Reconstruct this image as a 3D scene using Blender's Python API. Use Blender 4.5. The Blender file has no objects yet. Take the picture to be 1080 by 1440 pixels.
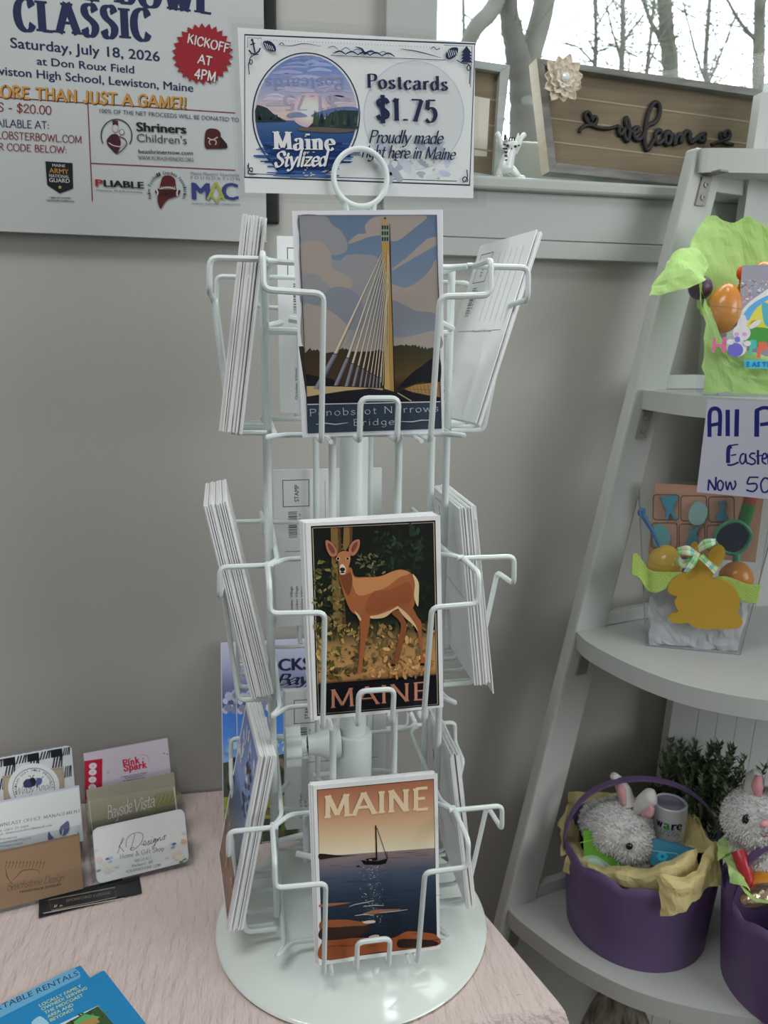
import bpy, math, random
import numpy as np
from mathutils import Matrix, Vector, noise
from mathutils.geometry import tessellate_polygon
S = bpy.context.scene
COL = S.collection
PI = math.pi
random.seed(7)

# ------------------------------------------------------------------ camera
FPX, PITCH, ROLL, YAW, ZC = 1093.8, .2107, .0125, math.radians(11), 1.29
_f = np.array([0, math.cos(PITCH), -math.sin(PITCH)])
_r = np.array([1., 0, 0])
_u = np.cross(_r, _f)
_a = math.cos(ROLL)*_r + math.sin(ROLL)*_u
_b = math.cos(ROLL)*_u - math.sin(ROLL)*_r
MY = np.array([[math.cos(YAW), math.sin(YAW), 0], [-math.sin(YAW), math.cos(YAW), 0], [0, 0, 1]])
CA, CB, CF = MY @ _a, MY @ _b, MY @ _f
cam_data = bpy.data.cameras.new('camera')
cam = bpy.data.objects.new('camera', cam_data)
COL.objects.link(cam)
S.camera = cam
cam.matrix_world = Matrix(((CA[0], CB[0], -CF[0], 0), (CA[1], CB[1], -CF[1], 0), (CA[2], CB[2], -CF[2], ZC), (0, 0, 0, 1)))
cam_data.sensor_fit = 'VERTICAL'
cam_data.sensor_height = 36
cam_data.lens = FPX/1440*36
cam_data.clip_start = .02
cam_data.dof.use_dof = True
cam_data.dof.focus_distance = .58
cam_data.dof.aperture_fstop = 13


def ray(x, y):
    return CA*(x-540)/FPX + CB*(720-y)/FPX + CF


def py(x, y, Y):
    """point seen at (x, y) lying at world depth Y"""
    d = ray(x, y)
    p = d*Y/d[1]
    return np.array([p[0], p[1], p[2]+ZC])


def pz(x, y, z):
    """point seen at (x, y) lying at world height z"""
    d = ray(x, y)
    p = d*(z-ZC)/d[2]
    return np.array([p[0], p[1], p[2]+ZC])


# ------------------------------------------------------------------ world, lamps, exposure
S.view_settings.view_transform = 'Standard'
S.view_settings.look = 'None'
S.view_settings.gamma = 1
S.view_settings.exposure = 0.0
world = bpy.data.worlds.new('overcast_sky')
S.world = world
world.use_nodes = True
wn = world.node_tree.nodes
bg = wn['Background']
bg.inputs[0].default_value = (.90, .98, 1.0, 1)
bg.inputs[1].default_value = 4.5


def area_lamp(name, loc, target, sx, sy, power, color=(1, 1, 1)):
    d = bpy.data.lights.new(name, 'AREA')
    d.shape = 'RECTANGLE'
    d.size, d.size_y = sx, sy
    d.energy = power
    d.color = color
    o = bpy.data.objects.new(name, d)
    COL.objects.link(o)
    o.location = loc
    o.rotation_euler = (Vector(target)-Vector(loc)).to_track_quat('-Z', 'Y').to_euler()
    return o


area_lamp('front_window_light', (1.75, -.95, 1.75), (.1, .65, .95), 1.3, 1.1, 25, (.95, .99, 1))
area_lamp('shop_fill_light', (-1.3, -2.0, 2.0), (0.2, .8, 1.05), 2.0, 1.2, 4.5, (.97, .985, 1))  # unseen soft fill, added to lift the surfaces facing the viewer
area_lamp('ceiling_light', (-.42, .12, 2.36), (-.35, .30, 0), .8, .35, 9, (.97, .99, 1))
area_lamp('ceiling_light', (.50, .54, 2.36), (.50, .55, 0), .14, .30, 1.4, (.95, 1, .98))
area_lamp('window_daylight', (.80, 1.25, 2.16), (.2, .55, .8), 1.2, .8, 14.0, (.86, 1, .95))


# ------------------------------------------------------------------ helpers
def lin(c):
    c = c/255.
    return c/12.92 if c <= .04045 else ((c+.055)/1.055)**2.4


def rgb(c, gain=1.0):
    return tuple(min(.92, max(0.004, lin(v)*gain)) for v in c[:3])+(1.,)


class MB:
    def __init__(s):
        s.v, s.f, s.m, s.c = [], [], [], []

    def add(s, verts, faces, mat=0, col=None):
        o = len(s.v)
        s.v.extend([tuple(map(float, p)) for p in verts])
        for i, f in enumerate(faces):
            s.f.append(tuple(o+k for k in f))
            s.m.append(mat)
            s.c.append(col)
        return s

    def build(s, name, mats, parent=None, smooth=None, mw=None, bevel=0, subsurf=0):
        me = bpy.data.meshes.new(name)
        me.from_pydata(s.v, [], s.f)
        if not isinstance(mats, (list, tuple)):
            mats = [mats]
        for m in mats:
            me.materials.append(m)
        me.polygons.foreach_set('material_index', s.m)
        if any(c is not None for c in s.c):
            at = me.color_attributes.new('Col', 'FLOAT_COLOR', 'CORNER')
            buf = []
            for f, c in zip(s.f, s.c):
                if c is None:
                    c = (.8, .8, .8, 1)
                if isinstance(c[0], (tuple, list)):
                    for k in range(len(f)):
                        buf.extend(c[k])
                else:
                    buf.extend(list(c)*len(f))
            at.data.foreach_set('color', buf)
        if smooth is not None:
            me.polygons.foreach_set('use_smooth', [True]*len(me.polygons))
            me.set_sharp_from_angle(angle=math.radians(smooth))
        me.update()
        o = bpy.data.objects.new(name, me)
        COL.objects.link(o)
        if parent is not None:
            o.parent = parent
        if mw is not None:
            o.matrix_world = mw
        if bevel:
            b = o.modifiers.new('bevel', 'BEVEL')
            b.width = bevel
            b.segments = 2
            b.limit_method = 'ANGLE'
        if subsurf:
            b = o.modifiers.new('subdivision', 'SUBSURF')
            b.levels = b.render_levels = subsurf
        return o


def tag(o, label=None, cat=None, group=None, kind=None):
    if label:
        o['label'] = label
    if cat:
        o['category'] = cat
    if group:
        o['group'] = group
    if kind:
        o['kind'] = kind
    return o


def thing(name, label, cat, loc=(0, 0, 0), group=None):
    o = bpy.data.objects.new(name, None)
    o.empty_display_size = .02
    COL.objects.link(o)
    o.location = loc
    return tag(o, label, cat, group)


def at(o, root):
    """give a mesh built in world coordinates to a thing whose empty stands elsewhere"""
    o.parent = root
    o.matrix_parent_inverse = Matrix.Translation(root.location).inverted()
    return o


def box(mb, lo, hi, mat=0, col=None):
    x0, y0, z0 = lo
    x1, y1, z1 = hi
    mb.add([(x0, y0, z0), (x1, y0, z0), (x1, y1, z0), (x0, y1, z0), (x0, y0, z1), (x1, y0, z1), (x1, y1, z1), (x0, y1, z1)],
           [(0, 3, 2, 1), (4, 5, 6, 7), (0, 1, 5, 4), (1, 2, 6, 5), (2, 3, 7, 6), (3, 0, 4, 7)], mat, col)


def obox(mb, c, ax, ay, az, mat=0, col=None):
    """box about c with half-vectors ax, ay, az"""
    c, ax, ay, az = (np.array(q, float) for q in (c, ax, ay, az))
    if np.dot(np.cross(ax, ay), az) < 0:
        ax = -ax
    vs = [c+i*ax+j*ay+k*az for k in (-1, 1) for i, j in ((-1, -1), (1, -1), (1, 1), (-1, 1))]
    mb.add(vs, [(0, 3, 2, 1), (4, 5, 6, 7), (0, 1, 5, 4), (1, 2, 6, 5), (2, 3, 7, 6), (3, 0, 4, 7)], mat, col)


def fillet(pts, r, n=4, closed=False):
    pts = [np.array(p, float) for p in pts]
    if r <= 0:
        return pts
    out = []
    N = len(pts)
    for i, p in enumerate(pts):
        if not closed and i in (0, N-1):
            out.append(p)
            continue
        a, b = pts[i-1], pts[(i+1) % N]
        da, db = np.linalg.norm(a-p), np.linalg.norm(b-p)
        k = min(r, da*.48, db*.48)
        q0, q1 = p+(a-p)/da*k, p+(b-p)/db*k
        for j in range(n+1):
            t = j/n
            out.append((1-t)**2*q0+2*t*(1-t)*p+t*t*q1)
    return out


def tube(mb, pts, r, seg=8, closed=False, fil=0, mat=0, col=None, cap=True):
    pts = fillet(pts, fil, closed=closed) if fil else [np.array(p, float) for p in pts]
    n = len(pts)
    rr = r if isinstance(r, (list, tuple, np.ndarray)) else [r]*n
    if len(rr) != n:
        rr = np.interp(np.linspace(0, 1, n), np.linspace(0, 1, len(rr)), rr)
    tan = []
    for i in range(n):
        a = pts[i-1] if (i > 0 or closed) else pts[i]
        b = pts[(i+1) % n] if (i < n-1 or closed) else pts[i]
        d = b-a
        tan.append(d/(np.linalg.norm(d)+1e-12))
    ref = np.array([0, 0, 1.]) if abs(tan[0][2]) < .9 else np.array([1., 0, 0])
    u = np.cross(tan[0], ref)
    u /= np.linalg.norm(u)
    vs, fs = [], []
    for i in range(n):
        u = u-tan[i]*np.dot(u, tan[i])
        u /= np.linalg.norm(u)+1e-12
        w = np.cross(tan[i], u)
        for k in range(seg):
            a = 2*PI*k/seg
            vs.append(pts[i]+rr[i]*(math.cos(a)*u+math.sin(a)*w))
    m = n if closed else n-1
    for i in range(m):
        j = (i+1) % n
        for k in range(seg):
            l = (k+1) % seg
            fs.append((i*seg+k, i*seg+l, j*seg+l, j*seg+k))
    if cap and not closed:
        fs.append(tuple(reversed(range(seg))))
        fs.append(tuple((n-1)*seg+k for k in range(seg)))
    mb.add(vs, fs, mat, col)


def lathe(mb, prof, c=(0, 0, 0), seg=48, mat=0, col=None, M=None):
    vs, fs = [], []
    for (r, z) in prof:
        for k in range(seg):
            a = 2*PI*k/seg
            p = Vector((r*math.cos(a), r*math.sin(a), z))
            if M is not None:
                p = M @ p
            vs.append((p[0]+c[0], p[1]+c[1], p[2]+c[2]))
    for i in range(len(prof)-1):
        for k in range(seg):
            l = (k+1) % seg
            fs.append((i*seg+k, i*seg+l, (i+1)*seg+l, (i+1)*seg+k))
    mb.add(vs, fs, mat, col)


def ellipsoid(mb, c, r, seg=20, rings=12, mat=0, col=None, M=None, power=1.0, taper=0.0):
    vs, fs = [], []
    for i in range(rings+1):
        t = PI*i/rings
        for k in range(seg):
            a = 2*PI*k/seg
            z = -math.cos(t)
            s = math.sin(t)*(1-taper*z)
            p = Vector((r[0]*s*math.cos(a), r[1]*s*math.sin(a), r[2]*z))
            if M is not None:
                p = M @ p
            vs.append((p[0]+c[0], p[1]+c[1], p[2]+c[2]))
    for i in range(rings):
        for k in range(seg):
            l = (k+1) % seg
            fs.append((i*seg+k, i*seg+l, (i+1)*seg+l, (i+1)*seg+k))
    mb.add(vs, fs, mat, col)


def tess(poly):
    return [tuple(t) for t in tessellate_polygon([[Vector((p[0], p[1], 0)) for p in poly]])]


def prism(mb, poly, fn, depth, mat=0, col=None):
    """poly (2D) -> front face through fn(x, y, 0) and back through fn(x, y, depth)"""
    n = len(poly)
    vs = [fn(p[0], p[1], 0) for p in poly]+[fn(p[0], p[1], depth) for p in poly]
    tr = tess(poly)
    fs = [t for t in tr]+[tuple(n+k for k in reversed(t)) for t in tr]
    for i in range(n):
        j = (i+1) % n
        fs.append((i, j, n+j, n+i))
    mb.add(vs, fs, mat, col)


def catmull(pts, n=8, closed=False):
    P = [np.array(p, float) for p in pts]
    out = []
    N = len(P)
    rng = range(N if closed else N-1)
    for i in rng:
        if closed:
            p0, p1, p2, p3 = P[i-1], P[i], P[(i+1) % N], P[(i+2) % N]
        else:
            p0, p1, p2, p3 = P[max(i-1, 0)], P[i], P[i+1], P[min(i+2, N-1)]
        for j in range(n):
            t = j/n
            out.append(.5*((2*p1)+(-p0+p2)*t+(2*p0-5*p1+4*p2-p3)*t*t+(-p0+3*p1-3*p2+p3)*t**3))
    if not closed:
        out.append(P[-1])
    return out


# ------------------------------------------------------------------ materials
def mat_basic(name, color, rough=.5, spec=.5, metal=0, bump=None, trans=0, coat=0, sheen=0):
    m = bpy.data.materials.new(name)
    m.use_nodes = True
    nt = m.node_tree
    b = nt.nodes['Principled BSDF']
    b.inputs['Base Color'].default_value = tuple(color)+(1,) if len(color) == 3 else color
    b.inputs['Roughness'].default_value = rough
    b.inputs['Specular IOR Level'].default_value = spec
    b.inputs['Metallic'].default_value = metal
    b.inputs['Coat Weight'].default_value = coat
    b.inputs['Sheen Weight'].default_value = sheen
    if bump:
        scale, strength, dist = bump[:3]
        tc = nt.nodes.new('ShaderNodeTexCoord')
        mp = nt.nodes.new('ShaderNodeMapping')
        if len(bump) > 3:
            mp.inputs['Scale'].default_value = bump[3]
        if len(bump) > 4:
            mp.inputs['Rotation'].default_value = bump[4]
        nz = nt.nodes.new('ShaderNodeTexNoise')
        nz.inputs['Scale'].default_value = scale
        nz.inputs['Detail'].default_value = 5
        bp = nt.nodes.new('ShaderNodeBump')
        bp.inputs['Strength'].default_value = strength
        bp.inputs['Distance'].default_value = dist
        nt.links.new(tc.outputs['Object'], mp.inputs[0])
        nt.links.new(mp.outputs[0], nz.inputs['Vector'])
        nt.links.new(nz.outputs[0], bp.inputs['Height'])
        nt.links.new(bp.outputs[0], b.inputs['Normal'])
    return m


def mat_mottled(name, c1, c2, scale, rough=.6, stretch=(1, 1, 1), bump=0.0, dist=.002, spec=.4, detail=6):
    m = mat_basic(name, c1, rough, spec)
    nt = m.node_tree
    b = nt.nodes['Principled BSDF']
    tc = nt.nodes.new('ShaderNodeTexCoord')
    mp = nt.nodes.new('ShaderNodeMapping')
    mp.inputs['Scale'].default_value = stretch
    nz = nt.nodes.new('ShaderNodeTexNoise')
    nz.inputs['Scale'].default_value = scale
    nz.inputs['Detail'].default_value = detail
    cr = nt.nodes.new('ShaderNodeValToRGB')
    cr.color_ramp.elements[0].position = .3
    cr.color_ramp.elements[1].position = .7
    cr.color_ramp.elements[0].color = tuple(c1)+(1,)
    cr.color_ramp.elements[1].color = tuple(c2)+(1,)
    nt.links.new(tc.outputs['Object'], mp.inputs[0])
    nt.links.new(mp.outputs[0], nz.inputs['Vector'])
    nt.links.new(nz.outputs[0], cr.inputs[0])
    nt.links.new(cr.outputs[0], b.inputs['Base Color'])
    if bump:
        bp = nt.nodes.new('ShaderNodeBump')
        bp.inputs['Strength'].default_value = bump
        bp.inputs['Distance'].default_value = dist
        nt.links.new(nz.outputs[0], bp.inputs['Height'])
        nt.links.new(bp.outputs[0], b.inputs['Normal'])
    return m


def mat_print(name, rough=.35, spec=.4):
    m = mat_basic(name, (.8, .8, .8), rough, spec)
    nt = m.node_tree
    a = nt.nodes.new('ShaderNodeAttribute')
    a.attribute_name = 'Col'
    nt.links.new(a.outputs['Color'], nt.nodes['Principled BSDF'].inputs['Base Color'])
    return m


def mat_print_thin(name, fac=.22):
    m = mat_print(name, .3, .45)
    nt = m.node_tree
    b = nt.nodes['Principled BSDF']
    out = [n for n in nt.nodes if n.type == 'OUTPUT_MATERIAL'][0]
    a = [n for n in nt.nodes if n.type == 'ATTRIBUTE'][0]
    t = nt.nodes.new('ShaderNodeBsdfTranslucent')
    nt.links.new(a.outputs['Color'], t.inputs[0])
    mx = nt.nodes.new('ShaderNodeMixShader')
    mx.inputs[0].default_value = fac
    nt.links.new(b.outputs[0], mx.inputs[1])
    nt.links.new(t.outputs[0], mx.inputs[2])
    nt.links.new(mx.outputs[0], out.inputs[0])
    return m


def mat_clear(name, tint=(.97, .98, .98), base=.05, edge=.5, rough=.04, body=None, bodyfac=0.0):
    m = bpy.data.materials.new(name)
    m.use_nodes = True
    nt = m.node_tree
    nt.nodes.clear()
    out = nt.nodes.new('ShaderNodeOutputMaterial')
    tr = nt.nodes.new('ShaderNodeBsdfTransparent')
    tr.inputs[0].default_value = tuple(tint)+(1,)
    gl = nt.nodes.new('ShaderNodeBsdfGlossy')
    gl.inputs['Roughness'].default_value = rough
    gl.inputs[0].default_value = (.95, .97, .97, 1)
    lw = nt.nodes.new('ShaderNodeLayerWeight')
    lw.inputs[0].default_value = .35
    mr = nt.nodes.new('ShaderNodeMapRange')
    mr.inputs[3].default_value = base
    mr.inputs[4].default_value = edge
    mx = nt.nodes.new('ShaderNodeMixShader')
    mr.inputs[1].default_value = .45
    nt.links.new(lw.outputs['Facing'], mr.inputs[0])
    nt.links.new(mr.outputs[0], mx.inputs[0])
    nt.links.new(tr.outputs[0], mx.inputs[1])
    nt.links.new(gl.outputs[0], mx.inputs[2])
    last = mx
    if body:
        df = nt.nodes.new('ShaderNodeBsdfDiffuse')
        df.inputs[0].default_value = tuple(body)+(1,)
        m2 = nt.nodes.new('ShaderNodeMixShader')
        m2.inputs[0].default_value = bodyfac
        nt.links.new(mx.outputs[0], m2.inputs[1])
        nt.links.new(df.outputs[0], m2.inputs[2])
        last = m2
    nt.links.new(last.outputs[0], out.inputs[0])
    return m


def mat_tissue(name, color, tcol, fac=.45):
    m = bpy.data.materials.new(name)
    m.use_nodes = True
    nt = m.node_tree
    nt.nodes.clear()
    out = nt.nodes.new('ShaderNodeOutputMaterial')
    d = nt.nodes.new('ShaderNodeBsdfDiffuse')
    d.inputs[0].default_value = tuple(color)+(1,)
    t = nt.nodes.new('ShaderNodeBsdfTranslucent')
    t.inputs[0].default_value = tuple(tcol)+(1,)
    tc = nt.nodes.new('ShaderNodeTexCoord')
    nz = nt.nodes.new('ShaderNodeTexNoise')
    nz.inputs['Scale'].default_value = 60
    bp = nt.nodes.new('ShaderNodeBump')
    bp.inputs['Strength'].default_value = .5
    bp.inputs['Distance'].default_value = .004
    nt.links.new(tc.outputs['Object'], nz.inputs['Vector'])
    nt.links.new(nz.outputs[0], bp.inputs['Height'])
    nt.links.new(bp.outputs[0], d.inputs['Normal'])
    mx = nt.nodes.new('ShaderNodeMixShader')
    mx.inputs[0].default_value = fac
    nt.links.new(d.outputs[0], mx.inputs[1])
    nt.links.new(t.outputs[0], mx.inputs[2])
    nt.links.new(mx.outputs[0], out.inputs[0])
    return m


M = {}
M['wall'] = mat_basic('painted_wall', (.455, .445, .415), .75, .3, bump=(260, .12, .002))
M['trim'] = mat_basic('white_trim_paint', (.42, .44, .42), .4, .4)
M['shelfwhite'] = mat_basic('white_shelf_paint', (.50, .515, .495), .45, .4, bump=(60, .1, .001, (1, 8, 8)))
M['ceiling'] = mat_basic('ceiling_paint', (.75, .74, .72), .8, .2)
M['floor'] = mat_mottled('brown_floor', (.10, .085, .075), (.16, .14, .12), 8, .6)
M['wire'] = mat_basic('white_powder_coat', (.75, .81, .80), .32, .5)
M['disc'] = mat_basic('white_enamel', (.80, .855, .81), .10, .6, bump=(22, .06, .0015))
M['plastic'] = mat_basic('white_plastic', (.72, .77, .76), .35, .5)
M['steel'] = mat_basic('zinc_steel', (.25, .24, .22), .45, .5, metal=.4)
M['black'] = mat_basic('black_paint', (.006, .006, .007), .5, .4)
M['paper'] = mat_print('printed_card', .32, .45)
M['matte'] = mat_print('printed_paper', .6, .25)
M['thin'] = mat_print_thin('printed_thin_paper')
M['clear'] = mat_clear('clear_sheet', (.98, .985, .985), .02, .35)
M['glass'] = mat_clear('window_glass', (.97, .99, .98), .01, .2, .01)
M['acrylic'] = mat_clear('clear_acrylic', (.97, .98, .985), .018, .45, .03)
M['cello'] = mat_clear('clear_cellophane', (.93, .94, .94), .04, .45, .06, (.6, .62, .62), .05)
M['table'] = mat_mottled('dark_wood', (.09, .05, .03), (.14, .08, .05), 6, .5, (1, 12, 1))
M['greenpaper'] = mat_tissue('green_tissue', (.70, .90, .42), (.68, .90, .34), .45)
M['yellowpaper'] = mat_tissue('yellow_tissue', (.90, .80, .42), (.86, .74, .32), .35)
M['whitepaper'] = mat_tissue('white_tissue', (.74, .74, .78), (.7, .7, .72), .3)
M['purple'] = mat_basic('purple_plastic', (.135, .085, .20), .45, .4)
M['fur'] = mat_basic('white_plush', (.68, .67, .66), .9, .1, sheen=.4)
M['pinkplush'] = mat_basic('pink_plush', (.80, .38, .40), .9, .1)
M['eye'] = mat_basic('black_bead', (.008, .008, .01), .12, .6)


# ------------------------------------------------------------------ lettering
_txt = {}


def sans(s, bold=0.0):
    k = (s, bold)
    if k in _txt:
        return _txt[k]
    c = bpy.data.curves.new('lettering', 'FONT')
    c.body = s
    c.offset = bold
    c.resolution_u = 3
    o = bpy.data.objects.new('lettering', c)
    COL.objects.link(o)
    dg = bpy.context.evaluated_depsgraph_get()
    me = o.evaluated_get(dg).to_mesh()
    v = [(p.co.x, p.co.y) for p in me.vertices]
    f = [tuple(p.vertices) for p in me.polygons]
    o.evaluated_get(dg).to_mesh_clear()
    bpy.data.objects.remove(o)
    bpy.data.curves.remove(c)
    v = np.array(v) if v else np.zeros((0, 2))
    if len(v):
        v = v*1.37   # cap height about 1
        v[:, 0] -= v[:, 0].min()
    _txt[k] = (v, f)
    return _txt[k]


GL = '''A 84;l 0,0 40,100;l 40,100 82,0;l 15,35 66,35
B 66;l 12,0 12,100;c 12,100 40,98 52,88 52,70 42,56 12,53;c 12,53 44,52 60,42 60,20 46,3 12,0
C 74;c 70,78 58,98 40,102 18,90 6,65 6,35 18,10 40,-2 58,4 70,22
D 80;l 12,0 12,100;c 12,100 42,99 64,85 72,50 64,15 42,1 12,0
E 64;l 12,0 12,100;l 12,98 58,98;l 12,52 48,52;l 12,2 60,2
F 60;l 12,0 12,100;l 12,98 58,98;l 12,52 48,52
G 80;c 70,80 58,98 40,102 18,90 6,65 6,35 18,10 40,-2 58,2 68,12;l 68,8 68,44;l 46,44 74,44
H 84;l 12,0 12,100;l 70,0 70,100;l 12,52 70,52
I 28;l 14,0 14,100
J 46;c 34,100 34,60 34,20 26,0 12,-2 4,10
K 74;l 12,0 12,100;l 12,40 62,100;l 30,60 70,0
L 60;l 12,0 12,100;l 12,2 58,2
M 100;l 12,0 14,100;l 14,100 49,10;l 49,10 84,100;l 84,100 87,0
N 86;l 12,0 12,100;l 12,100 70,0;l 70,0 70,100
O 88;c 44,102 18,90 6,50 18,10 44,-2 70,10 82,50 70,90 44,102
P 64;l 12,0 12,100;c 12,100 44,99 58,88 58,72 46,54 12,50
R 70;l 12,0 12,100;c 12,100 44,99 56,88 56,74 44,56 12,53;l 32,53 66,0
S 62;c 56,80 46,98 30,102 14,94 10,78 20,62 42,46 54,30 50,12 34,-2 16,2 6,22
T 72;l 36,0 36,100;l 4,98 68,98
U 82;c 12,100 12,40 18,8 40,-2 62,8 68,40 68,100
V 78;l 4,100 38,0;l 38,0 74,100
W 110;l 4,100 30,0;l 30,0 54,90;l 54,90 78,0;l 78,0 106,100
Y 74;l 4,100 36,48;l 70,100 36,48;l 36,48 36,0
Z 66;l 6,98 60,98;l 60,98 6,2;l 6,2 62,2
a 56;c 9,48 20,61 34,61 43,48 43,12 54,1;c 43,36 22,33 7,22 8,4 22,-2 43,14
b 58;l 12,0 12,104;c 12,40 22,58 38,60 50,44 50,18 38,0 22,0 12,14
c 50;c 46,46 36,61 22,60 8,44 6,22 16,2 32,-1 46,12
d 60;c 46,40 36,58 22,60 8,44 6,20 18,0 34,2 46,18;l 48,104 48,0
e 52;c 8,32 46,34 44,52 28,62 12,52 6,30 14,6 30,-2 46,12
f 36;c 40,96 32,106 20,98 16,80 16,40 16,0;l 2,60 34,60
g 56;c 46,44 36,60 22,60 8,44 8,22 18,4 34,4 46,20;c 46,60 46,10 44,-22 28,-36 10,-30
h 60;l 12,0 12,104;c 12,38 24,58 38,60 46,46 46,20 46,0
i 26;l 13,0 13,62;l 13,82 13,92
k 56;l 12,0 12,104;l 12,26 44,60;l 24,38 52,0
l 26;l 13,0 13,104
m 88;l 12,0 12,62;c 12,38 22,58 34,60 42,46 42,20 42,0;c 42,38 54,58 66,60 74,46 74,20 74,0
n 60;l 12,0 12,62;c 12,38 24,58 36,60 46,46 46,20 46,0
o 56;c 28,62 10,50 6,30 12,8 28,-2 44,8 50,30 44,52 28,62
p 58;l 12,-32 12,62;c 12,40 22,58 38,60 50,44 50,18 38,0 22,0 12,14
r 42;l 12,0 12,62;c 12,36 20,54 30,62 40,56
s 46;c 40,50 30,61 16,58 10,46 20,34 36,24 40,12 28,-1 14,1 5,13
t 38;c 18,86 18,50 18,16 24,0 36,6;l 4,60 34,60
u 60;c 12,62 12,30 14,6 26,-1 38,6 46,24;l 46,62 46,0
v 52;l 4,62 26,0;l 26,0 48,62
w 78;l 4,62 22,0;l 22,0 38,58;l 38,58 56,0;l 56,0 74,62
y 54;l 4,62 28,2;c 50,62 34,14 24,-20 12,-32 2,-28
z 50;l 6,60 44,60;l 44,60 6,2;l 6,2 46,2
0 60;c 30,102 12,88 6,50 12,12 30,-2 48,12 54,50 48,88 30,102
1 40;l 22,0 22,100;l 22,100 6,84
2 60;c 8,76 16,98 34,101 50,86 48,66 30,40 6,4;l 6,3 56,3
4 62;l 46,0 46,100;l 46,100 4,32;l 4,32 60,32
5 58;l 16,98 52,98;l 16,98 12,56;c 12,54 30,64 48,52 52,28 40,4 22,-2 6,10
7 56;l 6,98 54,98;l 54,98 22,0
8 60;c 30,54 10,66 12,92 30,102 48,92 50,66 30,54 6,40 8,10 30,-2 52,10 54,40 30,54
$ 62;c 56,76 46,94 30,98 14,90 10,76 20,62 42,46 54,32 50,14 34,4 16,6 6,22;l 31,-14 31,114
& 84;c 78,40 60,8 36,-2 12,8 12,30 34,52 50,72 48,94 34,100 22,90 26,66 50,30 78,0
. 24;l 12,1 12,9
, 24;c 13,8 14,0 8,-16
! 26;l 13,34 13,100;l 13,1 13,9
: 26;l 13,1 13,11;l 13,48 13,58
/ 44;l 4,-10 40,104
( 32;c 26,106 10,80 6,45 10,10 26,-16
) 32;c 6,106 22,80 26,45 22,10 6,-16
@ 96;c 66,60 50,68 34,50 36,28 52,24 66,40 68,60 66,28 82,26 90,50 80,84 48,96 14,76 8,36 28,0 62,-6
' 20;l 10,78 10,100
- 40;l 6,38 34,38'''
GLY = {}
for ln in GL.split('\n'):
    head, *st = ln.split(';')
    ch, wd = head.split()
    GLY[ch] = (float(wd), [(q[0], [tuple(map(float, p.split(','))) for p in q[2:].split()]) for q in st])


def stroke_text(s, thick=.16, thin=.05, nib=25, serif=0.0, shear=0.0, gap=.04, rnd=False, jit=0.0):
    """pen-drawn lettering; returns verts (cap height 1) and faces"""
    V, F, LY = [], [], []
    x0 = 0.0
    nb = math.radians(nib)
    rng = random.Random(len(s)*7+ord(s[0]))

    def addpoly(pts, ly):
        o = len(V)
        V.extend(pts)
        F.append(tuple(range(o, o+len(pts))))
        LY.append(ly)
    for ch in s:
        if ch == ' ':
            x0 += .34+gap
            continue
        g = GLY.get(ch) or GLY.get(ch.upper()) or GLY.get(ch.lower())
        if g is None:
            x0 += .3
            continue
        wd, st = g
        dy = rng.uniform(-jit, jit)
        for si, (kind, pts) in enumerate(st):
            s3_ = 3*(si % 3)
            P = [np.array(p)/100. for p in pts]
            raw = P
            if kind == 'c':
                P = catmull(P, 5)
            n = len(P)
            L, Rr = [], []
            for i in range(n):
                d = P[min(i+1, n-1)]-P[max(i-1, 0)]
                d = d/(np.linalg.norm(d)+1e-9)
                th = math.atan2(d[1], d[0])
                w = (thin+(thick-thin)*abs(math.sin(th-nb))**1.4)/2
                nrm = np.array([-d[1], d[0]])
                L.append(P[i]+nrm*w)
                Rr.append(P[i]-nrm*w)
            tf = lambda p: (x0+p[0]+shear*p[1], p[1]+dy)
            for i in range(n-1):
                addpoly([tf(Rr[i]), tf(Rr[i+1]), tf(L[i+1]), tf(L[i])], s3_+i % 2)
            if rnd:
                for e in (0, n-1):
                    w = np.linalg.norm(L[e]-Rr[e])/2
                    addpoly([tf(P[e]+w*np.array([math.cos(a), math.sin(a)])) for a in np.linspace(0, 2*PI, 9)[:-1]], s3_+2)
            if serif:
                for e, q in ((0, 1), (n-1, n-2)):
                    d = P[e]-P[q]
                    if abs(d[1]) > .75*np.linalg.norm(d) and min(abs(P[e][1]), abs(P[e][1]-1), abs(P[e][1]-.62), abs(P[e][1]-1.04)) < .015 and kind == 'l':
                        w = serif
                        y = P[e][1]
                        s_ = 1 if d[1] > 0 else -1
                        h = thin*.9
                        a = [(P[e][0]-w, y), (P[e][0]+w, y), (P[e][0]+w, y-s_*h), (P[e][0]-w, y-s_*h)]
                        if abs(y-1) > .02 and y > .5:
                            a = [(P[e][0]-w, y-.02), (P[e][0], y), (P[e][0], y-h*2), (P[e][0]-w, y-h-.02)]
                        addpoly([tf(np.array(p)) for p in (a if s_ < 0 else a[::-1])], s3_+2+(9 if e else 0))
        x0 += wd/100.+gap
    V = np.array(V)
    V[:, 0] -= V[:, 0].min()
    return V, F, LY


def emph(s, shifts):
    v, f = sans(s)
    V, F, LY = [], [], []
    for k, (dx, dy) in enumerate(shifts):
        o = len(V)
        V += [(p[0]+dx, p[1]+dy) for p in v]
        F += [tuple(o+i for i in t) for t in f]
        LY += [k]*len(f)
    V = np.array(V) if V else np.zeros((0, 2))
    if len(V):
        V[:, 0] -= V[:, 0].min()
    return V, F, LY


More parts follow.
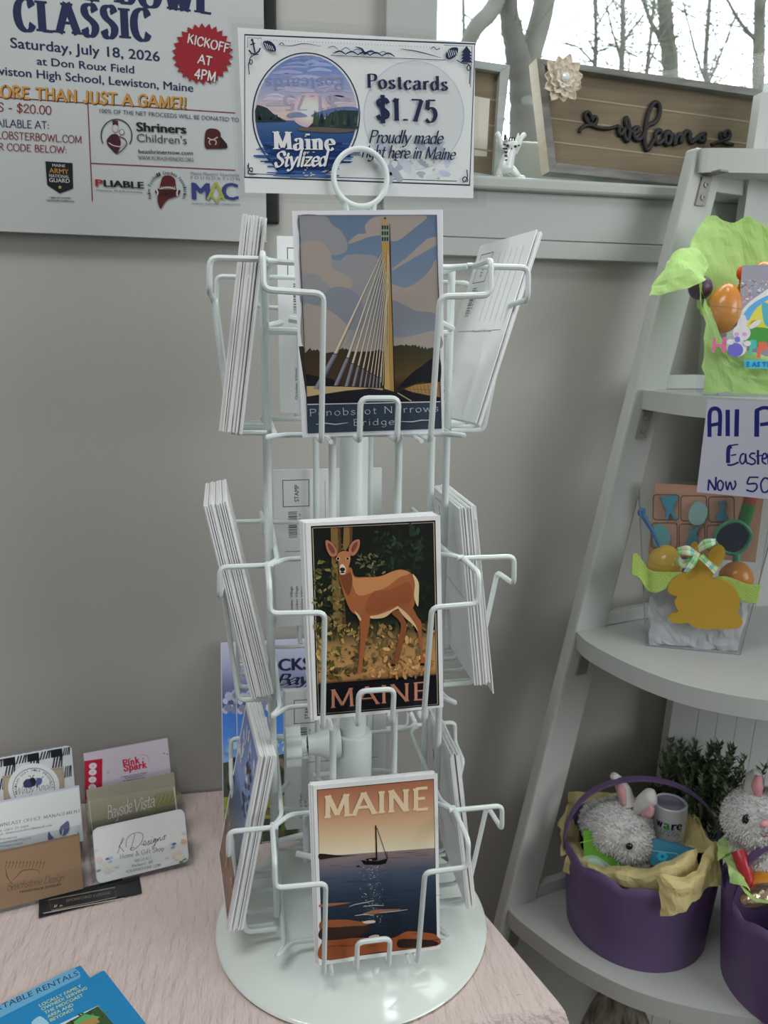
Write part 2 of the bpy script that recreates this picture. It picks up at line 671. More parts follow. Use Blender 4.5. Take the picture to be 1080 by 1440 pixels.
STY = {
    'sans': lambda s: emph(s, ((0, 0),)), 'bold': lambda s: emph(s, ((-.022, 0), (.022, 0), (0, .015))),
    'black': lambda s: emph(s, ((-.055, .01), (.055, .01), (-.02, .03), (.02, -.005))),
    'poster': lambda s: stroke_text(s, .36, .085, 4, .27, gap=.24),
    'serif': lambda s: stroke_text(s, .17, .05, 12, .12, gap=.10),
    'fat': lambda s: stroke_text(s, .25, .06, 8, .20, gap=.13),
    'semi': lambda s: stroke_text(s, .215, .06, 10, .125, gap=.13),
    'roman': lambda s: stroke_text(s, .12, .05, 15, .09, gap=.10),
    'flare': lambda s: stroke_text(s, .19, .11, 20, .125, gap=.12),
    'script': lambda s: stroke_text(s, .15, .06, 30, 0, .28, gap=-.02, rnd=True),
    'fatscript': lambda s: stroke_text(s, .20, .09, 30, 0, .30, gap=.0, rnd=True),
    'hair': lambda s: stroke_text(s, .06, .04, 30, 0, .34, gap=-.03, rnd=True),
    'hand': lambda s: stroke_text(s, .11, .10, 20, 0, .05, gap=.04, rnd=True),
    'marker': lambda s: stroke_text(s, .2, .15, 20, 0, .0, gap=.10, rnd=True),
    'grunge': lambda s: stroke_text(s, .19, .14, 40, 0, .06, gap=.10, rnd=True, jit=.03),
    'celtic': lambda s: stroke_text(s, .085, .05, 60, .07, .0, gap=.14),
}


def homography(src, dst):
    A, B = [], []
    for (x, y), (u, v) in zip(src, dst):
        A.append([x, y, 1, 0, 0, 0, -u*x, -u*y]); B.append(u)
        A.append([0, 0, 0, x, y, 1, -v*x, -v*y]); B.append(v)
    h = np.linalg.solve(np.array(A, float), np.array(B, float))
    return np.append(h, 1).reshape(3, 3)


class Print:
    """a printed sheet w x h metres, artwork authored in source coordinates (quad TL,TR,BR,BL -> sheet).
    local frame: x right from the left edge, z up from the bottom edge, front towards -y"""
    EPS = 6e-6

    def __init__(s, w, h, quad=None, gain=1.35, sheet=(225, 225, 232), t=.0009, radius=0):
        s.w, s.h, s.g, s.t = w, h, gain, t
        s.H = homography(quad, [(0, h), (w, h), (w, 0), (0, 0)]) if quad else None
        s.mb = MB()
        s.n = 1
        s.front = True
        c = rgb(sheet, gain)
        if radius:
            pl = []
            for cx, cy, a0 in ((w-radius, h-radius, 0), (radius, h-radius, 90), (radius, radius, 180), (w-radius, radius, 270)):
                for k in range(5):
                    a = math.radians(a0+k*22.5)
                    pl.append((cx+radius*math.cos(a), cy+radius*math.sin(a)))
            prism(s.mb, pl, lambda x, y, d: (x, d, y), t, 0, c)
        else:
            box(s.mb, (0, 0, 0), (w, t, h), 0, c)

    def mp(s, p):
        if s.H is None:
            return np.array(p, float)
        q = s.H @ np.array([p[0], p[1], 1.])
        return q[:2]/q[2]

    def _put(s, pts, faces, col, lay=None):
        k = s.n if lay is None else lay
        y = -s.EPS*k if s.front else s.t+s.EPS*k
        fx = (lambda x: x) if s.front else (lambda x: s.w-x)
        s.mb.add([(fx(p[0]), y, p[1]) for p in pts], faces, 0, col)
        if lay is None:
            s.n += 1

    def poly(s, pts, c, gain=None, lay=None):
        P = [s.mp(p) for p in pts]
        s._put(P, tess(P), rgb(c, gain or s.g), lay)

    def curve(s, pts, c, n=5, lay=None):
        s.poly(catmull(pts, n, True), c, lay=lay)

    def rect(s, x0, y0, x1, y1, c):
        s.poly([(x0, y0), (x1, y0), (x1, y1), (x0, y1)], c)

    def grad(s, tl, tr, br, bl, stops, n=16):
        """vertical gradient quad, stops = [(t, colour)]"""
        tl, tr, br, bl = (np.array(q, float) for q in (tl, tr, br, bl))
        ts = sorted(set(list(np.linspace(0, 1, n))+[q[0] for q in stops]))
        P, F, C = [], [], []
        for t in ts:
            P += [s.mp(tl*(1-t)+bl*t), s.mp(tr*(1-t)+br*t)]
            C.append(tuple(float(np.interp(t, [q[0] for q in stops], [q[1][k] for q in stops])) for k in range(3)))
        y = s.n
        for i in range(len(ts)-1):
            s._put([P[2*i], P[2*i+1], P[2*i+3], P[2*i+2]], [(0, 1, 2, 3)],
                   [rgb(C[i], s.g), rgb(C[i], s.g), rgb(C[i+1], s.g), rgb(C[i+1], s.g)], y)
        s.n += 1

    def clipgrad(s, poly, stops, n=24):
        """a polygon filled with a vertical gradient (source y), sliced into bands"""
        ys = [p[1] for p in poly]
        a, b = min(ys), max(ys)
        for i in range(n):
            y0, y1 = a+(b-a)*i/n, a+(b-a)*(i+1)/n
            pl = poly
            for yy, sg in ((y0, 1), (y1, -1)):
                out = []
                for j in range(len(pl)):
                    p, q = pl[j-1], pl[j]
                    ip, iq = (p[1]-yy)*sg >= 0, (q[1]-yy)*sg >= 0
                    if ip != iq:
                        t = (yy-p[1])/(q[1]-p[1])
                        out.append((p[0]+(q[0]-p[0])*t, yy))
                    if iq:
                        out.append(tuple(q))
                pl = out
                if len(pl) < 3:
                    break
            if len(pl) >= 3:
                t = (i+.5)/n
                c = tuple(float(np.interp(t, [q[0] for q in stops], [q[1][k] for q in stops])) for k in range(3))
                P = [s.mp(p) for p in pl]
                s._put(P, [tuple(range(len(P)))], rgb(c, s.g), s.n)
        s.n += 1

    def ell(s, cx, cy, rx, ry, c, n=28, rot=0, lay=None):
        cr, sr = math.cos(rot), math.sin(rot)
        s.poly([(cx+rx*math.cos(a)*cr-ry*math.sin(a)*sr, cy+rx*math.cos(a)*sr+ry*math.sin(a)*cr) for a in np.linspace(0, 2*PI, n+1)[:-1]], c, lay=lay)

    def line(s, pts, wd, c, closed=False, taper=False, lay=None):
        """stroke, wd in source units"""
        P = [np.array(p, float) for p in pts]
        n = len(P)
        L, Rr = [], []
        for i in range(n):
            if closed:
                d = P[(i+1) % n]-P[i-1]
                e = P[i]-P[i-1]
                e2 = P[(i+1) % n]-P[i]
                e, e2 = e/(np.linalg.norm(e)+1e-9), e2/(np.linalg.norm(e2)+1e-9)
                k = 1/max(.5, math.sqrt((1+float(np.dot(e, e2)))/2))
            else:
                d = P[min(i+1, n-1)]-P[max(i-1, 0)]
                k = 1
            d = d/(np.linalg.norm(d)+1e-9)
            nr = np.array([-d[1], d[0]])*wd/2*k
            if taper:
                nr = nr*(.25+.75*math.sin(PI*(i+.3)/(n-.4)))
            L.append(s.mp(P[i]+nr))
            Rr.append(s.mp(P[i]-nr))
        y = s.n if lay is None else lay
        for i in range(n if closed else n-1):
            j = (i+1) % n
            s._put([L[i], L[j], Rr[j], Rr[i]], [(0, 1, 2, 3)], rgb(c, s.g), y)
        if lay is None:
            s.n += 1

    def text(s, txt, p0, p1, hpx, c, style='sans', dx=0):
        """lettering with its baseline from p0 to p1 (source) and cap height hpx (source)"""
        V, F, LY = STY[style](txt)
        if not len(V):
            return
        a, b = s.mp(p0), s.mp(p1)
        d = b-a
        Ld = np.linalg.norm(d)
        d = d/Ld
        up = np.array([-d[1], d[0]])
        hh = np.linalg.norm(s.mp((p0[0], p0[1]-hpx))-a) if s.H is not None else hpx
        sx = Ld/V[:, 0].max()
        P = [a+d*v[0]*sx+up*v[1]*hh for v in V]
        for ly in sorted(set(LY)):
            s._put(P, [f for f, l in zip(F, LY) if l == ly], rgb(c, s.g), s.n+ly)
        s.n += max(LY)+1

    def arctext(s, txt, cx, cy, r, a0, a1, hpx, c, style='bold', inside=False):
        n = len(txt)
        for i, ch in enumerate(txt):
            if ch == ' ':
                continue
            a = math.radians(a0+(a1-a0)*(i+.5)/n)
            da = math.radians(abs(a1-a0)/n*.42)
            if inside:
                q0 = (cx+r*math.cos(a+da), cy-r*math.sin(a+da)) if a1 < a0 else (cx+r*math.cos(a-da), cy-r*math.sin(a-da))
                q1 = (cx+r*math.cos(a-da), cy-r*math.sin(a-da)) if a1 < a0 else (cx+r*math.cos(a+da), cy-r*math.sin(a+da))
            else:
                q0 = (cx+r*math.cos(a+da), cy-r*math.sin(a+da))
                q1 = (cx+r*math.cos(a-da), cy-r*math.sin(a-da))
            k = s.n
            s.text(ch, q0, q1, hpx, c, style)
            s.n = k
        s.n += 1

    def blobs(s, n, area, size, cols, seed=1, leaf=True, layers=24):
        rg = random.Random(seed)
        base = s.n
        for i in range(n):
            x, y = area(rg)
            w = rg.uniform(*size)
            a = rg.uniform(0, PI)
            h = w*(.45 if leaf else .8)
            c = rg.choice(cols)
            k = rg.uniform(.8, 1.2)
            s.ell(x, y, w, h, tuple(v*k for v in c), 7, a, base+i % layers)
        s.n = base+layers

    def build(s, name, mat, mw=None, parent=None):
        return s.mb.build(name, mat, parent, None, mw)


def frame(o, sx, n, up):
    """matrix with local x = sx, local -y = n (front normal), local z = up"""
    sx, n, up = (np.array(q, float) for q in (sx, n, up))
    return Matrix(((sx[0], -n[0], up[0], o[0]), (sx[1], -n[1], up[1], o[1]), (sx[2], -n[2], up[2], o[2]), (0, 0, 0, 1)))


def quad_frame(TL, TR, BR, BL):
    """best frame, width and height for a rectangle through four points"""
    TL, TR, BR, BL = (np.array(q, float) for q in (TL, TR, BR, BL))
    sx = (TR-TL)+(BR-BL)
    w = np.linalg.norm(sx)/2
    sx = sx/np.linalg.norm(sx)
    up = (TL-BL)+(TR-BR)
    up = up-sx*np.dot(up, sx)
    h = np.linalg.norm(up)/2
    up = up/np.linalg.norm(up)
    n = np.cross(sx, up)
    n = -n if n[1] > 0 else n
    c = (TL+TR+BR+BL)/4
    return frame(c-sx*w/2-up*h/2, sx, n, up), w, h


def lean_frame(bl, yaw, lean, roll=0):
    s = np.array([math.cos(yaw), math.sin(yaw), 0])
    n = np.array([math.sin(yaw), -math.cos(yaw), 0])
    z = np.array([0, 0, 1.])
    u = math.cos(lean)*z-math.sin(lean)*n
    n2 = math.cos(lean)*n+math.sin(lean)*z
    s2 = math.cos(roll)*s+math.sin(roll)*u
    u2 = math.cos(roll)*u-math.sin(roll)*s
    return frame(bl, s2, n2, u2)


def proj(p):
    q = np.array([p[0], p[1], p[2]-ZC], float)
    z = q @ CF
    return np.array([540+FPX*(q @ CA)/z, 720-FPX*(q @ CB)/z])


def sheet_print(w, h, mw, crop=(0, 0, 1), **kw):
    """a sheet whose artwork is authored in the coordinates of an enlarged view of the photograph"""
    ox, oy, sc = crop
    q = []
    for x, z in ((0, h), (w, h), (w, 0), (0, 0)):
        p = mw @ Vector((x, 0, z))
        q.append(tuple((proj(p)-np.array([ox, oy]))*sc))
    return Print(w, h, q, **kw)


# ================================================================== the room
WY = .875


def struct(name, mb, m, label=None, bevel=0, parent=None, smooth=None):
    o = mb.build(name, m, parent, smooth, None, bevel)
    if parent is None:
        tag(o, label, 'room', None, 'structure')
    return o


b = MB()
box(b, (-2.3, -2.9, -.05), (2.2, 1.0, 0))
struct('floor', b, M['floor'], 'brown shop floor under the table and shelves')
b = MB()
box(b, (-2.3, -2.9, 2.4), (2.2, 1.0, 2.45))
struct('ceiling', b, M['ceiling'], 'plain white ceiling of the shop')
OX0, OX1, OZ0, OZ1 = .217, 1.45, 1.462, 2.26
b = MB()
box(b, (-2.3, WY, 0), (OX0, 1.0, 2.4))
box(b, (OX1, WY, 0), (2.2, 1.0, 2.4))
box(b, (OX0, WY, 0), (OX1, 1.0, OZ0))
box(b, (OX0, WY, OZ1), (OX1, 1.0, 2.4))
struct('wall_back', b, M['wall'], 'grey painted wall with the window behind the rack')
b = MB()
box(b, (-2.4, -2.9, 0), (-2.3, 1.0, 2.4))
struct('wall_left', b, M['wall'], 'grey painted side wall left of the table')
b = MB()
box(b, (2.2, -2.9, 0), (2.3, 1.0, 2.4))
struct('wall_right', b, M['wall'], 'grey painted side wall beyond the ladder shelf')

b = MB()
box(b, (-2.3, -3.0, 0), (2.2, -2.9, 2.4))
struct('wall_front', b, M['wall'], 'grey painted wall behind the viewer')

# window: sash, pane, stool, casing, apron
b = MB()
box(b, (OX0, .955, OZ0), (OX1, .985, 1.532))
box(b, (OX0, .955, OZ1-.05), (OX1, .985, OZ1))
box(b, (OX0, .955, 1.532), (OX0+.019, .985, OZ1-.05))
box(b, (OX1-.03, .955, 1.532), (OX1, .985, OZ1-.05))
win = struct('window_1', b, M['trim'], 'white framed window looking out on bare trees', .003)
b = MB()
box(b, (OX0+.019, .968, 1.532), (OX1-.03, .971, OZ1-.05))
struct('pane', b, M['glass'], parent=win)
b = MB()
box(b, (.150, .852, 1.456), (1.45, .955, 1.4695))
struct('sill', b, M['trim'], parent=win, bevel=.003)
b = MB()
box(b, (.163, .860, 1.4695), (OX0, .8755, 2.2))
struct('trim_1', b, M['trim'], 'white vertical casing at the left of the window', .002)
za, zb = py(750, 337, .862)[2], py(750, 363, .858)[2]
b = MB()
box(b, (.163, .862, za), (1.43, .8755, 1.456))
box(b, (.163, .864, za-.0015), (1.43, .8755, za))
box(b, (.163, .858, zb), (1.43, .8755, za-.0015))
struct('trim_2', b, M['trim'], 'white apron board under the window sill', .002)
b = MB()
box(b, (-2.3, .862, 0), (2.2, .8755, .10))
struct('baseboard_back', b, M['trim'], 'white baseboard along the back wall', .003)

# ================================================================== table and cloth
TZ = .760
TR = pz(783, 1408, TZ)
tb = thing('side_table', 'narrow table standing against the wall under the pink cloth', 'table', (-.4, .68, 0))
b = MB()
prism(b, [(-1.08, TR[1]+.012), (TR[0]-.016, TR[1]+.012), (TR[0]-.265*(.868-TR[1])-.012, .868), (-1.08, .868)], lambda x, y, d: (x, y, .757-d), .032)
at(b.build('table_top', M['table'], None, None, None, .003), tb)
for lx in (-1.03, .11):
    for ly in (.56, .83):
        b = MB()
        box(b, (lx-.02, ly-.02, 0), (lx+.02, ly+.02, .725))
        at(b.build('leg', M['table'], None, None, None, .003), tb)

M['cloth'] = mat_basic('crinkled_pink_gauze', (.74, .60, .565), .85, .15, bump=(120, 1.0, .006, (1, .26, 1), (0, 0, .12)), sheen=.2)
b = MB()
nu, nv = 200, 70
yb, yf = .872, TR[1]-.004


def cloth_z(x, y):
    return TZ+.0006*noise.noise(Vector((x*170+2*noise.noise(Vector((x*12, y*12, 3))), y*26, .3)))


def xr(y):
    return TR[0]-.265*(y-TR[1])


vs = []
for j in range(nv+1):
    y = yf+(yb-yf)*j/nv
    for i in range(nu+1):
        x = -1.1+(xr(y)+1.1)*i/nu
        vs.append((x, y, cloth_z(x, y)))
fs = [(j*(nu+1)+i, j*(nu+1)+i+1, (j+1)*(nu+1)+i+1, (j+1)*(nu+1)+i) for j in range(nv) for i in range(nu)]
b.add(vs, fs)
# hanging skirts (right side, front)
for side in ('right', 'front'):
    top = [vs[j*(nu+1)+nu] for j in range(nv+1)] if side == 'right' else [vs[i] for i in range(nu+1)]
    rows = [top]
    for k, (dd, out) in enumerate(((.003, .003), (.012, .006), (.06, .009), (.13, .012), (.2, .014))):
        row = []
        for q, p in enumerate(top):
            wv = .004*math.sin(q*.35)*min(1, dd/.1)
            row.append((p[0]+(out+wv if side == 'right' else (out if q == len(top)-1 else 0)), p[1]-(out+wv if side == 'front' else (out if q == 0 else 0)), TZ-dd))
        rows.append(row)
    n = len(top)
    vv = [p for r in rows for p in r]
    b.add(vv, [(k*n+i, k*n+i+1, (k+1)*n+i+1, (k+1)*n+i) for k in range(len(rows)-1) for i in range(n-1)])
cl = b.build('tablecloth', M['cloth'], None, 50)
tag(cl, 'pale pink crinkled gauze tablecloth covering the table', 'tablecloth')

# ================================================================== postcard rack
RX, RY, PHI = .0967, .6302, -.012
rack = thing('postcard_rack', 'white wire spinner rack on a round base holding postcards', 'rack', (RX, RY, TZ))
FN = []
for k in range(4):
    a = PHI+k*PI/2
    FN.append((np.array([math.sin(a), -math.cos(a), 0]), np.array([math.cos(a), math.sin(a), 0])))


def rp(s, n, z, k=0):
    nn, ss = FN[k]
    return np.array([RX, RY, 0])+nn*n+ss*s+np.array([0, 0, z])


def rpart(mb, name, m, smooth=40):
    return at(mb.build(name, m, None, smooth), rack)


b = MB()
lathe(b, [(0, TZ+.001), (.121, TZ+.001), (.1250, TZ+.0018), (.1258, TZ+.0032), (.1248, TZ+.0046)]+[(.1235-.1235*t, TZ+.0052+.0200*(1-(1-t)**3)) for t in np.linspace(0, 1, 22)], (RX, RY, 0), 128)
rpart(b, 'base_disc', M['disc'])
ZS = py(490, 1040, RY-.01)[2]
b = MB()
lathe(b, [(.017, TZ+.023), (.017, ZS), (.0162, ZS+.002), (.0120, ZS+.002)], (RX, RY, 0), 40)
rpart(b, 'pole_sleeve', M['plastic'])
b = MB()
lathe(b, [(.0118, ZS-.01), (.0118, 1.355), (.010, 1.3575), (0, 1.3575)], (RX, RY, 0), 40)
rpart(b, 'pole', M['plastic'])
# clamp boss and lobed knob on the left
kz = py(440, 1045, RY)[2]
b = MB()
lathe(b, [(.0135, 0), (.0135, .012), (.010, .020), (.0085, .0285)], (RX-.012, RY-.002, kz), 24, M=Matrix.Rotation(-PI/2, 3, 'Y'))
rpart(b, 'clamp_boss', M['plastic'])
b = MB()
lathe(b, [(.003, 0), (.003, .012)], (RX-.038, RY-.002, kz), 12, M=Matrix.Rotation(-PI/2, 3, 'Y'))
rpart(b, 'clamp_bolt', M['steel'])
pl = []
for i in range(72):
    a = 2*PI*i/72
    r = .0165+.0022*math.cos(8*a)
    pl.append((r*math.cos(a), r*math.sin(a)))
b = MB()
prism(b, pl, lambda x, y, d: (RX-.047-d, RY-.002+x, kz+y), .013)
lathe(b, [(.0075, 0), (.0065, .006)], (RX-.042, RY-.002, kz), 20, M=Matrix.Rotation(-PI/2, 3, 'Y'))
o = rpart(b, 'clamp_knob', M['plastic'], 50)

HZ = [1.3031, 1.0880, .8724]          # middle heights of the three tiers of pockets
ZT, ZB = HZ[0]+.047, HZ[2]-.078
WR, PR = .0021, .0029
UPR = (.0625, .072, .070, .071)
for k in range(4):
    for s in (-.025, .025):
        b = MB()
        tube(b, [rp(s, UPR[k], ZT, k), rp(s, UPR[k], ZB, k)], PR, 10)
        rpart(b, 'upright', M['wire'])
# spiders that tie the uprights to the pole, top and bottom
for zz, sg in ((1.300, -1), (.868, 1)):
    b = MB()
    for k in range(4):
        for s in (-.025, .025):
            tube(b, [rp(s*.45, .014, zz, k), rp(s*.6, .03, zz, k), rp(s, UPR[k]-.001, zz, k)], .0026, 8, fil=.01)
        tube(b, [rp(-.03, UPR[k], zz+.004, k), rp(.03, UPR[k], zz+.004, k)], .0026, 8)
        tube(b, [rp(-.03, UPR[k], zz+.004, k), rp(-.055, .055, zz+.008, k)], .0026, 8)
    lathe(b, [(.0125, zz-.012), (.0165, zz-.012), (.0165, zz+.012), (.0125, zz+.012)], (RX, RY, 0), 32)
    rpart(b, 'spider', M['wire'])
    for k in (0, 3):
        for s in (-.046, -.0385):
            b = MB()
            q = .052 if k == 0 else .04
            tube(b, [rp(s, q, zz-.002*sg, k), rp(s, q, zz+sg*.042, k)], .0031, 10)
            rpart(b, 'prong', M['wire'])
# square rails of every tier
for zc in HZ:
    for dz in (.043, -.078):
        b = MB()
        pts = []
        for k in range(4):
            pts += [rp(-.0745, .0745, zc+dz, k), rp(-.060, .0665 if k else .0590, zc+dz, k), rp(.060, .0665 if k else .0590, zc+dz, k)]
        tube(b, pts, WR*.95, 8, closed=True, fil=.006)
        rpart(b, 'square_rail', M['wire'])
# pockets
for zc in HZ:
    for k in range(4):
        b = MB()
        for sg, si in ((-1, -.0365), (1, .0405)):
            an = .1085 if k == 3 else .1155
            tube(b, [rp(sg*.0745, .070, zc+.043, k), rp(sg*.0745, an, zc+.043, k), rp(sg*.0745, an+.001, zc+.0205, k), rp(si, an, zc+.019, k), rp(si, .0985, zc-.078, k), rp(si, .0720, zc-.0785, k)], WR, 8, fil=.0055)
        z0 = zc-.078
        tube(b, [rp(-.010, .072, z0, k), rp(-.010, .0985, z0, k), rp(-.010, .1015, z0+.0295, k), rp(.0165, .1015, z0+.0295, k), rp(.0165, .0985, z0, k), rp(.0165, .072, z0, k)], WR, 8, fil=.0055)
        for s in (-.03, .034):
            tube(b, [rp(s, .0745, z0-.0005, k), rp(s, .0985, z0-.0005, k)], WR*.8, 8)
        rpart(b, 'pocket', M['wire'])
# ring clip on top
sgn = py(507, 250, RY-.022)
b = MB()
rr = .0200
tube(b, [sgn+np.array([rr*math.cos(a), 0, rr*math.sin(a)]) for a in np.linspace(0, 2*PI, 49)[:-1]], .0021, 10, closed=True)
tube(b, [sgn+np.array([rr*.97*math.cos(a), .0105, rr*.97*math.sin(a)]) for a in np.linspace(0, 2*PI, 49)[:-1]], .0021, 10, closed=True)
for dx in (-.0105, .0105):
    tube(b, [sgn+np.array([dx, 0, -rr*.86]), (RX+dx*.8, RY-.013, 1.352), (RX+dx*.8, RY-.010, 1.335)], .0021, 8)
    tube(b, [sgn+np.array([dx, .0105, -rr*.86]), (RX+dx*.8, RY-.006, 1.352), (RX+dx*.8, RY-.006, 1.335)], .0021, 8)
rpart(b, 'ring_clip', M['wire'])

# ================================================================== postcards
CW, CH, CT = .1016, .1524, .0009


def blank(w=CW, h=CH, gain=1.35, sheet=(216, 219, 232)):
    return Print(w, h, None, gain=gain, sheet=sheet, t=CT)


def card_back(P, ornate=1):
    """address side, as seen from behind (x right, z up)"""
    P.front = False
    ink = (60, 62, 70)
    g = P.g
    P.g = 1.0
    w, h = P.w, P.h
    P.line([(.009, .118), (.033, .118), (.033, .143), (.009, .143)], .0007, ink, True)
    P.text('STAMP', (.0235, .1225), (.0235, .1385), .0042, ink, 'bold')
    rg = random.Random(4)
    z = .088
    while z < .113:
        d = rg.choice((.0004, .0007, .0011))
        P.rect(.0135, z, .0215, z+d, ink)
        z += d+rg.choice((.0004, .0006, .0010))
    P.text('0 84321 0', (.0250, .090), (.0250, .111), .0018, ink, 'sans')
    for i in range(5):
        P.rect(.048+i*.010, .082, .0483+i*.010, .142, (120, 122, 130))
    P.rect(.010, .0745, .040, .0749, ink)
    P.text('Postcards of the coast', (.041, .0735), (.078, .0735), .0022, ink, 'sans')
    P.rect(.079, .0745, .094, .0749, ink)
    for i in range(3):
        P.text('October Village', (.016+i*.005, .012), (.016+i*.005, .040), .0024, ink, 'sans')
    P.front = True
    P.g = g
    return P


def card_matrix(k, n_bot, n_top, zb, s0=0, roll=0.0, twist=0.0, w=CW, h=CH):
    """card standing in pocket face k, its outer face towards +n"""
    nn, ss = FN[k]
    a = PHI+k*PI/2+twist
    lean = math.asin(max(-.9, min(.9, (n_bot-n_top)/h)))
    nn2 = np.array([math.sin(a), -math.cos(a), 0])
    s2 = np.array([math.cos(a), math.sin(a), 0])
    c = np.array([RX, RY, zb])+nn*n_bot+ss*s0
    m = lean_frame(c, a, lean, roll)
    return m @ Matrix.Translation((-w/2, 0, 0))


# --- artwork of the three front cards
def front_matrix(i):
    phi = (-.0827, -.0028, -.0125)[i]
    zc = HZ[i]
    r = (.0806, .0805, .0810)[i]
    t = (.0055, .0059, .0100)[i]
    tilt = (-.0195, .0602, .1140)[i]
    rho = (.0366, .0285, .0128)[i]
    n = np.array([math.sin(phi), -math.cos(phi), 0])
    s = np.array([math.cos(phi), math.sin(phi), 0])
    m = lean_frame((0, 0, 0), phi, tilt, rho)
    c = np.array([RX, RY, zc])+n*r+s*t
    off = m.to_3x3() @ Vector((-CW/2, 0, -CH/2))
    m.translation = Vector(c)+off
    return m


fm = front_matrix(0)
P = sheet_print(CW, CH, fm, (410, 290, 4.364), gain=1.0, sheet=(234, 234, 240), t=CT)
P.poly([(44, 860), (905, 840), (914, 1215), (98, 1220)], (60, 48, 38))
g3 = [(0, (103, 124, 152)), (.45, (120, 138, 160)), (1, (165, 155, 148))]
P.grad((44, 58), (887, 56), (905, 880), (80, 900), g3)
cl1, cl2, cl3 = (150, 149, 153), (168, 156, 148), (134, 139, 150)
P.curve([(44, 60), (205, 62), (245, 110), (300, 150), (340, 220), (330, 280), (240, 300), (130, 240), (60, 200)], cl1)
P.curve([(345, 230), (400, 175), (455, 165), (450, 120), (490, 75), (550, 60), (700, 58), (830, 62), (760, 130), (640, 215), (560, 180), (470, 190), (420, 210)], cl2)
P.poly([(615, 385), (700, 320), (830, 200), (888, 185), (890, 240), (780, 300), (620, 395)], cl2)
P.curve([(50, 230), (130, 205), (210, 240), (240, 320), (300, 330), (340, 300), (430, 295), (520, 310), (545, 380), (480, 560), (440, 760), (250, 890), (80, 880), (60, 560)], cl1)
P.curve([(50, 250), (120, 212), (205, 235), (245, 310), (250, 380), (330, 420), (380, 470), (330, 520), (240, 500), (150, 420), (60, 400)], cl2)
P.curve([(60, 520), (180, 540), (250, 500), (330, 500), (420, 560), (450, 700), (400, 760), (300, 740), (220, 640), (75, 620)], cl3)
P.curve([(66, 620), (150, 610), (230, 640), (300, 690), (350, 760), (300, 880), (80, 880)], cl2)
P.curve([(600, 480), (700, 500), (790, 450), (850, 390), (892, 340), (898, 660), (780, 650), (700, 610), (600, 590)], cl2)
P.curve([(600, 590), (660, 590), (760, 640), (880, 660), (900, 760), (760, 790), (640, 800), (600, 770)], cl3)
P.curve([(600, 830), (700, 810), (800, 780), (900, 770), (905, 880), (600, 890)], cl2)
# hills
rg = random.Random(2)
hl = [(82, 1050)]+[(82+i*11, 895-14*math.sin(i*.35)+rg.uniform(-9, 9)-(6 if i % 2 else 0)) for i in range(48)]+[(620, 1100)]
P.clipgrad(hl, [(0, (54, 50, 34)), (.4, (66, 52, 36)), (1, (74, 52, 40))])
hr = [(610, 1130)]+[(612+i*10, 862-10*math.sin(i*.2)+rg.uniform(-8, 8)-(7 if i % 2 else 0)) for i in range(30)]+[(908, 1090)]
P.clipgrad(hr, [(0, (52, 54, 40)), (.35, (72, 62, 40)), (.7, (96, 74, 44)), (1, (50, 40, 34))])
P.curve([(650, 1120), (720, 1040), (800, 980), (904, 920), (908, 1085), (800, 1080), (690, 1110)], (26, 26, 34))
P.poly([(86, 1030), (250, 1060), (330, 1130), (92, 1170)], (24, 24, 32))
P.poly([(92, 1104), (160, 1104), (330, 1108), (560, 1118), (560, 1128), (330, 1132), (95, 1168)], (196, 172, 126))
# road and guard rail
P.poly([(95, 1168), (330, 1132), (480, 1118), (640, 1140), (700, 1120), (790, 1090), (909, 1075), (914, 1200), (98, 1218)], (30, 30, 38))
P.poly([(690, 1122), (760, 1096), (909, 1078), (913, 1172), (840, 1160), (740, 1140)], (168, 132, 78))
for i in range(9):
    P.line([(725+i*22, 1108-i*3), (735+i*22, 1140+i*3)], 3, (110, 84, 52))
P.line([(690, 1122), (909, 1128)], 3, (120, 92, 56))
P.line([(650, 1145), (735, 1195)], 6, (190, 170, 130))
# pylon
P.poly([(548, 110), (600, 110), (604, 260), (622, 760), (630, 1138), (570, 1120), (572, 800), (556, 320)], (184, 146, 84))
P.poly([(600, 110), (604, 108), (612, 420), (628, 900), (636, 1136), (628, 1138), (618, 760), (600, 260)], (34, 34, 44))
P.poly([(572, 800), (590, 860), (604, 1128), (570, 1120)], (206, 172, 104))
P.poly([(548, 112), (574, 75), (600, 108)], (190, 150, 96))
P.ell(574, 74, 7, 5, (30, 30, 36))
P.rect(548, 112, 600, 222, (150, 156, 140))
for r_ in range(3):
    for c_ in range(3):
        P.rect(553+c_*15, 118+r_*36, 564+c_*15, 142+r_*36, (44, 58, 58))
# stay cables and their sleeves
for (xa, ya, xb, yb_, xc, yc) in ((556, 285, 270, 905, 150, 1120), (560, 300, 345, 930, 270, 1100), (566, 320, 375, 965, 335, 1105), (570, 330, 410, 980, 378, 1105),
                                  (576, 350, 440, 995, 420, 1108), (580, 380, 465, 1010, 448, 1108), (584, 400, 488, 1025, 475, 1110), (588, 420, 508, 1035, 498, 1112), (592, 450, 526, 1045, 520, 1112), (596, 480, 545, 1050, 540, 1114)):
    wd = max(6, (556-xb)*.075)
    P.poly([(xa-2, ya), (xa+3, ya), (xb+wd*.55, yb_), (xb-wd*.55, yb_)], (212, 204, 188))
    P.poly([(xa+1, ya), (xa+3, ya), (xb+wd*.55, yb_), (xb+wd*.2, yb_)], (150, 128, 100))
    P.poly([(xb-wd*.7, yb_), (xb+wd*.7, yb_), (xc+wd*.9, yc), (xc-wd*.7, yc)], (138, 140, 152))
    P.poly([(xb+wd*.2, yb_), (xb+wd*.7, yb_), (xc+wd*.9, yc), (xc+wd*.3, yc)], (100, 102, 118))
    P.line([(xb-wd*.8, yb_), (xb+wd*.8, yb_+3)], 5, (40, 42, 54))
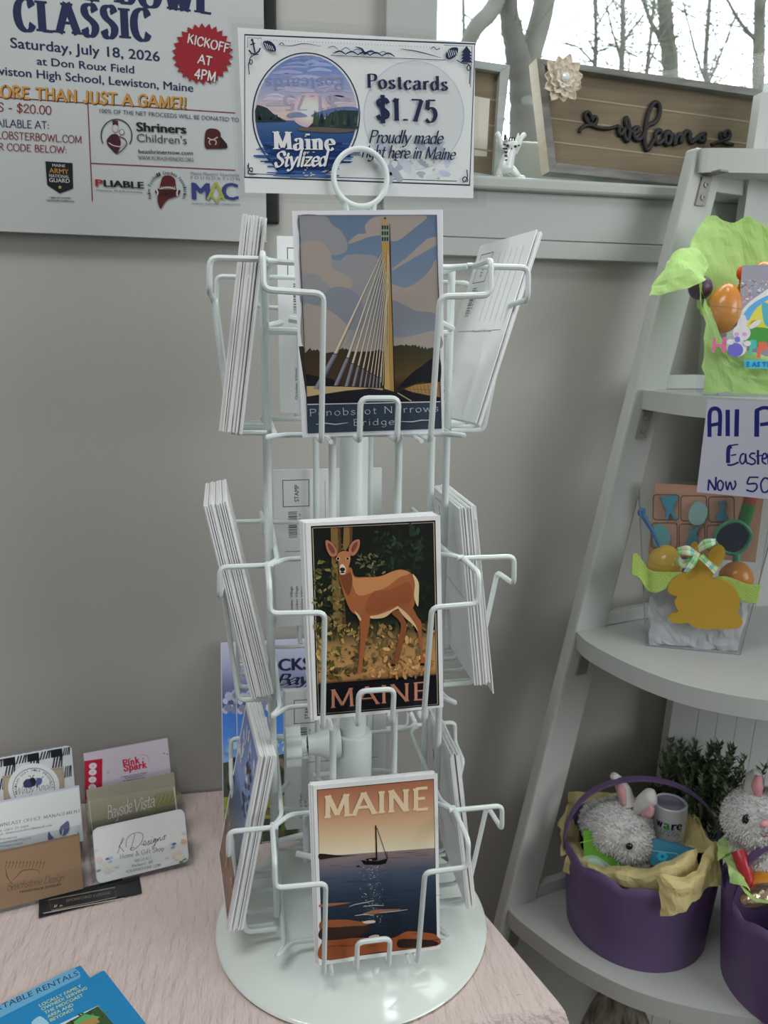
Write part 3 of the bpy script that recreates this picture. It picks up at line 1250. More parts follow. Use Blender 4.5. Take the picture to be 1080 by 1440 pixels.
for (x0, y0, x1, y1) in ((590, 270, 575, 1090), (594, 300, 560, 1100), (594, 340, 548, 1080), (596, 390, 590, 1000)):
    P.line([(x0, y0), (x1, y1)], 4, (206, 190, 160))
P.poly([(97, 1214), (913, 1196), (917, 1362), (102, 1391)], (52, 66, 80))
P.line([(97, 1216), (913, 1199)], 6, (214, 212, 216))
tx = (196, 196, 206)
P.text('Penobscot Narrows', (112, 1288), (900, 1258), 42, tx, 'celtic')
P.text('Bridge', (380, 1345), (630, 1338), 38, tx, 'celtic')
P.line([(150, 1338), (200, 1330), (270, 1338), (345, 1328)], 7, tx, taper=True)
P.line([(672, 1320), (740, 1322), (800, 1312), (860, 1312)], 7, tx, taper=True)
P.line([(43, 57), (888, 55), (918, 1362), (101, 1392)], 4, (50, 56, 70), True)
card_bridge = P.build('postcard', M['paper'], fm)
tag(card_bridge, 'postcard of a cable bridge tower in the top front pocket of the rack', 'postcard', 'postcards in the rack')

fm = front_matrix(1)
P = sheet_print(CW, CH, fm, (415, 720, 4.8), gain=1.18, sheet=(234, 234, 242), t=CT)
P.poly([(106, 95), (947, 56), (974, 1305), (148, 1378)], (16, 16, 20))
P.line([(118, 108), (936, 70), (962, 1296), (160, 1364)], 4, (196, 180, 150), True)
P.grad((124, 114), (930, 77), (955, 1290), (166, 1357), [(0, (20, 24, 20)), (.5, (24, 30, 22)), (.58, (84, 72, 44)), (.65, (168, 128, 80)), (.8, (196, 146, 92)), (.83, (160, 116, 72)), (.845, (16, 16, 22)), (1, (14, 15, 24))], 30)
rgE = lambda x0, x1, y0, y1: (lambda r: (r.uniform(x0, x1), r.uniform(y0, y1)))
P.blobs(90, rgE(520, 860, 90, 420), (14, 34), [(26, 40, 28), (34, 50, 36), (22, 34, 24), (44, 60, 46)], 3)
P.blobs(70, rgE(640, 930, 420, 800), (14, 30), [(24, 36, 28), (34, 46, 34), (20, 28, 24)], 4)
# two trunks
P.poly([(240, 108), (305, 105), (318, 400), (345, 790), (260, 790), (250, 500)], (128, 98, 56))
P.poly([(285, 106), (305, 105), (320, 500), (345, 790), (320, 790)], (84, 62, 36))
P.poly([(328, 104), (388, 101), (384, 210), (340, 260), (322, 250)], (134, 104, 58))
P.poly([(366, 102), (388, 101), (384, 210), (368, 235)], (88, 66, 38))
P.blobs(40, rgE(245, 320, 110, 780), (5, 12), [(150, 118, 70), (100, 78, 44)], 5)
P.blobs(150, rgE(128, 330, 330, 860), (10, 24), [(112, 104, 58), (84, 82, 46), (140, 128, 76), (52, 56, 34), (36, 42, 28)], 6)
P.blobs(50, rgE(410, 600, 280, 430), (8, 18), [(84, 88, 58), (60, 68, 46), (110, 110, 74)], 7)
P.blobs(150, rgE(150, 640, 740, 1080), (10, 26), [(160, 136, 76), (124, 106, 56), (92, 82, 46), (182, 156, 94), (66, 62, 36)], 8)
P.blobs(70, rgE(560, 930, 760, 1000), (14, 34), [(168, 128, 78), (138, 106, 62), (196, 150, 94), (106, 92, 52)], 9)
P.blobs(60, rgE(480, 930, 980, 1110), (12, 30), [(186, 138, 88), (168, 122, 74), (206, 158, 104)], 10)
P.blobs(50, rgE(150, 480, 1000, 1130), (10, 22), [(84, 76, 40), (60, 54, 30), (100, 90, 50)], 11)
# the deer
dk, md, lt, wh = (120, 66, 40), (164, 96, 58), (196, 134, 86), (220, 186, 140)
P.curve([(650, 680), (700, 660), (735, 720), (752, 770), (735, 850), (708, 960), (694, 1005), (640, 1036), (660, 990), (690, 880), (712, 770), (690, 720)], (134, 80, 50))
P.curve([(430, 690), (470, 690), (480, 780), (462, 900), (450, 1040), (440, 1085), (418, 1080), (428, 960), (436, 820)], dk)
P.curve([(300, 420), (372, 370), (400, 430), (470, 435), (570, 430), (660, 395), (720, 385), (780, 410), (805, 470), (808, 560), (795, 640), (740, 650), (690, 630), (650, 660), (600, 705), (510, 715), (440, 700), (380, 670), (340, 590), (312, 500)], md, 6)
P.curve([(372, 390), (400, 440), (480, 440), (570, 434), (660, 398), (720, 390), (770, 412), (700, 440), (620, 500), (520, 540), (430, 560), (390, 500)], lt, 6)
P.curve([(520, 540), (640, 520), (760, 470), (790, 560), (740, 640), (650, 640), (560, 680), (470, 670)], (150, 84, 50), 6)
P.curve([(500, 700), (560, 690), (640, 660), (690, 632), (700, 645), (660, 665), (600, 708), (520, 716)], wh, 6)
P.curve([(690, 632), (760, 620), (795, 650), (820, 700), (850, 745), (852, 830), (862, 960), (882, 985), (870, 1025), (842, 1030), (846, 970), (830, 830), (800, 760), (740, 700)], (158, 92, 56), 6)
P.curve([(690, 632), (760, 690), (806, 752), (826, 800), (800, 765), (736, 706), (696, 652)], wh, 5)
P.curve([(444, 690), (500, 690), (496, 780), (470, 900), (452, 1040), (445, 1082), (420, 1086), (432, 980), (440, 860)], (160, 94, 56), 6)
P.curve([(398, 664), (428, 690), (444, 720), (436, 730), (412, 690)], wh, 5)
P.curve([(790, 415), (830, 470), (832, 560), (828, 632), (812, 610), (800, 560), (806, 480)], (222, 200, 150), 5)
P.curve([(300, 395), (340, 420), (372, 400), (385, 470), (360, 560), (330, 520), (306, 460)], dk, 5)
P.curve([(282, 290), (318, 262), (360, 268), (372, 310), (362, 360), (342, 410), (318, 420), (300, 410), (294, 350)], (182, 118, 78), 6)
P.curve([(205, 190), (240, 200), (275, 245), (278, 290), (240, 296), (212, 250)], (176, 112, 84), 6)
P.curve([(218, 208), (245, 222), (268, 262), (255, 280), (228, 250)], (124, 66, 54), 5)
P.curve([(432, 185), (390, 195), (362, 240), (364, 285), (400, 288), (430, 240)], (176, 112, 84), 6)
P.curve([(420, 200), (395, 212), (376, 250), (388, 270), (412, 240)], (124, 66, 54), 5)
for ex in (288, 352):
    P.ell(ex, 312, 13, 11, (226, 196, 160))
    P.ell(ex, 312, 9, 9, (18, 14, 14))
P.curve([(302, 360), (320, 350), (340, 378), (336, 412), (318, 420), (300, 410)], (222, 204, 186), 5)
P.ell(318, 385, 18, 14, (38, 30, 30))
P.ell(318, 405, 16, 6, (60, 46, 44))
P.ell(660, 1028, 16, 8, (30, 22, 20))
P.ell(856, 1024, 16, 9, (30, 22, 20))
P.poly([(160, 1160), (952, 1112), (955, 1290), (166, 1357)], (15, 16, 24))
P.text('MAINE', (240, 1322), (893, 1264), 122, (96, 62, 52), 'roman')
P.text('MAINE', (240, 1316), (890, 1258), 122, (196, 132, 108), 'roman')
card_deer = P.build('postcard', M['paper'], fm)
tag(card_deer, 'postcard of a standing deer in the middle front pocket of the rack', 'postcard', 'postcards in the rack')

fm = front_matrix(2)
P = sheet_print(CW, CH, fm, (425, 1080, 5.143), gain=1.3, sheet=(234, 234, 242), t=CT)
P.poly([(105, 157), (952, 78), (976, 1286), (146, 1392)], (34, 30, 36))
P.grad((110, 162), (948, 84), (958, 578), (124, 640), [(0, (164, 104, 78)), (.35, (188, 138, 106)), (.7, (206, 178, 142)), (1, (220, 208, 182))], 24)
P.grad((124, 640), (958, 578), (972, 1284), (150, 1388), [(0, (140, 118, 116)), (.1, (112, 104, 112)), (.22, (70, 80, 98)), (.4, (42, 58, 76)), (.6, (30, 42, 58)), (1, (20, 24, 34))], 30)
rg = random.Random(12)
k = P.n
for i in range(110):
    y = rg.uniform(600, 1150)
    x = rg.uniform(130, 880)
    w = rg.uniform(40, 160)
    c = (84, 94, 112) if rg.random() < .5 else (24, 36, 54)
    f = (y-560)/600
    P.line([(x, y+40-.06*x), (x+w/2, y+40-.06*(x+w/2)+1), (x+w, y+40-.06*(x+w))], rg.uniform(1, 2.5), tuple(v*(1.15-.4*f) for v in c), taper=True, lay=k+i % 20)
for i in range(260):
    y = rg.uniform(690, 1130)
    x = 510+rg.gauss(0, 34+.02*(y-690))
    s_ = rg.uniform(1, 3.2)
    P.ell(x, y, s_*1.6, s_*.7, rg.choice([(200, 200, 196), (160, 166, 170), (110, 124, 138)]), 6, 0, k+20+i % 20)
P.n = k+41
P.curve([(124, 620), (200, 624), (290, 632), (400, 630), (290, 640), (200, 650), (126, 660)], (36, 30, 28))
for pts, c in (([(132, 985), (230, 975), (345, 972), (260, 990), (134, 1005)], (150, 96, 66)), ([(134, 1110), (240, 1095), (330, 1096), (420, 1110), (500, 1120), (400, 1150), (240, 1165), (138, 1175)], (140, 80, 50)),
               ([(450, 1050), (520, 1025), (610, 1020), (720, 1020), (600, 1040), (520, 1055)], (150, 104, 80)), ([(138, 1160), (260, 1150), (400, 1140), (480, 1150), (400, 1220), (142, 1240)], (54, 36, 32)),
               ([(142, 1262), (260, 1240), (420, 1225), (560, 1232), (660, 1225), (760, 1180), (900, 1190), (970, 1210), (972, 1284), (560, 1330), (150, 1388)], (146, 80, 46)),
               ([(440, 1110), (490, 1100), (530, 1106), (510, 1120), (450, 1122)], (196, 188, 180)), ([(480, 1220), (520, 1205), (556, 1208), (540, 1230), (500, 1234)], (190, 176, 160))):
    P.curve(pts, c)
for i in range(16):
    x = 160+i*52
    y = 1290+rg.uniform(-30, 40)-i*5
    P.line([(x, y), (x+40, y+rg.uniform(-14, 14)), (x+90, y+rg.uniform(-20, 6))], 4, (76, 40, 28), taper=True)
P.curve([(700, 1240), (820, 1235), (960, 1250), (968, 1280), (760, 1300), (690, 1290)], (44, 28, 26))
for pts in ([(340, 1000), (380, 985), (470, 968), (520, 955)], [(380, 1066), (450, 1056), (520, 1062)], [(440, 1000), (520, 990), (590, 992)], [(560, 1045), (660, 1035), (760, 1022)]):
    P.line(pts, 7, (170, 168, 168), taper=True)
P.poly([(428, 664), (470, 672), (540, 672), (618, 652), (604, 688), (560, 698), (446, 698)], (16, 14, 18))
P.poly([(460, 655), (535, 645), (538, 668), (470, 672)], (24, 20, 22))
P.rect(482, 658, 504, 668, (150, 130, 110))
P.poly([(527, 412), (536, 412), (543, 664), (533, 664)], (18, 14, 16))
P.line([(540, 430), (614, 650)], 4, (30, 24, 24))
P.line([(612, 600), (616, 650)], 3, (30, 24, 24))
P.ell(405, 708, 14, 5, (20, 18, 22))
P.text('MAINE', (160, 362), (908, 296), 162, (224, 196, 164), 'flare')
card_boat = P.build('postcard', M['paper'], fm)
tag(card_boat, 'postcard of a sailboat at sunset in the bottom front pocket of the rack', 'postcard', 'postcards in the rack')

# --- stacks
plain_mesh = {}


def plain(w, h):
    if (w, h) not in plain_mesh:
        plain_mesh[(w, h)] = blank(w, h).build('postcard', M['paper'])
        return plain_mesh[(w, h)], True
    o = plain_mesh[(w, h)].copy()
    COL.objects.link(o)
    return o, False


stamp_proto = None


def stamped():
    global stamp_proto
    if stamp_proto is None:
        stamp_proto = card_back(blank()).build('postcard', M['paper'])
        return stamp_proto
    o = stamp_proto.copy()
    COL.objects.link(o)
    return o


ft = ('top', 'middle', 'bottom')
rj = random.Random(21)
for i, N, ox, oz in ((0, 3, .0012, .0004), (1, 6, -.0042, .0022), (2, 5, -.0040, .0016)):
    for j in range(1, N):
        o, _ = plain(CW, CH)
        o.matrix_world = front_matrix(i) @ Matrix.Translation((ox*(.35+.65*j/N)+rj.uniform(-.0008, .0008), CT*1.06*j, oz*j/N)) @ Matrix.Rotation(rj.uniform(-.006, .006), 4, 'Y')
        tag(o, 'white edged postcard behind the %s card in the %s front pocket' % (('bridge', 'deer', 'sailboat')[i], ft[i]), 'postcard', 'postcards behind the %s card' % ('bridge', 'deer', 'sailboat')[i])

# the harbour picture on the outer card of the bottom left pocket
P = blank(CW, .160)
P.grad((.005, .155), (.0966, .155), (.0966, .005), (.005, .005), [(0, (96, 130, 190)), (.35, (120, 150, 205)), (.42, (60, 90, 130)), (.6, (70, 84, 100)), (.8, (140, 96, 66)), (1, (110, 76, 56))], 20)
P.blobs(60, lambda r: (r.uniform(.008, .094), r.uniform(.008, .06)), (.002, .006), [(150, 104, 72), (90, 64, 50), (60, 50, 46), (176, 136, 100)], 3)
P.blobs(30, lambda r: (r.uniform(.008, .094), r.uniform(.11, .15)), (.003, .008), [(226, 226, 232), (180, 190, 210)], 4)
P.blobs(26, lambda r: (r.uniform(.06, .094), r.uniform(.09, .14)), (.002, .006), [(50, 46, 56), (30, 30, 40), (90, 70, 70)], 5)
harbour = P.build('postcard', M['paper'])

# (face, tier, outer n at bottom / top, count, pitch, lift, sideways, width, height, twist, words)
stacks = [
    (3, 0, .107, .0862, 17, .00093, .000, .000, CW, CH, .00, 'left', None),
    (3, 1, .0900, .1215, 18, .00093, .002, .000, CW, .160, .03, 'left', None),
    (3, 2, .1185, .0880, 14, .00093, .010, .000, CW, .160, .10, 'left', 'harbour'),
    (1, 0, .0870, .1320, 5, .00093, .002, .004, CW, CH, .13, 'right', 'stamp'),
    (1, 1, .1120, .0935, 15, .00093, .003, .000, CW, CH, -.03, 'right', 'stamp'),
    (1, 2, .1060, .0855, 9, .00093, .004, .000, CW, CH, -.02, 'right', 'stamp'),
    (2, 0, .0860, .0850, 3, .00093, .002, .004, CW, CH, .00, 'rear', 'stamp'),
    (2, 1, .0900, .0870, 6, .00093, .012, .013, CW, CH, .02, 'rear', 'stamp'),
    (2, 2, .0900, .0880, 6, .00093, .008, .006, CW, CH, .00, 'rear', 'stamp'),
]
for (k, tier, nb, nt, N, pitch, lift, s0, w, h, tw, side, special) in stacks:
    depth = 0.0
    for j in range(N):
        s1 = s0+rj.uniform(-.0014, .0014)
        lab = 'white postcard in the stack of the %s %s pocket of the rack' % (ft[tier], side)
        grp = 'postcards in the %s %s pocket' % (ft[tier], side)
        if special == 'harbour' and j == 0:
            o = harbour
            lab, grp = 'harbour picture postcard facing left in the bottom left pocket', 'postcards in the rack'
        elif special == 'stamp' and j == N-1:
            o = stamped()
            lab = 'back of a postcard with stamp box in the %s %s pocket' % (ft[tier], side)
            grp = 'postcards in the rack'
        else:
            o, _ = plain(w, h)
        if (k, tier, j) == (1, 1, 0):
            lift_ = lift-.010
            nb_, nt_ = nb+.002, nt
        else:
            lift_, nb_, nt_ = lift, nb, nt
        m = card_matrix(k, nb_, nt_, HZ[tier]-.0762+lift_+rj.uniform(0, .0012), s1, rj.uniform(-.008, .008), tw, w, h)
        o.matrix_world = m @ Matrix.Translation((0, depth, 0))
        depth += pitch if j % 5 != 3 else pitch+.0005
        tag(o, lab, 'postcard', grp)

# ================================================================== laminated sign in the ring clip
SY = RY-.0165
fm, SW, SH = quad_frame(py(342, 43, SY), py(671.5, 56, SY), py(662.6, 282, SY), py(336.7, 267, SY))
sign = thing('price_sign', 'laminated Postcards $1.75 sign clipped on top of the rack', 'sign', tuple(fm.translation))
P = sheet_print(SW, SH, fm, (320, 30, 2.7), gain=1.55, sheet=(204, 206, 216), t=.0004)
nv_ = (28, 36, 66)
P.line([(65, 51), (940, 86), (919, 622), (65, 592)], 4.5, nv_, True)
P.line([(76, 100), (76, 62), (130, 64)], 2, nv_)
P.line([(820, 90), (928, 95), (922, 250)], 2, nv_)
P.line([(76, 545), (76, 578), (400, 592), (870, 607)], 3, nv_)
# faint print showing through from the other side
P.ell(707, 357, 192, 208, (176, 180, 192), 60)
P.ell(707, 357, 188, 204, (201, 204, 214), 60)
P.blobs(50, lambda r: (r.uniform(560, 860), r.uniform(470, 590)), (14, 40), [(190, 194, 208), (184, 189, 204)], 9)
P.text('Stylized', (812, 500), (600, 498), -44, (214, 216, 226), 'fatscript')
# painted scene in a ring
P.ell(298, 356, 205, 238, nv_, 64)
P.ell(298, 356, 200, 233, (214, 218, 228), 64)
cir = [(298+193*math.cos(a), 356+226*math.sin(a)) for a in np.linspace(0, 2*PI, 61)[:-1]]
P.clipgrad(cir, [(0, (96, 118, 172)), (.2, (130, 146, 186)), (.38, (178, 168, 182)), (.5, (206, 186, 178)), (.545, (196, 170, 160)), (.55, (70, 98, 140)), (.7, (44, 76, 126)), (1, (24, 44, 92))], 44)
rg = random.Random(31)
kk = P.n
for i in range(70):
    y = rg.uniform(142, 345)
    hw = 190*math.sqrt(max(0, 1-((y-356)/226)**2))
    x0 = 298+rg.uniform(-hw, hw*.6)
    x1 = min(298+hw-4, x0+rg.uniform(40, 120))
    t = (y-140)/200
    base_ = (126+70*t, 140+38*t, 186+4*t)
    k_ = rg.uniform(.88, 1.14)
    if x1-x0 > 24:
        P.line(catmull([(x0, y), ((x0+x1)/2, y-rg.uniform(2, 8)), (x1, y+rg.uniform(-2, 3))], 4), rg.uniform(6, 16), tuple(min(235, v*k_) for v in base_), taper=True, lay=kk+i % 24)
P.n = kk+25
for i in range(7):
    P.ell(312, 338, 74-i*10, 66-i*9, tuple(a+(b_-a)*(i/6) for a, b_ in zip((192, 172, 180), (238, 222, 204))), 30)
P.text('Postcards', (440, 216), (140, 216), -44, (128, 136, 170), 'serif')
P.text('$1.75', (420, 284), (210, 280), -56, (160, 152, 172), 'serif')
P.curve([(330, 350), (380, 335), (440, 325), (492, 330), (490, 360), (330, 364)], (92, 112, 150))
P.curve([(230, 352), (262, 345), (285, 350), (300, 362), (230, 364)], (120, 132, 164))
P.poly([(104, 340), (112, 318), (130, 322), (150, 330), (172, 350), (200, 368), (228, 380), (106, 384)], (40, 56, 58))
P.poly([(300, 408), (330, 380), (372, 372), (390, 348), (430, 338), (496, 340), (492, 400), (470, 420), (330, 414)], (42, 56, 60))
rg = random.Random(8)
kk = P.n
for i in range(46):
    if i % 3:
        x = rg.uniform(330, 492)
        yb2 = 412-rg.uniform(0, 30)
        hh = rg.uniform(20, 62)
    else:
        x = rg.uniform(104, 205)
        yb2 = 378-rg.uniform(0, 6)
        hh = rg.uniform(14, 46)*(1-(x-104)/150)
    P.poly([(x-9, yb2), (x+9, yb2), (x, yb2-hh)], rg.choice([(34, 50, 52), (48, 66, 60), (60, 76, 60), (28, 42, 50)]), lay=kk+i % 12)
P.n = kk+13
P.curve([(262, 410), (330, 402), (440, 408), (488, 414), (420, 424), (300, 418)], (96, 84, 76))
# brushed water below the ring
kk = P.n
for i in range(60):
    y = rg.uniform(455, 592)
    hw = 200*(1-abs(y-500)/170)
    x0 = 298-hw*rg.uniform(.6, 1.1)
    x1 = 298+hw*rg.uniform(.5, 1.08)
    if y > 540:
        x0, x1 = 298-rg.uniform(40, 150), 298+rg.uniform(20, 140)
    c = rg.choice([(36, 66, 120), (26, 48, 98), (50, 84, 138), (22, 40, 84), (70, 100, 150)])
    P.line([(x0, y), ((x0+x1)/2, y+rg.uniform(-3, 3)), (x1, y+2)], rg.uniform(5, 13), c, taper=True, lay=kk+i % 20)
for i in range(26):
    y = rg.uniform(425, 590)
    P.ell(306+rg.gauss(0, 9), y, rg.uniform(3, 9), 2, (214, 186, 130), 8, 0, kk+20+i % 5)
P.n = kk+26
P.text('Maine', (175, 490), (414, 494), 66, (20, 34, 74), 'fat')
P.text('Maine', (172, 486), (411, 490), 66, (234, 236, 242), 'fat')
P.text('Stylized', (182, 556), (394, 552), 54, (18, 32, 72), 'fatscript')
P.text('Stylized', (178, 552), (390, 548), 54, (234, 236, 242), 'fatscript')
P.text('Postcards', (530, 254), (836, 264), 52, (32, 36, 66), 'semi')
P.text('$1.75', (562, 376), (796, 384), 84, (32, 36, 66), 'semi')
P.text('Proudly made', (536, 462), (820, 466), 46, (34, 38, 68), 'script')
P.text('right here in Maine', (508, 516), (866, 526), 44, (34, 38, 68), 'script')
# corner ornaments
P.line([(95, 78), (104, 122)], 6, nv_)
P.line([(86, 92), (104, 86)], 5, nv_)
P.line([(80, 112), (92, 126), (106, 126), (118, 118), (124, 104)], 6, nv_)
P.ell(93, 74, 5, 5, nv_)
P.curve([(136, 80), (160, 78), (180, 96), (182, 116), (160, 114), (140, 98)], nv_)
for i in range(4):
    P.line([(140+i*9, 84+i*4), (152+i*8, 108+i*2)], 2, (200, 204, 216))
P.curve([(828, 124), (846, 104), (872, 104), (868, 130), (846, 146), (828, 142)], nv_)
for i in range(5):
    P.line([(832+i*8, 110+i*1), (840+i*7, 140-i*3)], 2.2, (200, 204, 216))
for i in range(4):
    P.poly([(905, 96+i*12), (886-i*1, 122+i*12), (925+i*1, 124+i*12)], nv_)
P.line([(904, 140), (904, 152)], 5, nv_)
P.line(catmull([(118, 128), (98, 132), (84, 146), (86, 166), (94, 160), (90, 148), (80, 165), (82, 205)], 5), 3.5, nv_)
P.line(catmull([(868, 150), (890, 162), (910, 165), (920, 180), (912, 190), (906, 178), (918, 172), (916, 240)], 5), 3.5, nv_)
P.line(catmull([(80, 540), (80, 560), (92, 574), (94, 560), (84, 560), (80, 580), (110, 582)], 5), 4, nv_)
P.line(catmull([(906, 565), (908, 595), (896, 612), (890, 600), (900, 592), (910, 604), (904, 612)], 5), 4, nv_)
for i in range(60):
    P.rect(115+i*11.6, 70+i*.5, 118+i*11.6, 75+i*.5, (150, 154, 176))
    P.n -= 1
P.n += 1
P.line(catmull([(195, 92), (240, 96), (290, 88), (355, 98)], 5), 3, nv_, taper=True)
P.line(catmull([(196, 92), (205, 84), (214, 92)], 4), 3, nv_)
P.line([(390, 132), (560, 140), (700, 145), (826, 150)], 2.4, nv_)
for q in range(5):
    P.line(catmull([(380+q*48, 104+q*5+(8 if q % 2 else 0)), (400+q*48, 98+q*5), (420+q*48, 112+q*5)], 5), 4, (90, 104, 140), taper=True)
    P.line(catmull([(400+q*46, 126+q*2), (425+q*46, 116+q*2), (450+q*46, 130+q*2)], 5), 6, nv_, taper=True)
P.line(catmull([(484, 100), (508, 108), (520, 126), (535, 118), (560, 120)], 5), 8, nv_, taper=True)
P.line(catmull([(655, 108), (720, 118), (810, 142)], 5), 4, nv_, taper=True)
P.line(catmull([(770, 108), (780, 100), (790, 110), (805, 106)], 4), 3, nv_)
at(P.build('sign_paper', M['thin'], fm), sign)
b = MB()
mg = .0065
fmi = fm
for (x0, x1, z0, z1, y) in ((-mg, SW+mg*.5, -mg*.6, SH+mg, -.0009), (-mg*.6, SW+mg*1.7, -mg, SH+mg*.5, .0012)):
    q = [fmi @ Vector(v) for v in ((x0, y, z0), (x1, y, z0), (x1, y, z1), (x0, y, z1))]
    q2 = [fmi @ Vector((v[0], v[1]+.0002, v[2])) for v in ((x0, y, z0), (x1, y, z0), (x1, y, z1), (x0, y, z1))]
    b.add(q+q2, [(0, 1, 2, 3), (7, 6, 5, 4), (0, 4, 5, 1), (1, 5, 6, 2), (2, 6, 7, 3), (3, 7, 4, 0)])
at(b.build('laminate_sleeve', M['clear']), sign)

# ================================================================== board and poster on the wall
b = MB()
c0, c1 = py(389.5, 0, WY-.006), py(385.5, 315, WY-.006)
box(b, (-.25, WY-.008, c1[2]), (c0[0]-.001, WY, 1.95))
tag(b.build('wall_board', M['black'], None, None, None, .002), 'black board showing at the right edge behind the white event poster', 'board')
PYY = WY-.0165
BRp = py(375, 341, PYY)
BLp = py(0, 325, PYY)
TRp = py(363, 0, PYY)
PW_, PH_ = .56, .62
sx = (BRp-BLp)/np.linalg.norm(BRp-BLp)
up = TRp-BRp
up = up-sx*np.dot(up, sx)
up /= np.linalg.norm(up)
fm = frame(BRp-sx*PW_, sx, np.cross(sx, up) if np.cross(sx, up)[1] < 0 else -np.cross(sx, up), up)
P = sheet_print(PW_, PH_, fm, (0, 0, 1), gain=1.0, sheet=(183, 187, 187), t=.006)
nvy, red, gold, blk = (30, 36, 74), (124, 30, 42), (190, 136, 58), (24, 24, 28)
P.text('LOBSTER', (-60, -24), (140, 3), 40, nvy, 'poster')
P.text('BOWL', (160, 3), (297, 20), 40, nvy, 'poster')
P.text('CLASSIC', (20, 41), (214, 57), 43, nvy, 'poster')
P.text('Saturday, July 18, 2026', (15, 67), (225, 86.5), 15, nvy, 'bold')
P.text('at Don Roux Field', (52, 91), (189, 103.5), 11.5, nvy, 'bold')
P.text('Lewiston High School, Lewiston, Maine', (-25, 103), (272, 129.5), 12.5, nvy, 'bold')
P.line([(-40, 134), (331, 159)], 1.4, red)
for dx, dy, c in ((1.2, 1.2, (70, 46, 30)), (0, 0, gold)):
    P.text('MORE THAN JUST A GAME!!', (-17+dx, 135+dy), (262+dx, 153+dy), 16, c, 'grunge')
P.line([(123.6, 144), (130, 283)], 1.4, red)
P.line([(127, 229.6), (331, 239.5)], 1.4, red)
P.text('TICKETS - $20.00', (-62, 152), (73, 161), 11.5, red, 'hand')
P.text('AVAILABLE AT:', (-24, 177), (69, 181.5), 10.5, nvy, 'hand')
P.text('MAINELOBSTERBOWL.COM', (-44, 192), (115, 201.5), 10, red, 'hand')
P.text('SCAN QR CODE BELOW:', (-44, 209), (94, 215.5), 9.5, red, 'hand')
P.poly([(64, 227), (102, 229.5), (103, 265), (84.5, 272), (66.5, 260)], blk)
P.text('MAINE', (74, 234.5), (92, 235.5), 4.2, (180, 180, 182), 'bold')
P.text('ARMY', (69.5, 243), (97, 245), 7, (176, 128, 60), 'bold')
P.text('NATIONAL', (69.5, 249.2), (98, 251), 4.6, (180, 180, 182), 'bold')
P.text('GUARD', (69.5, 256), (98.5, 257.5), 5.8, (190, 190, 192), 'bold')
P.poly([(84.5+(3 if i % 2 == 0 else 1.3)*math.sin(i*PI/5), 263.5-(3 if i % 2 == 0 else 1.3)*math.cos(i*PI/5)) for i in range(10)], (190, 160, 110))
P.text('1-800-GO-GUARD', (70, 279), (100, 280), 2.4, blk, 'bold')
P.text('NATIONALGUARD.com', (66, 283), (104.5, 284.4), 2.6, blk, 'bold')
P.text('100% OF THE NET PROCEEDS WILL BE DONATED TO', (140.5, 159), (336, 172), 6.4, (56, 60, 76), 'sans')
P.line([(164+21.5*math.cos(a), 191-23*math.sin(a)) for a in np.linspace(-.55, PI+.5, 40)], 1.5, (40, 34, 40))
P.poly([(158.5, 169), (166, 170), (166.5, 177), (158.5, 176)], (70, 24, 32))
P.ell(162.3, 181, 4.2, 5.6, (150, 146, 148))
P.ell(162.3, 181, 3.4, 4.8, (186, 184, 184))
P.curve([(151, 196), (158, 189), (166, 190), (170, 200), (168, 210), (163, 216), (155, 208), (151, 203)], (66, 24, 34))
P.line(catmull([(168, 192), (176, 196), (178, 204), (170, 213), (164, 217)], 5), 1.3, (60, 44, 52))
P.ell(171.5, 186, 3.6, 4.2, (80, 66, 72))
P.ell(171.5, 186, 2.8, 3.4, (190, 188, 188))
P.line(catmull([(153, 201), (160, 205), (170, 206), (176, 200)], 5), 1.3, (190, 180, 182))
P.text('Shriners', (192, 184.5), (262.5, 188.3), 13, blk, 'black')
P.text('Children\'s', (193, 199.5), (263, 203.2), 12, (64, 64, 70), 'sans')
P.text('beashrinernow.com', (195, 215.8), (271.5, 218.2), 6, (60, 56, 62), 'bold')
P.text('WWW.KORASHRINERS.ORG', (194.5, 224.2), (272.5, 227.8), 5.2, (40, 40, 48), 'hand')
P.curve([(290, 184), (303, 181.5), (310, 187), (311, 196), (319, 204), (318, 209), (300, 209.5), (288.5, 207.5)], (70, 26, 30))
P.poly([(310, 192), (319.5, 203), (318.5, 209.5), (308, 209)], (36, 22, 26))
P.line(catmull([(292, 194), (299, 197), (306, 193)], 4), 1.4, (186, 170, 160))
P.line(catmull([(296, 204), (294, 199), (299, 196.5), (304, 199), (303, 204)], 4), 1.4, (186, 170, 160))
P.text('P', (134.5, 262), (145.5, 262.4), 10, (150, 26, 46), 'black')
P.text('LIABLE', (146, 262.4), (203, 265.4), 9.6, blk, 'black')
P.text('Marketing, PR & Broadcasting', (136, 268.6), (200, 271.4), 2.6, (90, 90, 96), 'sans')
P.curve([(229, 249), (238, 247), (246, 252), (248, 266), (254, 268), (250, 276), (240, 279), (232, 285), (226, 294), (222, 284), (222, 276), (225, 262)], (84, 28, 32), 4)
P.curve([(218, 270), (226, 264), (236, 263), (246, 265), (253, 271), (244, 277), (228, 277)], (70, 22, 26), 4)
P.line(catmull([(224, 266), (236, 263.5), (247, 266.5)], 5), 1.2, (196, 190, 188))
for i in range(8):
    P.line([(227+i*2.6, 262.5), (227+i*2.6, 266.5)], .8, (196, 190, 188))
P.line(catmull([(220, 266), (222, 271), (221, 275)], 4), 2, (196, 192, 190))
P.line(catmull([(250, 267), (249, 272), (249.5, 276)], 4), 2, (196, 192, 190))
P.text('MFCA', (229, 274), (245, 274.6), 3.4, (34, 18, 20), 'bold')
P.arctext('Maine Football Coaches Association', 235, 269, 23.5, 206, -26, 5.2, (36, 36, 42), 'bold')
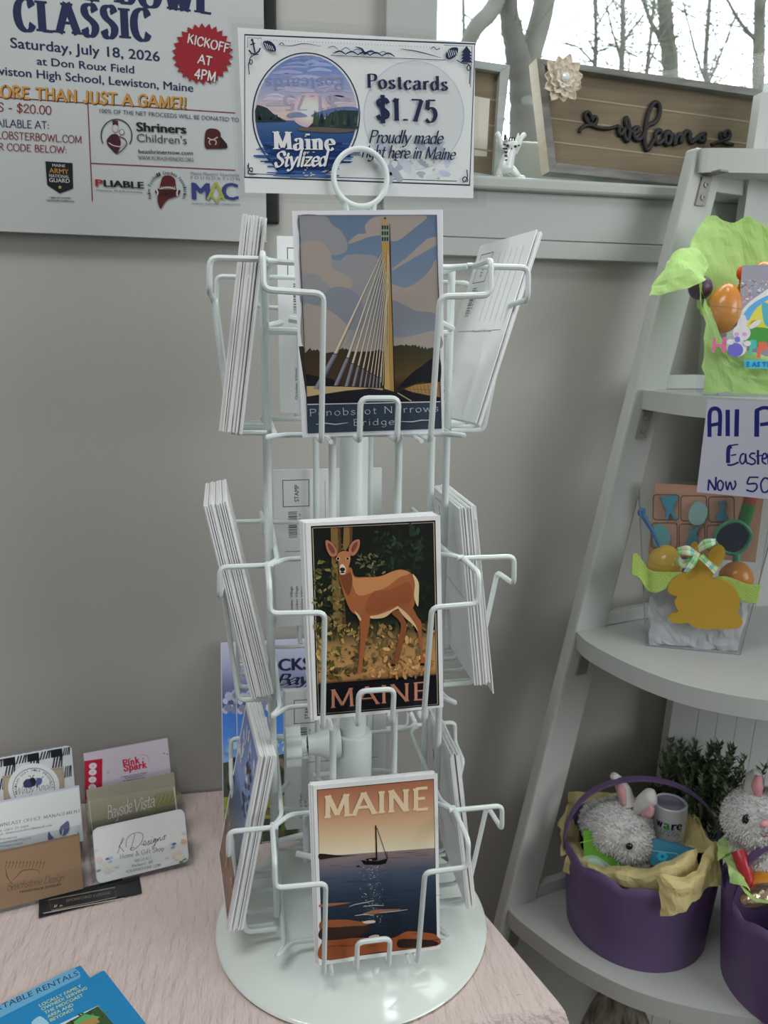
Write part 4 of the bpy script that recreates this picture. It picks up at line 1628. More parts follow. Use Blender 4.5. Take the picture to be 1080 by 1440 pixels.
P.text('Maine Masonic Charitable', (268.5, 246), (336, 248.6), 4.6, (96, 98, 112), 'sans')
P.text('F O U N D A T I O N', (268.5, 252), (337, 254.4), 4.4, (96, 98, 112), 'sans')
P.text('M', (270, 280.5), (296, 281.5), 24.5, (52, 62, 122), 'black')
P.text('C', (312, 281), (336, 281.5), 24.5, (52, 62, 122), 'black')
for pts in ([(304, 257), (292, 281)], [(304, 257), (315, 281)], [(296, 274), (305, 284), (313, 273)]):
    P.line(pts, 3.6, (160, 162, 62))
P.text('MASONS ASSISTING COMMUNITIES', (270.5, 287.6), (338, 289.4), 2.5, (90, 92, 100), 'sans')
P.poly([(285+(43.5 if i % 2 == 0 else 37)*math.cos(i*PI/26+.1), 76.5+(43.5 if i % 2 == 0 else 37)*math.sin(i*PI/26+.1)) for i in range(52)], (140, 28, 40))
for t_, p0, p1, h_ in (('KICKOFF', (263.5, 60.5), (322, 74.5), 12), ('AT', (277.5, 88.5), (298, 93), 12), ('4PM', (273, 110), (303, 115.5), 13)):
    P.text(t_, (p0[0]+.8, p0[1]+1), (p1[0]+.8, p1[1]+1), h_, (70, 16, 26), 'grunge')
    P.text(t_, p0, p1, h_, (206, 200, 198), 'grunge')
tag(P.build('event_poster', M['matte'], fm), 'white football event poster hanging on the wall behind the rack', 'poster')

# ================================================================== business card holder and cards
HY, HL = .229, .335
hs = np.array([math.cos(HY), math.sin(HY), 0])
hn = np.array([math.sin(HY), -math.cos(HY), 0])
K0 = np.array([-.145, .7151, TZ+.006])
hold = thing('card_holder', 'clear acrylic tiered holder full of business cards left on the table', 'card holder', (K0[0], K0[1], TZ))
SLOTW = .097
rows = [(0, .006), (.044, .024), (.089, .040)]


def slot(col, row):
    d, z = rows[row]
    return K0-hs*(.104*col)-hn*d+np.array([0, 0, z-.006])


b = MB()
for col in (0, 1):
    for row in range(3):
        o_ = slot(col, row)
        m = lean_frame(o_, HY, HL)
        def pt(x, y, z):
            return np.array(m @ Vector((x, y, z)))
        # front lip, floor, back plate
        for (x0, x1, y0, y1, z0, z1) in ((-.004, SLOTW-.004, -.0045, -.0025, -.003, .021), (-.004, SLOTW-.004, -.0025, .0125, -.0045, -.0030), (-.004, SLOTW-.004, .0125, .0143, -.003, .0565)):
            c = (pt(x0, y0, z0)+pt(x1, y1, z1))/2
            obox(b, c, (pt(x1, y0, z0)-pt(x0, y0, z0))/2, (pt(x0, y1, z0)-pt(x0, y0, z0))/2, (pt(x0, y0, z1)-pt(x0, y0, z0))/2)
    for x_ in (-.0052, SLOTW-.0038):
        poly = []
        q0 = slot(col, 0)
        for row in range(3):
            m = lean_frame(slot(col, row), HY, HL)
            poly += [np.array(m @ Vector((x_, -.0045, .004))), np.array(m @ Vector((x_, -.0045, .021)))]
        m = lean_frame(slot(col, 2), HY, HL)
        poly += [np.array(m @ Vector((x_, .0143, .052)))]
        e = np.array(m @ Vector((x_, .0143, 0)))
        poly += [np.array([e[0], e[1], TZ+.0012]), np.array([poly[0][0], poly[0][1], TZ+.0012])]
        yz = [(float(np.dot(p-q0, -hn)), p[2]) for p in poly]
        base = poly[0]-(-hn)*float(np.dot(poly[0]-q0, -hn))
        base = np.array([base[0], base[1], 0])
        prism(b, yz, lambda y, z, d: base+(-hn)*y+hs*d+np.array([0, 0, z]), .0014)
at(b.build('tiers', M['acrylic'], None, None, None, .0004), hold)


def bcard(col, row, w, h, crop, dx=0, dy=0, dz=0, **kw):
    m = lean_frame(slot(col, row), HY, HL) @ Matrix.Translation((dx, dy, dz))
    return sheet_print(w, h, m, crop, t=.0005, **kw), m


def stack_of(o, m, n, pitch, lab, grp, cat='business card', sheet=None, w=.089, h=.051, radius=0):
    r_ = random.Random(n)
    p = None
    for j in range(1, n):
        if p is None:
            q = Print(w, h, None, gain=1.5, sheet=sheet, t=.0005, radius=radius)
            p = q.build('business_card', M['paper'])
            c = p
        else:
            c = p.copy()
            COL.objects.link(c)
        c.matrix_world = m @ Matrix.Translation((r_.uniform(-.0006, .0006), pitch*j, r_.uniform(0, .0008)+j*.0001))
        tag(c, lab, cat, grp)


W_ = .089
cr = (110, 1040, 6.353)
P, m = bcard(0, 0, .0895, .051, cr, gain=1.75, sheet=(206, 208, 218), radius=.005)
ink = (40, 44, 58)
for pts in ([(398, 876), (380, 930), (362, 985), (350, 1020)], [(408, 884), (388, 925), (364, 955), (384, 972), (408, 1004)],
            [(506, 842), (492, 900), (478, 950), (470, 986)], [(430, 962), (426, 930), (440, 880), (478, 846), (530, 830), (572, 842), (578, 880), (556, 930), (512, 972), (474, 990), (468, 974), (500, 962)],
            [(560, 938), (590, 936), (606, 916), (596, 904), (584, 920), (586, 944), (604, 942), (622, 920), (634, 902), (632, 926), (628, 940), (616, 938)],
            [(628, 940), (646, 924), (654, 892), (650, 920), (656, 930), (676, 908), (690, 884), (676, 888), (668, 912), (680, 914), (694, 886), (688, 930), (672, 972), (662, 962), (690, 926), (712, 884)],
            [(712, 884), (708, 910), (722, 884), (734, 876), (732, 902), (748, 892), (764, 868), (772, 858), (772, 880), (768, 894), (756, 892)], [(770, 866), (788, 852)]):
    P.line(catmull(pts, 5), 4.6, ink)
P.ell(660, 868, 3.5, 3.5, ink, 8)
P.text('Home & Gift Shop', (374, 1066), (765, 990), 40, (64, 66, 76), 'roman')
P.text('800 US Rt 1', (505, 1096), (648, 1066), 22, (90, 90, 98), 'roman')
P.text('Rockport, ME', (480, 1140), (672, 1100), 24, (90, 90, 98), 'roman')
P.text('KDESIGNSHOME.COM', (430, 1192), (735, 1128), 24, (90, 90, 98), 'roman')
for (x, y, s_, c) in ((190, 1075, 30, (214, 180, 178)), (215, 1130, 34, (222, 196, 190)), (260, 1170, 30, (214, 186, 184)), (310, 1150, 24, (206, 196, 170)), (940, 910, 26, (220, 160, 120)), (880, 1030, 44, (222, 186, 178)), (930, 1060, 34, (214, 196, 170)), (850, 1090, 30, (216, 196, 190))):
    for i in range(7):
        a = i*2*PI/7
        P.ell(x+s_*.5*math.cos(a), y+s_*.5*math.sin(a), s_*.55, s_*.4, tuple(v*(.94+.03*(i % 3)) for v in c), 8, a)
for (x, y, c) in ((262, 1062, (70, 92, 130)), (290, 1050, (150, 168, 190)), (285, 1085, (150, 168, 190)), (855, 930, (70, 84, 120)), (845, 960, (120, 140, 170)), (825, 925, (170, 184, 200)), (180, 1170, (110, 120, 90)), (350, 1130, (180, 184, 170)), (920, 1090, (80, 110, 96)), (950, 1070, (96, 120, 104)), (790, 1050, (180, 180, 172)), (160, 985, (170, 184, 200)), (940, 830, (170, 184, 204))):
    P.curve([(x-22, y+8), (x, y-10), (x+20, y-6), (x+4, y+8)], c)
tag(P.build('business_card', M['paper'], m), 'white business card with flower corners in front of the right holder column', 'business card')
stack_of(None, m, 9, .00085, 'plain white rounded business card stacked behind the flower cornered card', 'business cards behind the flower cornered card', sheet=(200, 202, 212), w=.0895, radius=.005)

P, m = bcard(0, 1, W_, .051, cr, dx=-.002, dz=.0015, gain=1.75, sheet=(132, 128, 112))
P.grad((90, 545), (860, 415), (880, 640), (110, 850), [(0, (142, 136, 120)), (.6, (124, 118, 100)), (.85, (90, 84, 70)), (1, (48, 52, 66))])
for i in range(26):
    x = 640+i*8
    P.line(catmull([(x, 660-i*4), (x+20+i*2, 560-i*2), (x+60, 470-i)], 4), 5, [(96, 100, 54), (120, 122, 70), (74, 78, 44), (140, 138, 92)][i % 4], taper=True)
P.line([(855, 420), (880, 640)], 10, (176, 172, 150))
P.line([(96, 546), (128, 830)], 6, (170, 164, 150))
P.text('Bayside', (268, 712), (492, 636), 118, (214, 210, 200), 'hair')
P.text('Vista', (520, 640), (690, 590), 112, (214, 210, 200), 'hair')
tag(P.build('business_card', M['paper'], m), 'tan business card with thin white script in the middle of the right holder column', 'business card')
stack_of(None, m, 3, .0009, 'pale business card just behind the tan card with white script', 'business cards behind the tan script card', sheet=(150, 146, 132))

P, m = bcard(0, 2, W_, .051, cr, dx=-.001, dz=.0035, gain=1.8, sheet=(176, 166, 178))
P.poly([(55, 192), (216, 170), (214, 500), (60, 545)], (158, 24, 52))
for i, y in enumerate((236, 292, 358, 426, 486)):
    P.ell(131-i*2, y, 36, 28, (196, 184, 190), 20, -.2)
    P.ell(131-i*2, y, 12, 9, (176, 160, 166), 10, -.2)
for dx, dy, c in ((2, 2, (90, 20, 40)), (0, 0, (176, 28, 60))):
    P.text('Pink', (402+dx, 240+dy), (548+dx, 206+dy), 56, c, 'marker')
    P.text('Spark', (404+dx, 282+dy), (612+dx, 246+dy), 56, c, 'marker')
P.line(catmull([(540, 140), (590, 135), (630, 160), (634, 205)], 5), 5, (176, 110, 130), taper=True)
for x, y in ((580, 168), (460, 172), (266, 293), (765, 124), (795, 130), (516, 426)):
    P.poly([(x+(11 if i % 2 == 0 else 3)*math.sin(i*PI/4), y-(11 if i % 2 == 0 else 3)*math.cos(i*PI/4)) for i in range(8)], (60, 40, 54))
for t_, p0, p1 in (('Creator of Custom Design', (380, 340), (614, 298)), ('by Kim & Jessie LLC', (420, 350), (580, 322)), ('by appointment or call', (404, 374), (592, 342)), ('Custom Prints Vinyl Gifts & More', (358, 404), (634, 354)), ('Visit Soon', (456, 408), (532, 394))):
    P.text(t_, p0, p1, 13, (80, 62, 74), 'bold')
P.text('pinkspark', (306, 472), (428, 450), 11, (110, 90, 104), 'sans')
P.text('pinkspark', (650, 412), (772, 388), 11, (110, 90, 104), 'sans')
P.text('f', (614, 418), (628, 414), 30, (60, 40, 54), 'bold')
P.line([(246, 455), (284, 448), (288, 480), (250, 488)], 4, (170, 60, 90), True)
tag(P.build('business_card', M['paper'], m), 'pale pink business card with a red punch strip at the back right of the holder', 'business card')
stack_of(None, m, 3, .0009, 'pale business card right behind the pink card with red strip', 'business cards behind the pink card with red strip', sheet=(170, 162, 172))

cr = (0, 1040, 6.26)
P, m = bcard(1, 0, W_, .051, cr, dx=.002, dz=-.001, gain=1.75, sheet=(122, 98, 76))
P.line(catmull([(90, 1260), (150, 1200), (210, 1150), (330, 1150), (350, 1190)], 5), 8, (84, 62, 48), taper=True)
for i in range(12):
    x = 40+i*30
    P.line(catmull([(x, 1140), (x+14, 1100), (x+20, 1060)], 4), 6, (90, 70, 54), taper=True)
    P.ell(x+20, 1080, 9, 5, (88, 66, 50), 8, .6)
P.line(catmull([(50, 1130), (60, 1200), (90, 1250)], 4), 8, (84, 62, 48), taper=True)
P.text('Beachstone Design', (60, 1330), (566, 1240), 66, (78, 56, 44), 'hair')
P.text('HANDMADE JEWELRY', (176, 1352), (545, 1284), 22, (70, 50, 40), 'bold')
tag(P.build('business_card', M['matte'], m), 'brown kraft jewelry business card in front of the left holder column', 'business card')
stack_of(None, m, 5, .0009, 'brown kraft card stacked behind the front jewelry card', 'cards behind the brown kraft jewelry card', sheet=(122, 98, 76))

P, m = bcard(1, 1, .093, .054, cr, dx=.002, dz=.0035, gain=1.75, sheet=(190, 194, 208))
ink = (64, 66, 84)
P.text('DOWNEAST OFFICE MANAGEMENT', (-80, 782), (708, 640), 28, ink, 'roman')
P.text('Cell: (207) 322-2004', (-40, 820), (250, 768), 17, ink, 'roman')
P.text('Email: downeastoffice@gmail.com', (-60, 852), (458, 758), 17, ink, 'roman')
for i, t_ in enumerate(('Bookkeeping', 'Housekeeping/Payroll', 'Tax Preparation', 'Advertising', 'Background Checks', 'On Boarding/ Off Boarding', 'Human Resources/Human Relations')):
    x1 = (146, 272, 200, 122, 240, 368, 494)[i]
    y = 895+i*31
    P.text(t_, (-60, y), (x1, y-(x1+60)*.165), 16, (96, 100, 118), 'roman')
for cx, cy, a in ((0, 0, 0), (1, 0, 0), (2, 0, 0)):
    pts = ([(598, 714), (612, 760), (600, 810), (560, 845), (524, 820), (530, 770), (560, 740)], [(428, 806), (460, 850), (520, 880), (540, 905), (512, 950), (460, 930), (424, 880)], [(688, 806), (670, 850), (610, 880), (572, 905), (590, 935), (640, 925), (684, 870)])[cx]
    P.curve(pts, (86, 90, 122))
P.line([(556, 790), (546, 845)], 7, (190, 194, 208))
P.line([(470, 862), (530, 920)], 7, (190, 194, 208))
P.line([(640, 862), (580, 915)], 7, (190, 194, 208))
P.line([(60, 1086), (640, 972)], 4, ink)
tag(P.build('business_card', M['paper'], m), 'white office management business card in the middle of the left holder column', 'business card')
stack_of(None, m, 9, .0009, 'white card stacked behind the office management card', 'cards behind the office management card', sheet=(184, 186, 198), w=.093, h=.054)

P, m = bcard(1, 2, .090, .060, cr, dx=.0015, dz=.0065, gain=1.75, sheet=(178, 182, 186), radius=.005)
keepH, P.H = P.H, None
qs = .0115
for i in range(8):
    for j in range(6):
        x0, z0 = i*qs, .060-(j+1)*qs+.002
        x1, z1 = min(x0+qs, .0885), min(z0+qs, .0585)
        x0, z0 = max(x0, .0015), max(z0, .0015)
        if x1-x0 < .002 or z1-z0 < .002:
            continue
        if i % 2 == 0 and j % 2 == 0:
            P.poly([(x0, z0), (x1, z0), (x1, z1), (x0, z1)], (22, 22, 26))
        elif (i+j) % 2 == 1:
            for t_ in range(4):
                a_, b_ = x0+(x1-x0)*t_/4, x0+(x1-x0)*(t_+.5)/4
                sh = (x1-x0)*.25 if t_ < 3 else (x1-x0)*.12
                P.poly([(a_, z0), (b_, z0), (min(b_+sh, x1), z1), (min(a_+sh, x1-.0002), z1)], (30, 30, 34))
P.H = keepH
P.poly([(20, 320), (560, 235), (575, 520), (40, 610)], (150, 136, 116))
P.line([(35, 335), (548, 252), (560, 510), (52, 596)], 3, (100, 88, 74), True)
P.ell(297, 412, 226, 204, (188, 192, 192), 48, -.15)
P.ell(297, 420, 186, 172, (40, 44, 52), 48, -.15)
P.ell(297, 420, 181, 167, (190, 194, 196), 48, -.15)
P.arctext('ARTISAN GOAT MILK PRODUCTS', 300, 430, 152, 200, 0, 20, (80, 84, 92), 'bold')
P.arctext('ROCKPORT ME', 297, 425, 138, 236, 304, 20, (80, 84, 92), 'bold')
P.curve([(205, 380), (230, 350), (270, 345), (300, 360), (312, 400), (270, 420), (215, 420)], (50, 52, 84))
P.curve([(262, 360), (280, 335), (310, 345), (316, 385), (290, 405)], (26, 26, 34))
P.line(catmull([(272, 345), (268, 325), (252, 318)], 4), 6, (26, 26, 34))
P.line(catmull([(290, 342), (290, 322), (302, 312)], 4), 6, (26, 26, 34))
P.curve([(320, 350), (345, 335), (370, 350), (365, 385), (340, 400), (318, 420)], (70, 82, 124))
P.line([(330, 348), (312, 338)], 6, (70, 82, 124))
P.line([(362, 344), (382, 322)], 6, (70, 82, 124))
P.text('Windy Knoll', (140, 486), (460, 430), 66, (30, 32, 44), 'hair')
P.text('GOATS', (228, 536), (382, 508), 34, (40, 44, 52), 'hand')
tag(P.build('business_card', M['paper'], m), 'black and white plaid goat soap card at the back left of the holder', 'business card')
P2 = Print(.090, .060, None, gain=1.75, sheet=(110, 110, 112), t=.0005, radius=.005)
for i in range(0, 9):
    P2.poly([(i*.010+.002, .001), (i*.010+.004, .001), (i*.010+.004, .059), (i*.010+.002, .059)], (184, 186, 190))
plaid_back = P2.build('business_card', M['paper'], m @ Matrix.Translation((0, .0014, .0012)))
tag(plaid_back, 'grey striped card just behind the plaid goat card', 'business card', 'cards behind the plaid goat card')
for j in range(2, 6):
    c = plaid_back.copy()
    COL.objects.link(c)
    c.matrix_world = m @ Matrix.Translation((0, .0013*j, .0004*j+.0008))

# flat black cards in front of the holder
for j, (dx, dy) in enumerate(((-.006, -.002), (0, 0))):
    bl = pz(64, 1286, TZ+.002+j*.0007)
    br = pz(175, 1259, TZ+.002+j*.0007)
    s_ = (br-bl)/np.linalg.norm(br-bl)
    u_ = np.array([-s_[1], s_[0], 0])
    m = frame(bl+s_*dx+u_*dy, s_, (0, 0, 1), u_)
    if j:
        P = sheet_print(np.linalg.norm(br-bl), .0265, m, (0, 1030, 3.375), gain=1.6, sheet=(28, 28, 32), t=.0006)
        P.line([(232, 795), (545, 735), (552, 782), (245, 845)], 3, (120, 112, 92), True)
        P.line([(206, 858), (588, 786)], 3, (176, 176, 178))
        P.text('SPOFFORD LODGE', (312, 806), (524, 766), 13, (96, 94, 86), 'bold')
        P.text('M', (256, 832), (272, 828), 12, (170, 164, 140), 'script')
        P.text('m', (282, 828), (296, 825), 10, (170, 164, 140), 'script')
        lab = 'black card with a thin gold border lying in front of the card holder'
    else:
        P = Print(.093, .0265, None, gain=1.6, sheet=(26, 26, 30), t=.0006)
        lab = 'black card lying underneath the top black card on the tablecloth'
    tag(P.build('flat_card', M['paper'], m), lab, 'business card')

# ================================================================== blue brochures lying at the front left
for j in (0, 1):
    z = TZ+.002+(1-j)*.0008
    trc = pz(113, 1357, TZ+.0028) if j == 0 else pz(146, 1364, TZ+.002)
    s_ = np.array([.835, .55, 0])
    s_ /= np.linalg.norm(s_)
    u_ = np.array([-s_[1], s_[0], 0])
    w_, h_ = .105, .15
    m = frame(np.array([trc[0], trc[1], z])-s_*w_-u_*h_, s_, (0, 0, 1), u_)
    P = sheet_print(w_, h_, m, (0, 1330, 5.4), gain=1.55, sheet=(28, 118, 168), t=.0006, radius=.002)
    if j == 0:
        P.poly([(-60, 480), (560, 165), (605, 200), (610, 240), (-30, 560)], (92, 152, 186))
        P.text('PORTABLE RENTALS', (-140, 553), (598, 222), 46, (26, 40, 78), 'sans')
        for i, t_ in enumerate(('LOCALLY FAMILY', 'OWNED! SERVING', 'THE MIDCOAST', 'AREA AND', 'BEYOND!')):
            xs = (302, 318, 342, 364, 384)[i]
            xe = (622, 664, 634, 560, 560)[i]
            y = 466+i*28
            P.text(t_, (xs, y), (xe, y-(xe-xs)*.48), 26, (176, 186, 128), 'bold')
        P.poly([(440, 600), (745, 455), (830, 560), (1000, 900), (600, 1000)], (176, 190, 200))
        P.poly([(500, 590), (745, 458), (900, 640), (900, 800), (560, 760)], (52, 76, 44))
        P.blobs(40, lambda r: (r.uniform(540, 820), r.uniform(500, 720)), (8, 24), [(40, 70, 40), (80, 110, 60), (50, 56, 36)], 3)
        P.poly([(560, 580), (640, 520), (760, 540), (700, 600), (580, 640)], (80, 150, 90))
        P.poly([(600, 590), (720, 540), (760, 580), (640, 640)], (150, 120, 70))
        P.curve([(240, 594), (290, 540), (330, 550), (370, 600)], (140, 184, 206))
        lab = 'blue rentals brochure lying on top at the front left of the table'
    else:
        lab = 'plain blue brochure lying underneath the blue rentals brochure'
    tag(P.build('brochure', M['paper'], m), lab, 'brochure')

# ================================================================== Bay guide booklets leaning on the wall behind the rack
bw, bh = .140, .216
crp = (300, 880, 7.2)
for j, (px_, lab) in enumerate(((314, 'blue sky guide booklet leaning on the wall, set back to the left'), (335.5, 'blue sky guide booklet leaning on the wall, foremost behind the rack'))):
    bl = pz(px_, 1186, TZ+.001)
    bl[1] = .765-.004*j
    m = lean_frame(bl, -.02, .455)
    P = sheet_print(bw, bh, m, crp, gain=1.5, sheet=(170, 172, 190), t=.003)
    q = P.H
    X0 = 100 if j == 0 else 265
    inv = np.linalg.inv(P.H)

    def loc(x, z):
        v = inv @ np.array([x, z, 1.])
        return (v[0]/v[2], v[1]/v[2])
    ee = .001
    A_ = lambda t: (loc(ee, bh-ee-(bh-2*ee)*t), loc(bw-ee, bh-ee-(bh-2*ee)*t))
    P.grad(A_(0)[0], A_(0)[1], A_(.5)[1], A_(.5)[0], [(0, (166, 168, 184)), (.25, (140, 144, 170)), (.6, (72, 78, 116)), (.8, (86, 90, 124)), (1, (60, 100, 172))], 20)
    P.grad(A_(.33)[0], A_(.33)[1], A_(.62)[1], A_(.62)[0], [(0, (58, 104, 184)), (.5, (70, 124, 200)), (1, (130, 164, 208))], 16)
    P.H, keep = None, P.H
    r_ = random.Random(5)
    P.blobs(130, lambda r: (r.uniform(.004, bw-.004), bh-r.uniform(.058, .078)), (.003, .007), [(160, 163, 184), (146, 149, 172), (176, 178, 194), (128, 132, 158)], 5, False)
    P.blobs(60, lambda r: (r.uniform(.004, bw-.004), bh-.112-.006*math.sin(r.uniform(0, 6))+r.uniform(-.005, .005)), (.0018, .0045), [(150, 176, 214), (176, 192, 218), (120, 156, 206)], 6, False)
    P.poly([(.001, .001), (bw-.001, .001), (bw-.001, .085), (.11, .088), (.09, .096), (.06, .092), (.035, .088), (.001, .084)], (62, 66, 56))
    P.blobs(110, lambda r: (r.uniform(.004, bw-.004), r.uniform(.045, .088)), (.003, .008), [(52, 56, 52), (80, 76, 62), (44, 60, 40), (100, 92, 74), (30, 34, 38)], 7)
    P.poly([(.001, .024), (bw-.001, .024), (bw-.001, .046), (.001, .048)], (138, 138, 50))
    P.blobs(90, lambda r: (r.uniform(.004, bw-.004), r.uniform(.004, .034)), (.003, .008), [(76, 92, 40), (110, 116, 50), (52, 68, 32), (96, 80, 60)], 8)
    P.H = keep
    x_ = .0125
    a0, a1 = loc(.0190, bh-.0345), loc(.0860, bh-.0345)
    P.text('ROCKS', a0, a1, 128, (22, 24, 44), 'black')
    a0, a1 = loc(.0455, bh-.0505), loc(.086, bh-.0505)
    P.text('Bay', (a0[0]+3, a0[1]+3), (a1[0]+3, a1[1]+3), 108, (196, 198, 214), 'fatscript')
    P.text('Bay', a0, a1, 108, (22, 24, 44), 'fatscript')
    tag(P.build('guide_booklet', M['paper'], m), lab, 'booklet')

# ================================================================== things on the window sill
SZ = 1.4697
M['greywood'] = mat_mottled('weathered_grey_wood', (.14, .14, .13), (.25, .24, .22), 30, .7, (1, 1, 6), .2, .001)
M['palewood'] = mat_mottled('raw_pale_wood', (.44, .36, .28), (.52, .44, .35), 26, .7, (1, 1, 8))
M['brownwood'] = mat_mottled('brown_plank_wood', (.165, .125, .078), (.21, .16, .10), 26, .65, (.6, 1, 9), .15, .001)
M['groove'] = mat_basic('pale_plank_edge', (.34, .26, .17), .7)
M['whitewash'] = mat_mottled('whitewashed_wood', (.32, .34, .32), (.42, .44, .42), 24, .7, (1, 1, 5))
M['burlap'] = mat_mottled('cream_burlap', (.72, .62, .50), (.82, .74, .62), 240, .9, (1, 1, 1), .5, .001)


def tray_frame(outer, inner, Y, depth, label, cat, name, mats, rec, tilt=.0):
    """a shallow wooden box sign: four boards and a planked back; outer/inner are photo points TL,TR,BR,BL"""
    O = [py(x, y, Y) for x, y in outer]
    I = [py(x, y, Y) for x, y in inner]
    for q in (O, I):
        zb = O[3][2]
        for p in q:
            k = tilt*(p[2]-zb)
            p[1] += k
    dz = SZ+.0004-min(p[2] for p in O)
    for q in (O, I):
        for p in q:
            p[2] += dz
    root = thing(name, label, cat, (float(O[3][0]), Y, SZ))
    dv = np.array([0, depth, 0])
    for i, nm in enumerate(('top', 'right', 'bottom', 'left')):
        j = (i+1) % 4
        bb = MB()
        vv = [O[i], O[j], I[j], I[i]]
        vv = vv+[p+dv for p in vv]
        bb.add(vv, [(3, 2, 1, 0), (4, 5, 6, 7), (0, 1, 5, 4), (1, 2, 6, 5), (2, 3, 7, 6), (3, 0, 4, 7)], 0)
        o = bb.build('frame_board', [mats[0], mats[2]], None, None, None, .0006)
        for f in o.data.polygons:
            if abs(f.normal[0]) > .8 and f.center[0] < O[0][0]+.02 and nm == 'left':
                f.material_index = 1
        at(o, root)
    bb = MB()
    v = [p+np.array([0, rec, 0]) for p in I]
    v2 = [p+np.array([0, rec+.006, 0]) for p in I]
    bb.add(v+v2, [(3, 2, 1, 0), (4, 5, 6, 7), (0, 1, 5, 4), (1, 2, 6, 5), (2, 3, 7, 6), (3, 0, 4, 7)])
    gr = []
    for t in (.25, .5, .75):
        a, c = I[0]*(1-t)+I[3]*t, I[1]*(1-t)+I[2]*t
        up_ = np.array([0, 0, .0009])
        q = [a-up_, c-up_, c+up_, a+up_]
        q = [p+np.array([0, rec-.0004, 0]) for p in q]
        bb.add(q, [(3, 2, 1, 0)], 1)
    at(bb.build('planked_back', [mats[1], M['groove']]), root)
    return root, O, I, dz


YS = .876
welc, O, I, dz = tray_frame([(757.5, 89.5), (1172, 147), (1118, 286), (772, 252.5)], [(769, 100), (1158, 157), (1108, 276), (782, 239)], YS, .024,
                            'brown plank welcome sign with a burlap flower standing on the window sill', 'sign', 'welcome_sign', (M['greywood'], M['brownwood'], M['palewood']), .013, .06)


def wpt(x, y, off=.0):
    p = py(800+x/4.5, 140+y/4.5, YS+.0115)
    p[2] += dz
    p[1] += .06*(p[2]-SZ)-off
    return p


strokes = [
    [(70, 252), (82, 226), (112, 210), (150, 208), (172, 195), (182, 172), (172, 153), (160, 158), (152, 178), (146, 150), (130, 124), (110, 130), (105, 158), (122, 190), (155, 212), (200, 226), (250, 228), (305, 215)],
    [(305, 215), (324, 222), (318, 252), (326, 268), (345, 255), (356, 225), (352, 270), (366, 306), (382, 286), (387, 240), (380, 188), (368, 160), (361, 185), (370, 222), (388, 242), (412, 258)],
    [(412, 262), (436, 250), (444, 230), (428, 220), (410, 246), (418, 290), (444, 300), (470, 280)],
    [(470, 282), (502, 212), (545, 190), (576, 144), (580, 85), (556, 60), (526, 90), (502, 150), (487, 220), (479, 300), (483, 350), (495, 363), (514, 345), (534, 310), (548, 290)],
    [(588, 258), (578, 240), (560, 245), (546, 280), (553, 318), (575, 322), (602, 298)],
    [(612, 300), (614, 260), (632, 248), (648, 270), (644, 312), (624, 330), (608, 310), (612, 268), (634, 262), (664, 270)],
    [(672, 268), (668, 335), (680, 292), (700, 265), (714, 276), (708, 320), (722, 280), (748, 246), (768, 262), (764, 300), (776, 318), (800, 300), (830, 276), (858, 284), (850, 310), (824, 300), (834, 270), (870, 262)],
    [(900, 330), (960, 310), (1005, 296), (1022, 272), (1014, 244), (996, 246), (985, 282), (975, 258), (960, 258), (962, 290), (985, 320), (1040, 330)],
]
for st in strokes:
    pass
bb = MB()
for i, st in enumerate(strokes):
    pts = catmull([wpt(x, y, .0012+.0001*i) for x, y in st], 5)
    tube(bb, pts, .0027 if 0 < i < 7 else .0021, 8)
at(bb.build('lettering', M['black'], None, 60), welc)
# burlap flower with a glass stud
fc = py(790, 123.5, YS-.004)
fc[2] += dz
bb = MB()
for ring, (n, L, wd, out) in enumerate(((11, .0245, .0072, .000), (10, .0190, .0066, -.003), (7, .0120, .0054, -.006))):
    for i in range(n):
        a = 2*PI*(i+.3*ring)/n+.2
        d = np.array([math.cos(a), 0, math.sin(a)])
        t_ = np.array([-math.sin(a), 0, math.cos(a)])
        Lr = L*(.9+.18*((i*7) % 5)/5)
        cen = fc+np.array([0, out, 0])
        rowv = []
        for u in (0, .3, .6, .85, 1):
            w_ = wd*math.sin(PI*min(.98, .18+.72*u)) if u < 1 else .0008
            curl = -.0035*u*u
            for sg, dp in ((-1, -.0012), (0, .0006), (1, -.0012)):
                rowv.append(cen+d*Lr*u+t_*w_*sg+np.array([0, curl+dp, 0]))
        bb.add(rowv, [(r*3+k, r*3+k+1, r*3+k+4, r*3+k+3) for r in range(4) for k in range(2)])
fl = bb.build('burlap_flower', M['burlap'], None, None)
sm = fl.modifiers.new('solid', 'SOLIDIFY')
sm.thickness = .0006
at(fl, welc)
bb = MB()
ellipsoid(bb, fc+np.array([0, -.009, 0]), (.0048, .003, .0048), 10, 6)
gem = bb.build('glass_stud', mat_basic('faceted_glass', (.75, .80, .82), .08, .8), None, None)
gem.parent = fl

# little framed sign half hidden behind the price sign
pf, O2, I2, dz2 = tray_frame([(640, 71), (720, 83), (700, 248), (640, 243)], [(652, 84), (705.5, 93), (694.5, 240), (652, 234)], .879, .02,
                             'whitewashed wooden frame on the sill half hidden behind the price sign', 'frame', 'wooden_frame', (M['whitewash'], M['brownwood'], M['whitewash']), .008, .04)
b = MB()
q = [py(x, y, .886) for x, y in ((668, 128), (690, 132), (684, 238), (668, 234))]
q = [p+np.array([0, .002, dz2]) for p in q]
b.add(q+[p+np.array([0, .001, 0]) for p in q], [(3, 2, 1, 0), (4, 5, 6, 7), (0, 1, 5, 4), (1, 2, 6, 5), (2, 3, 7, 6), (3, 0, 4, 7)])
at(b.build('paper_insert', mat_basic('cream_card', (.62, .58, .50), .7)), pf)

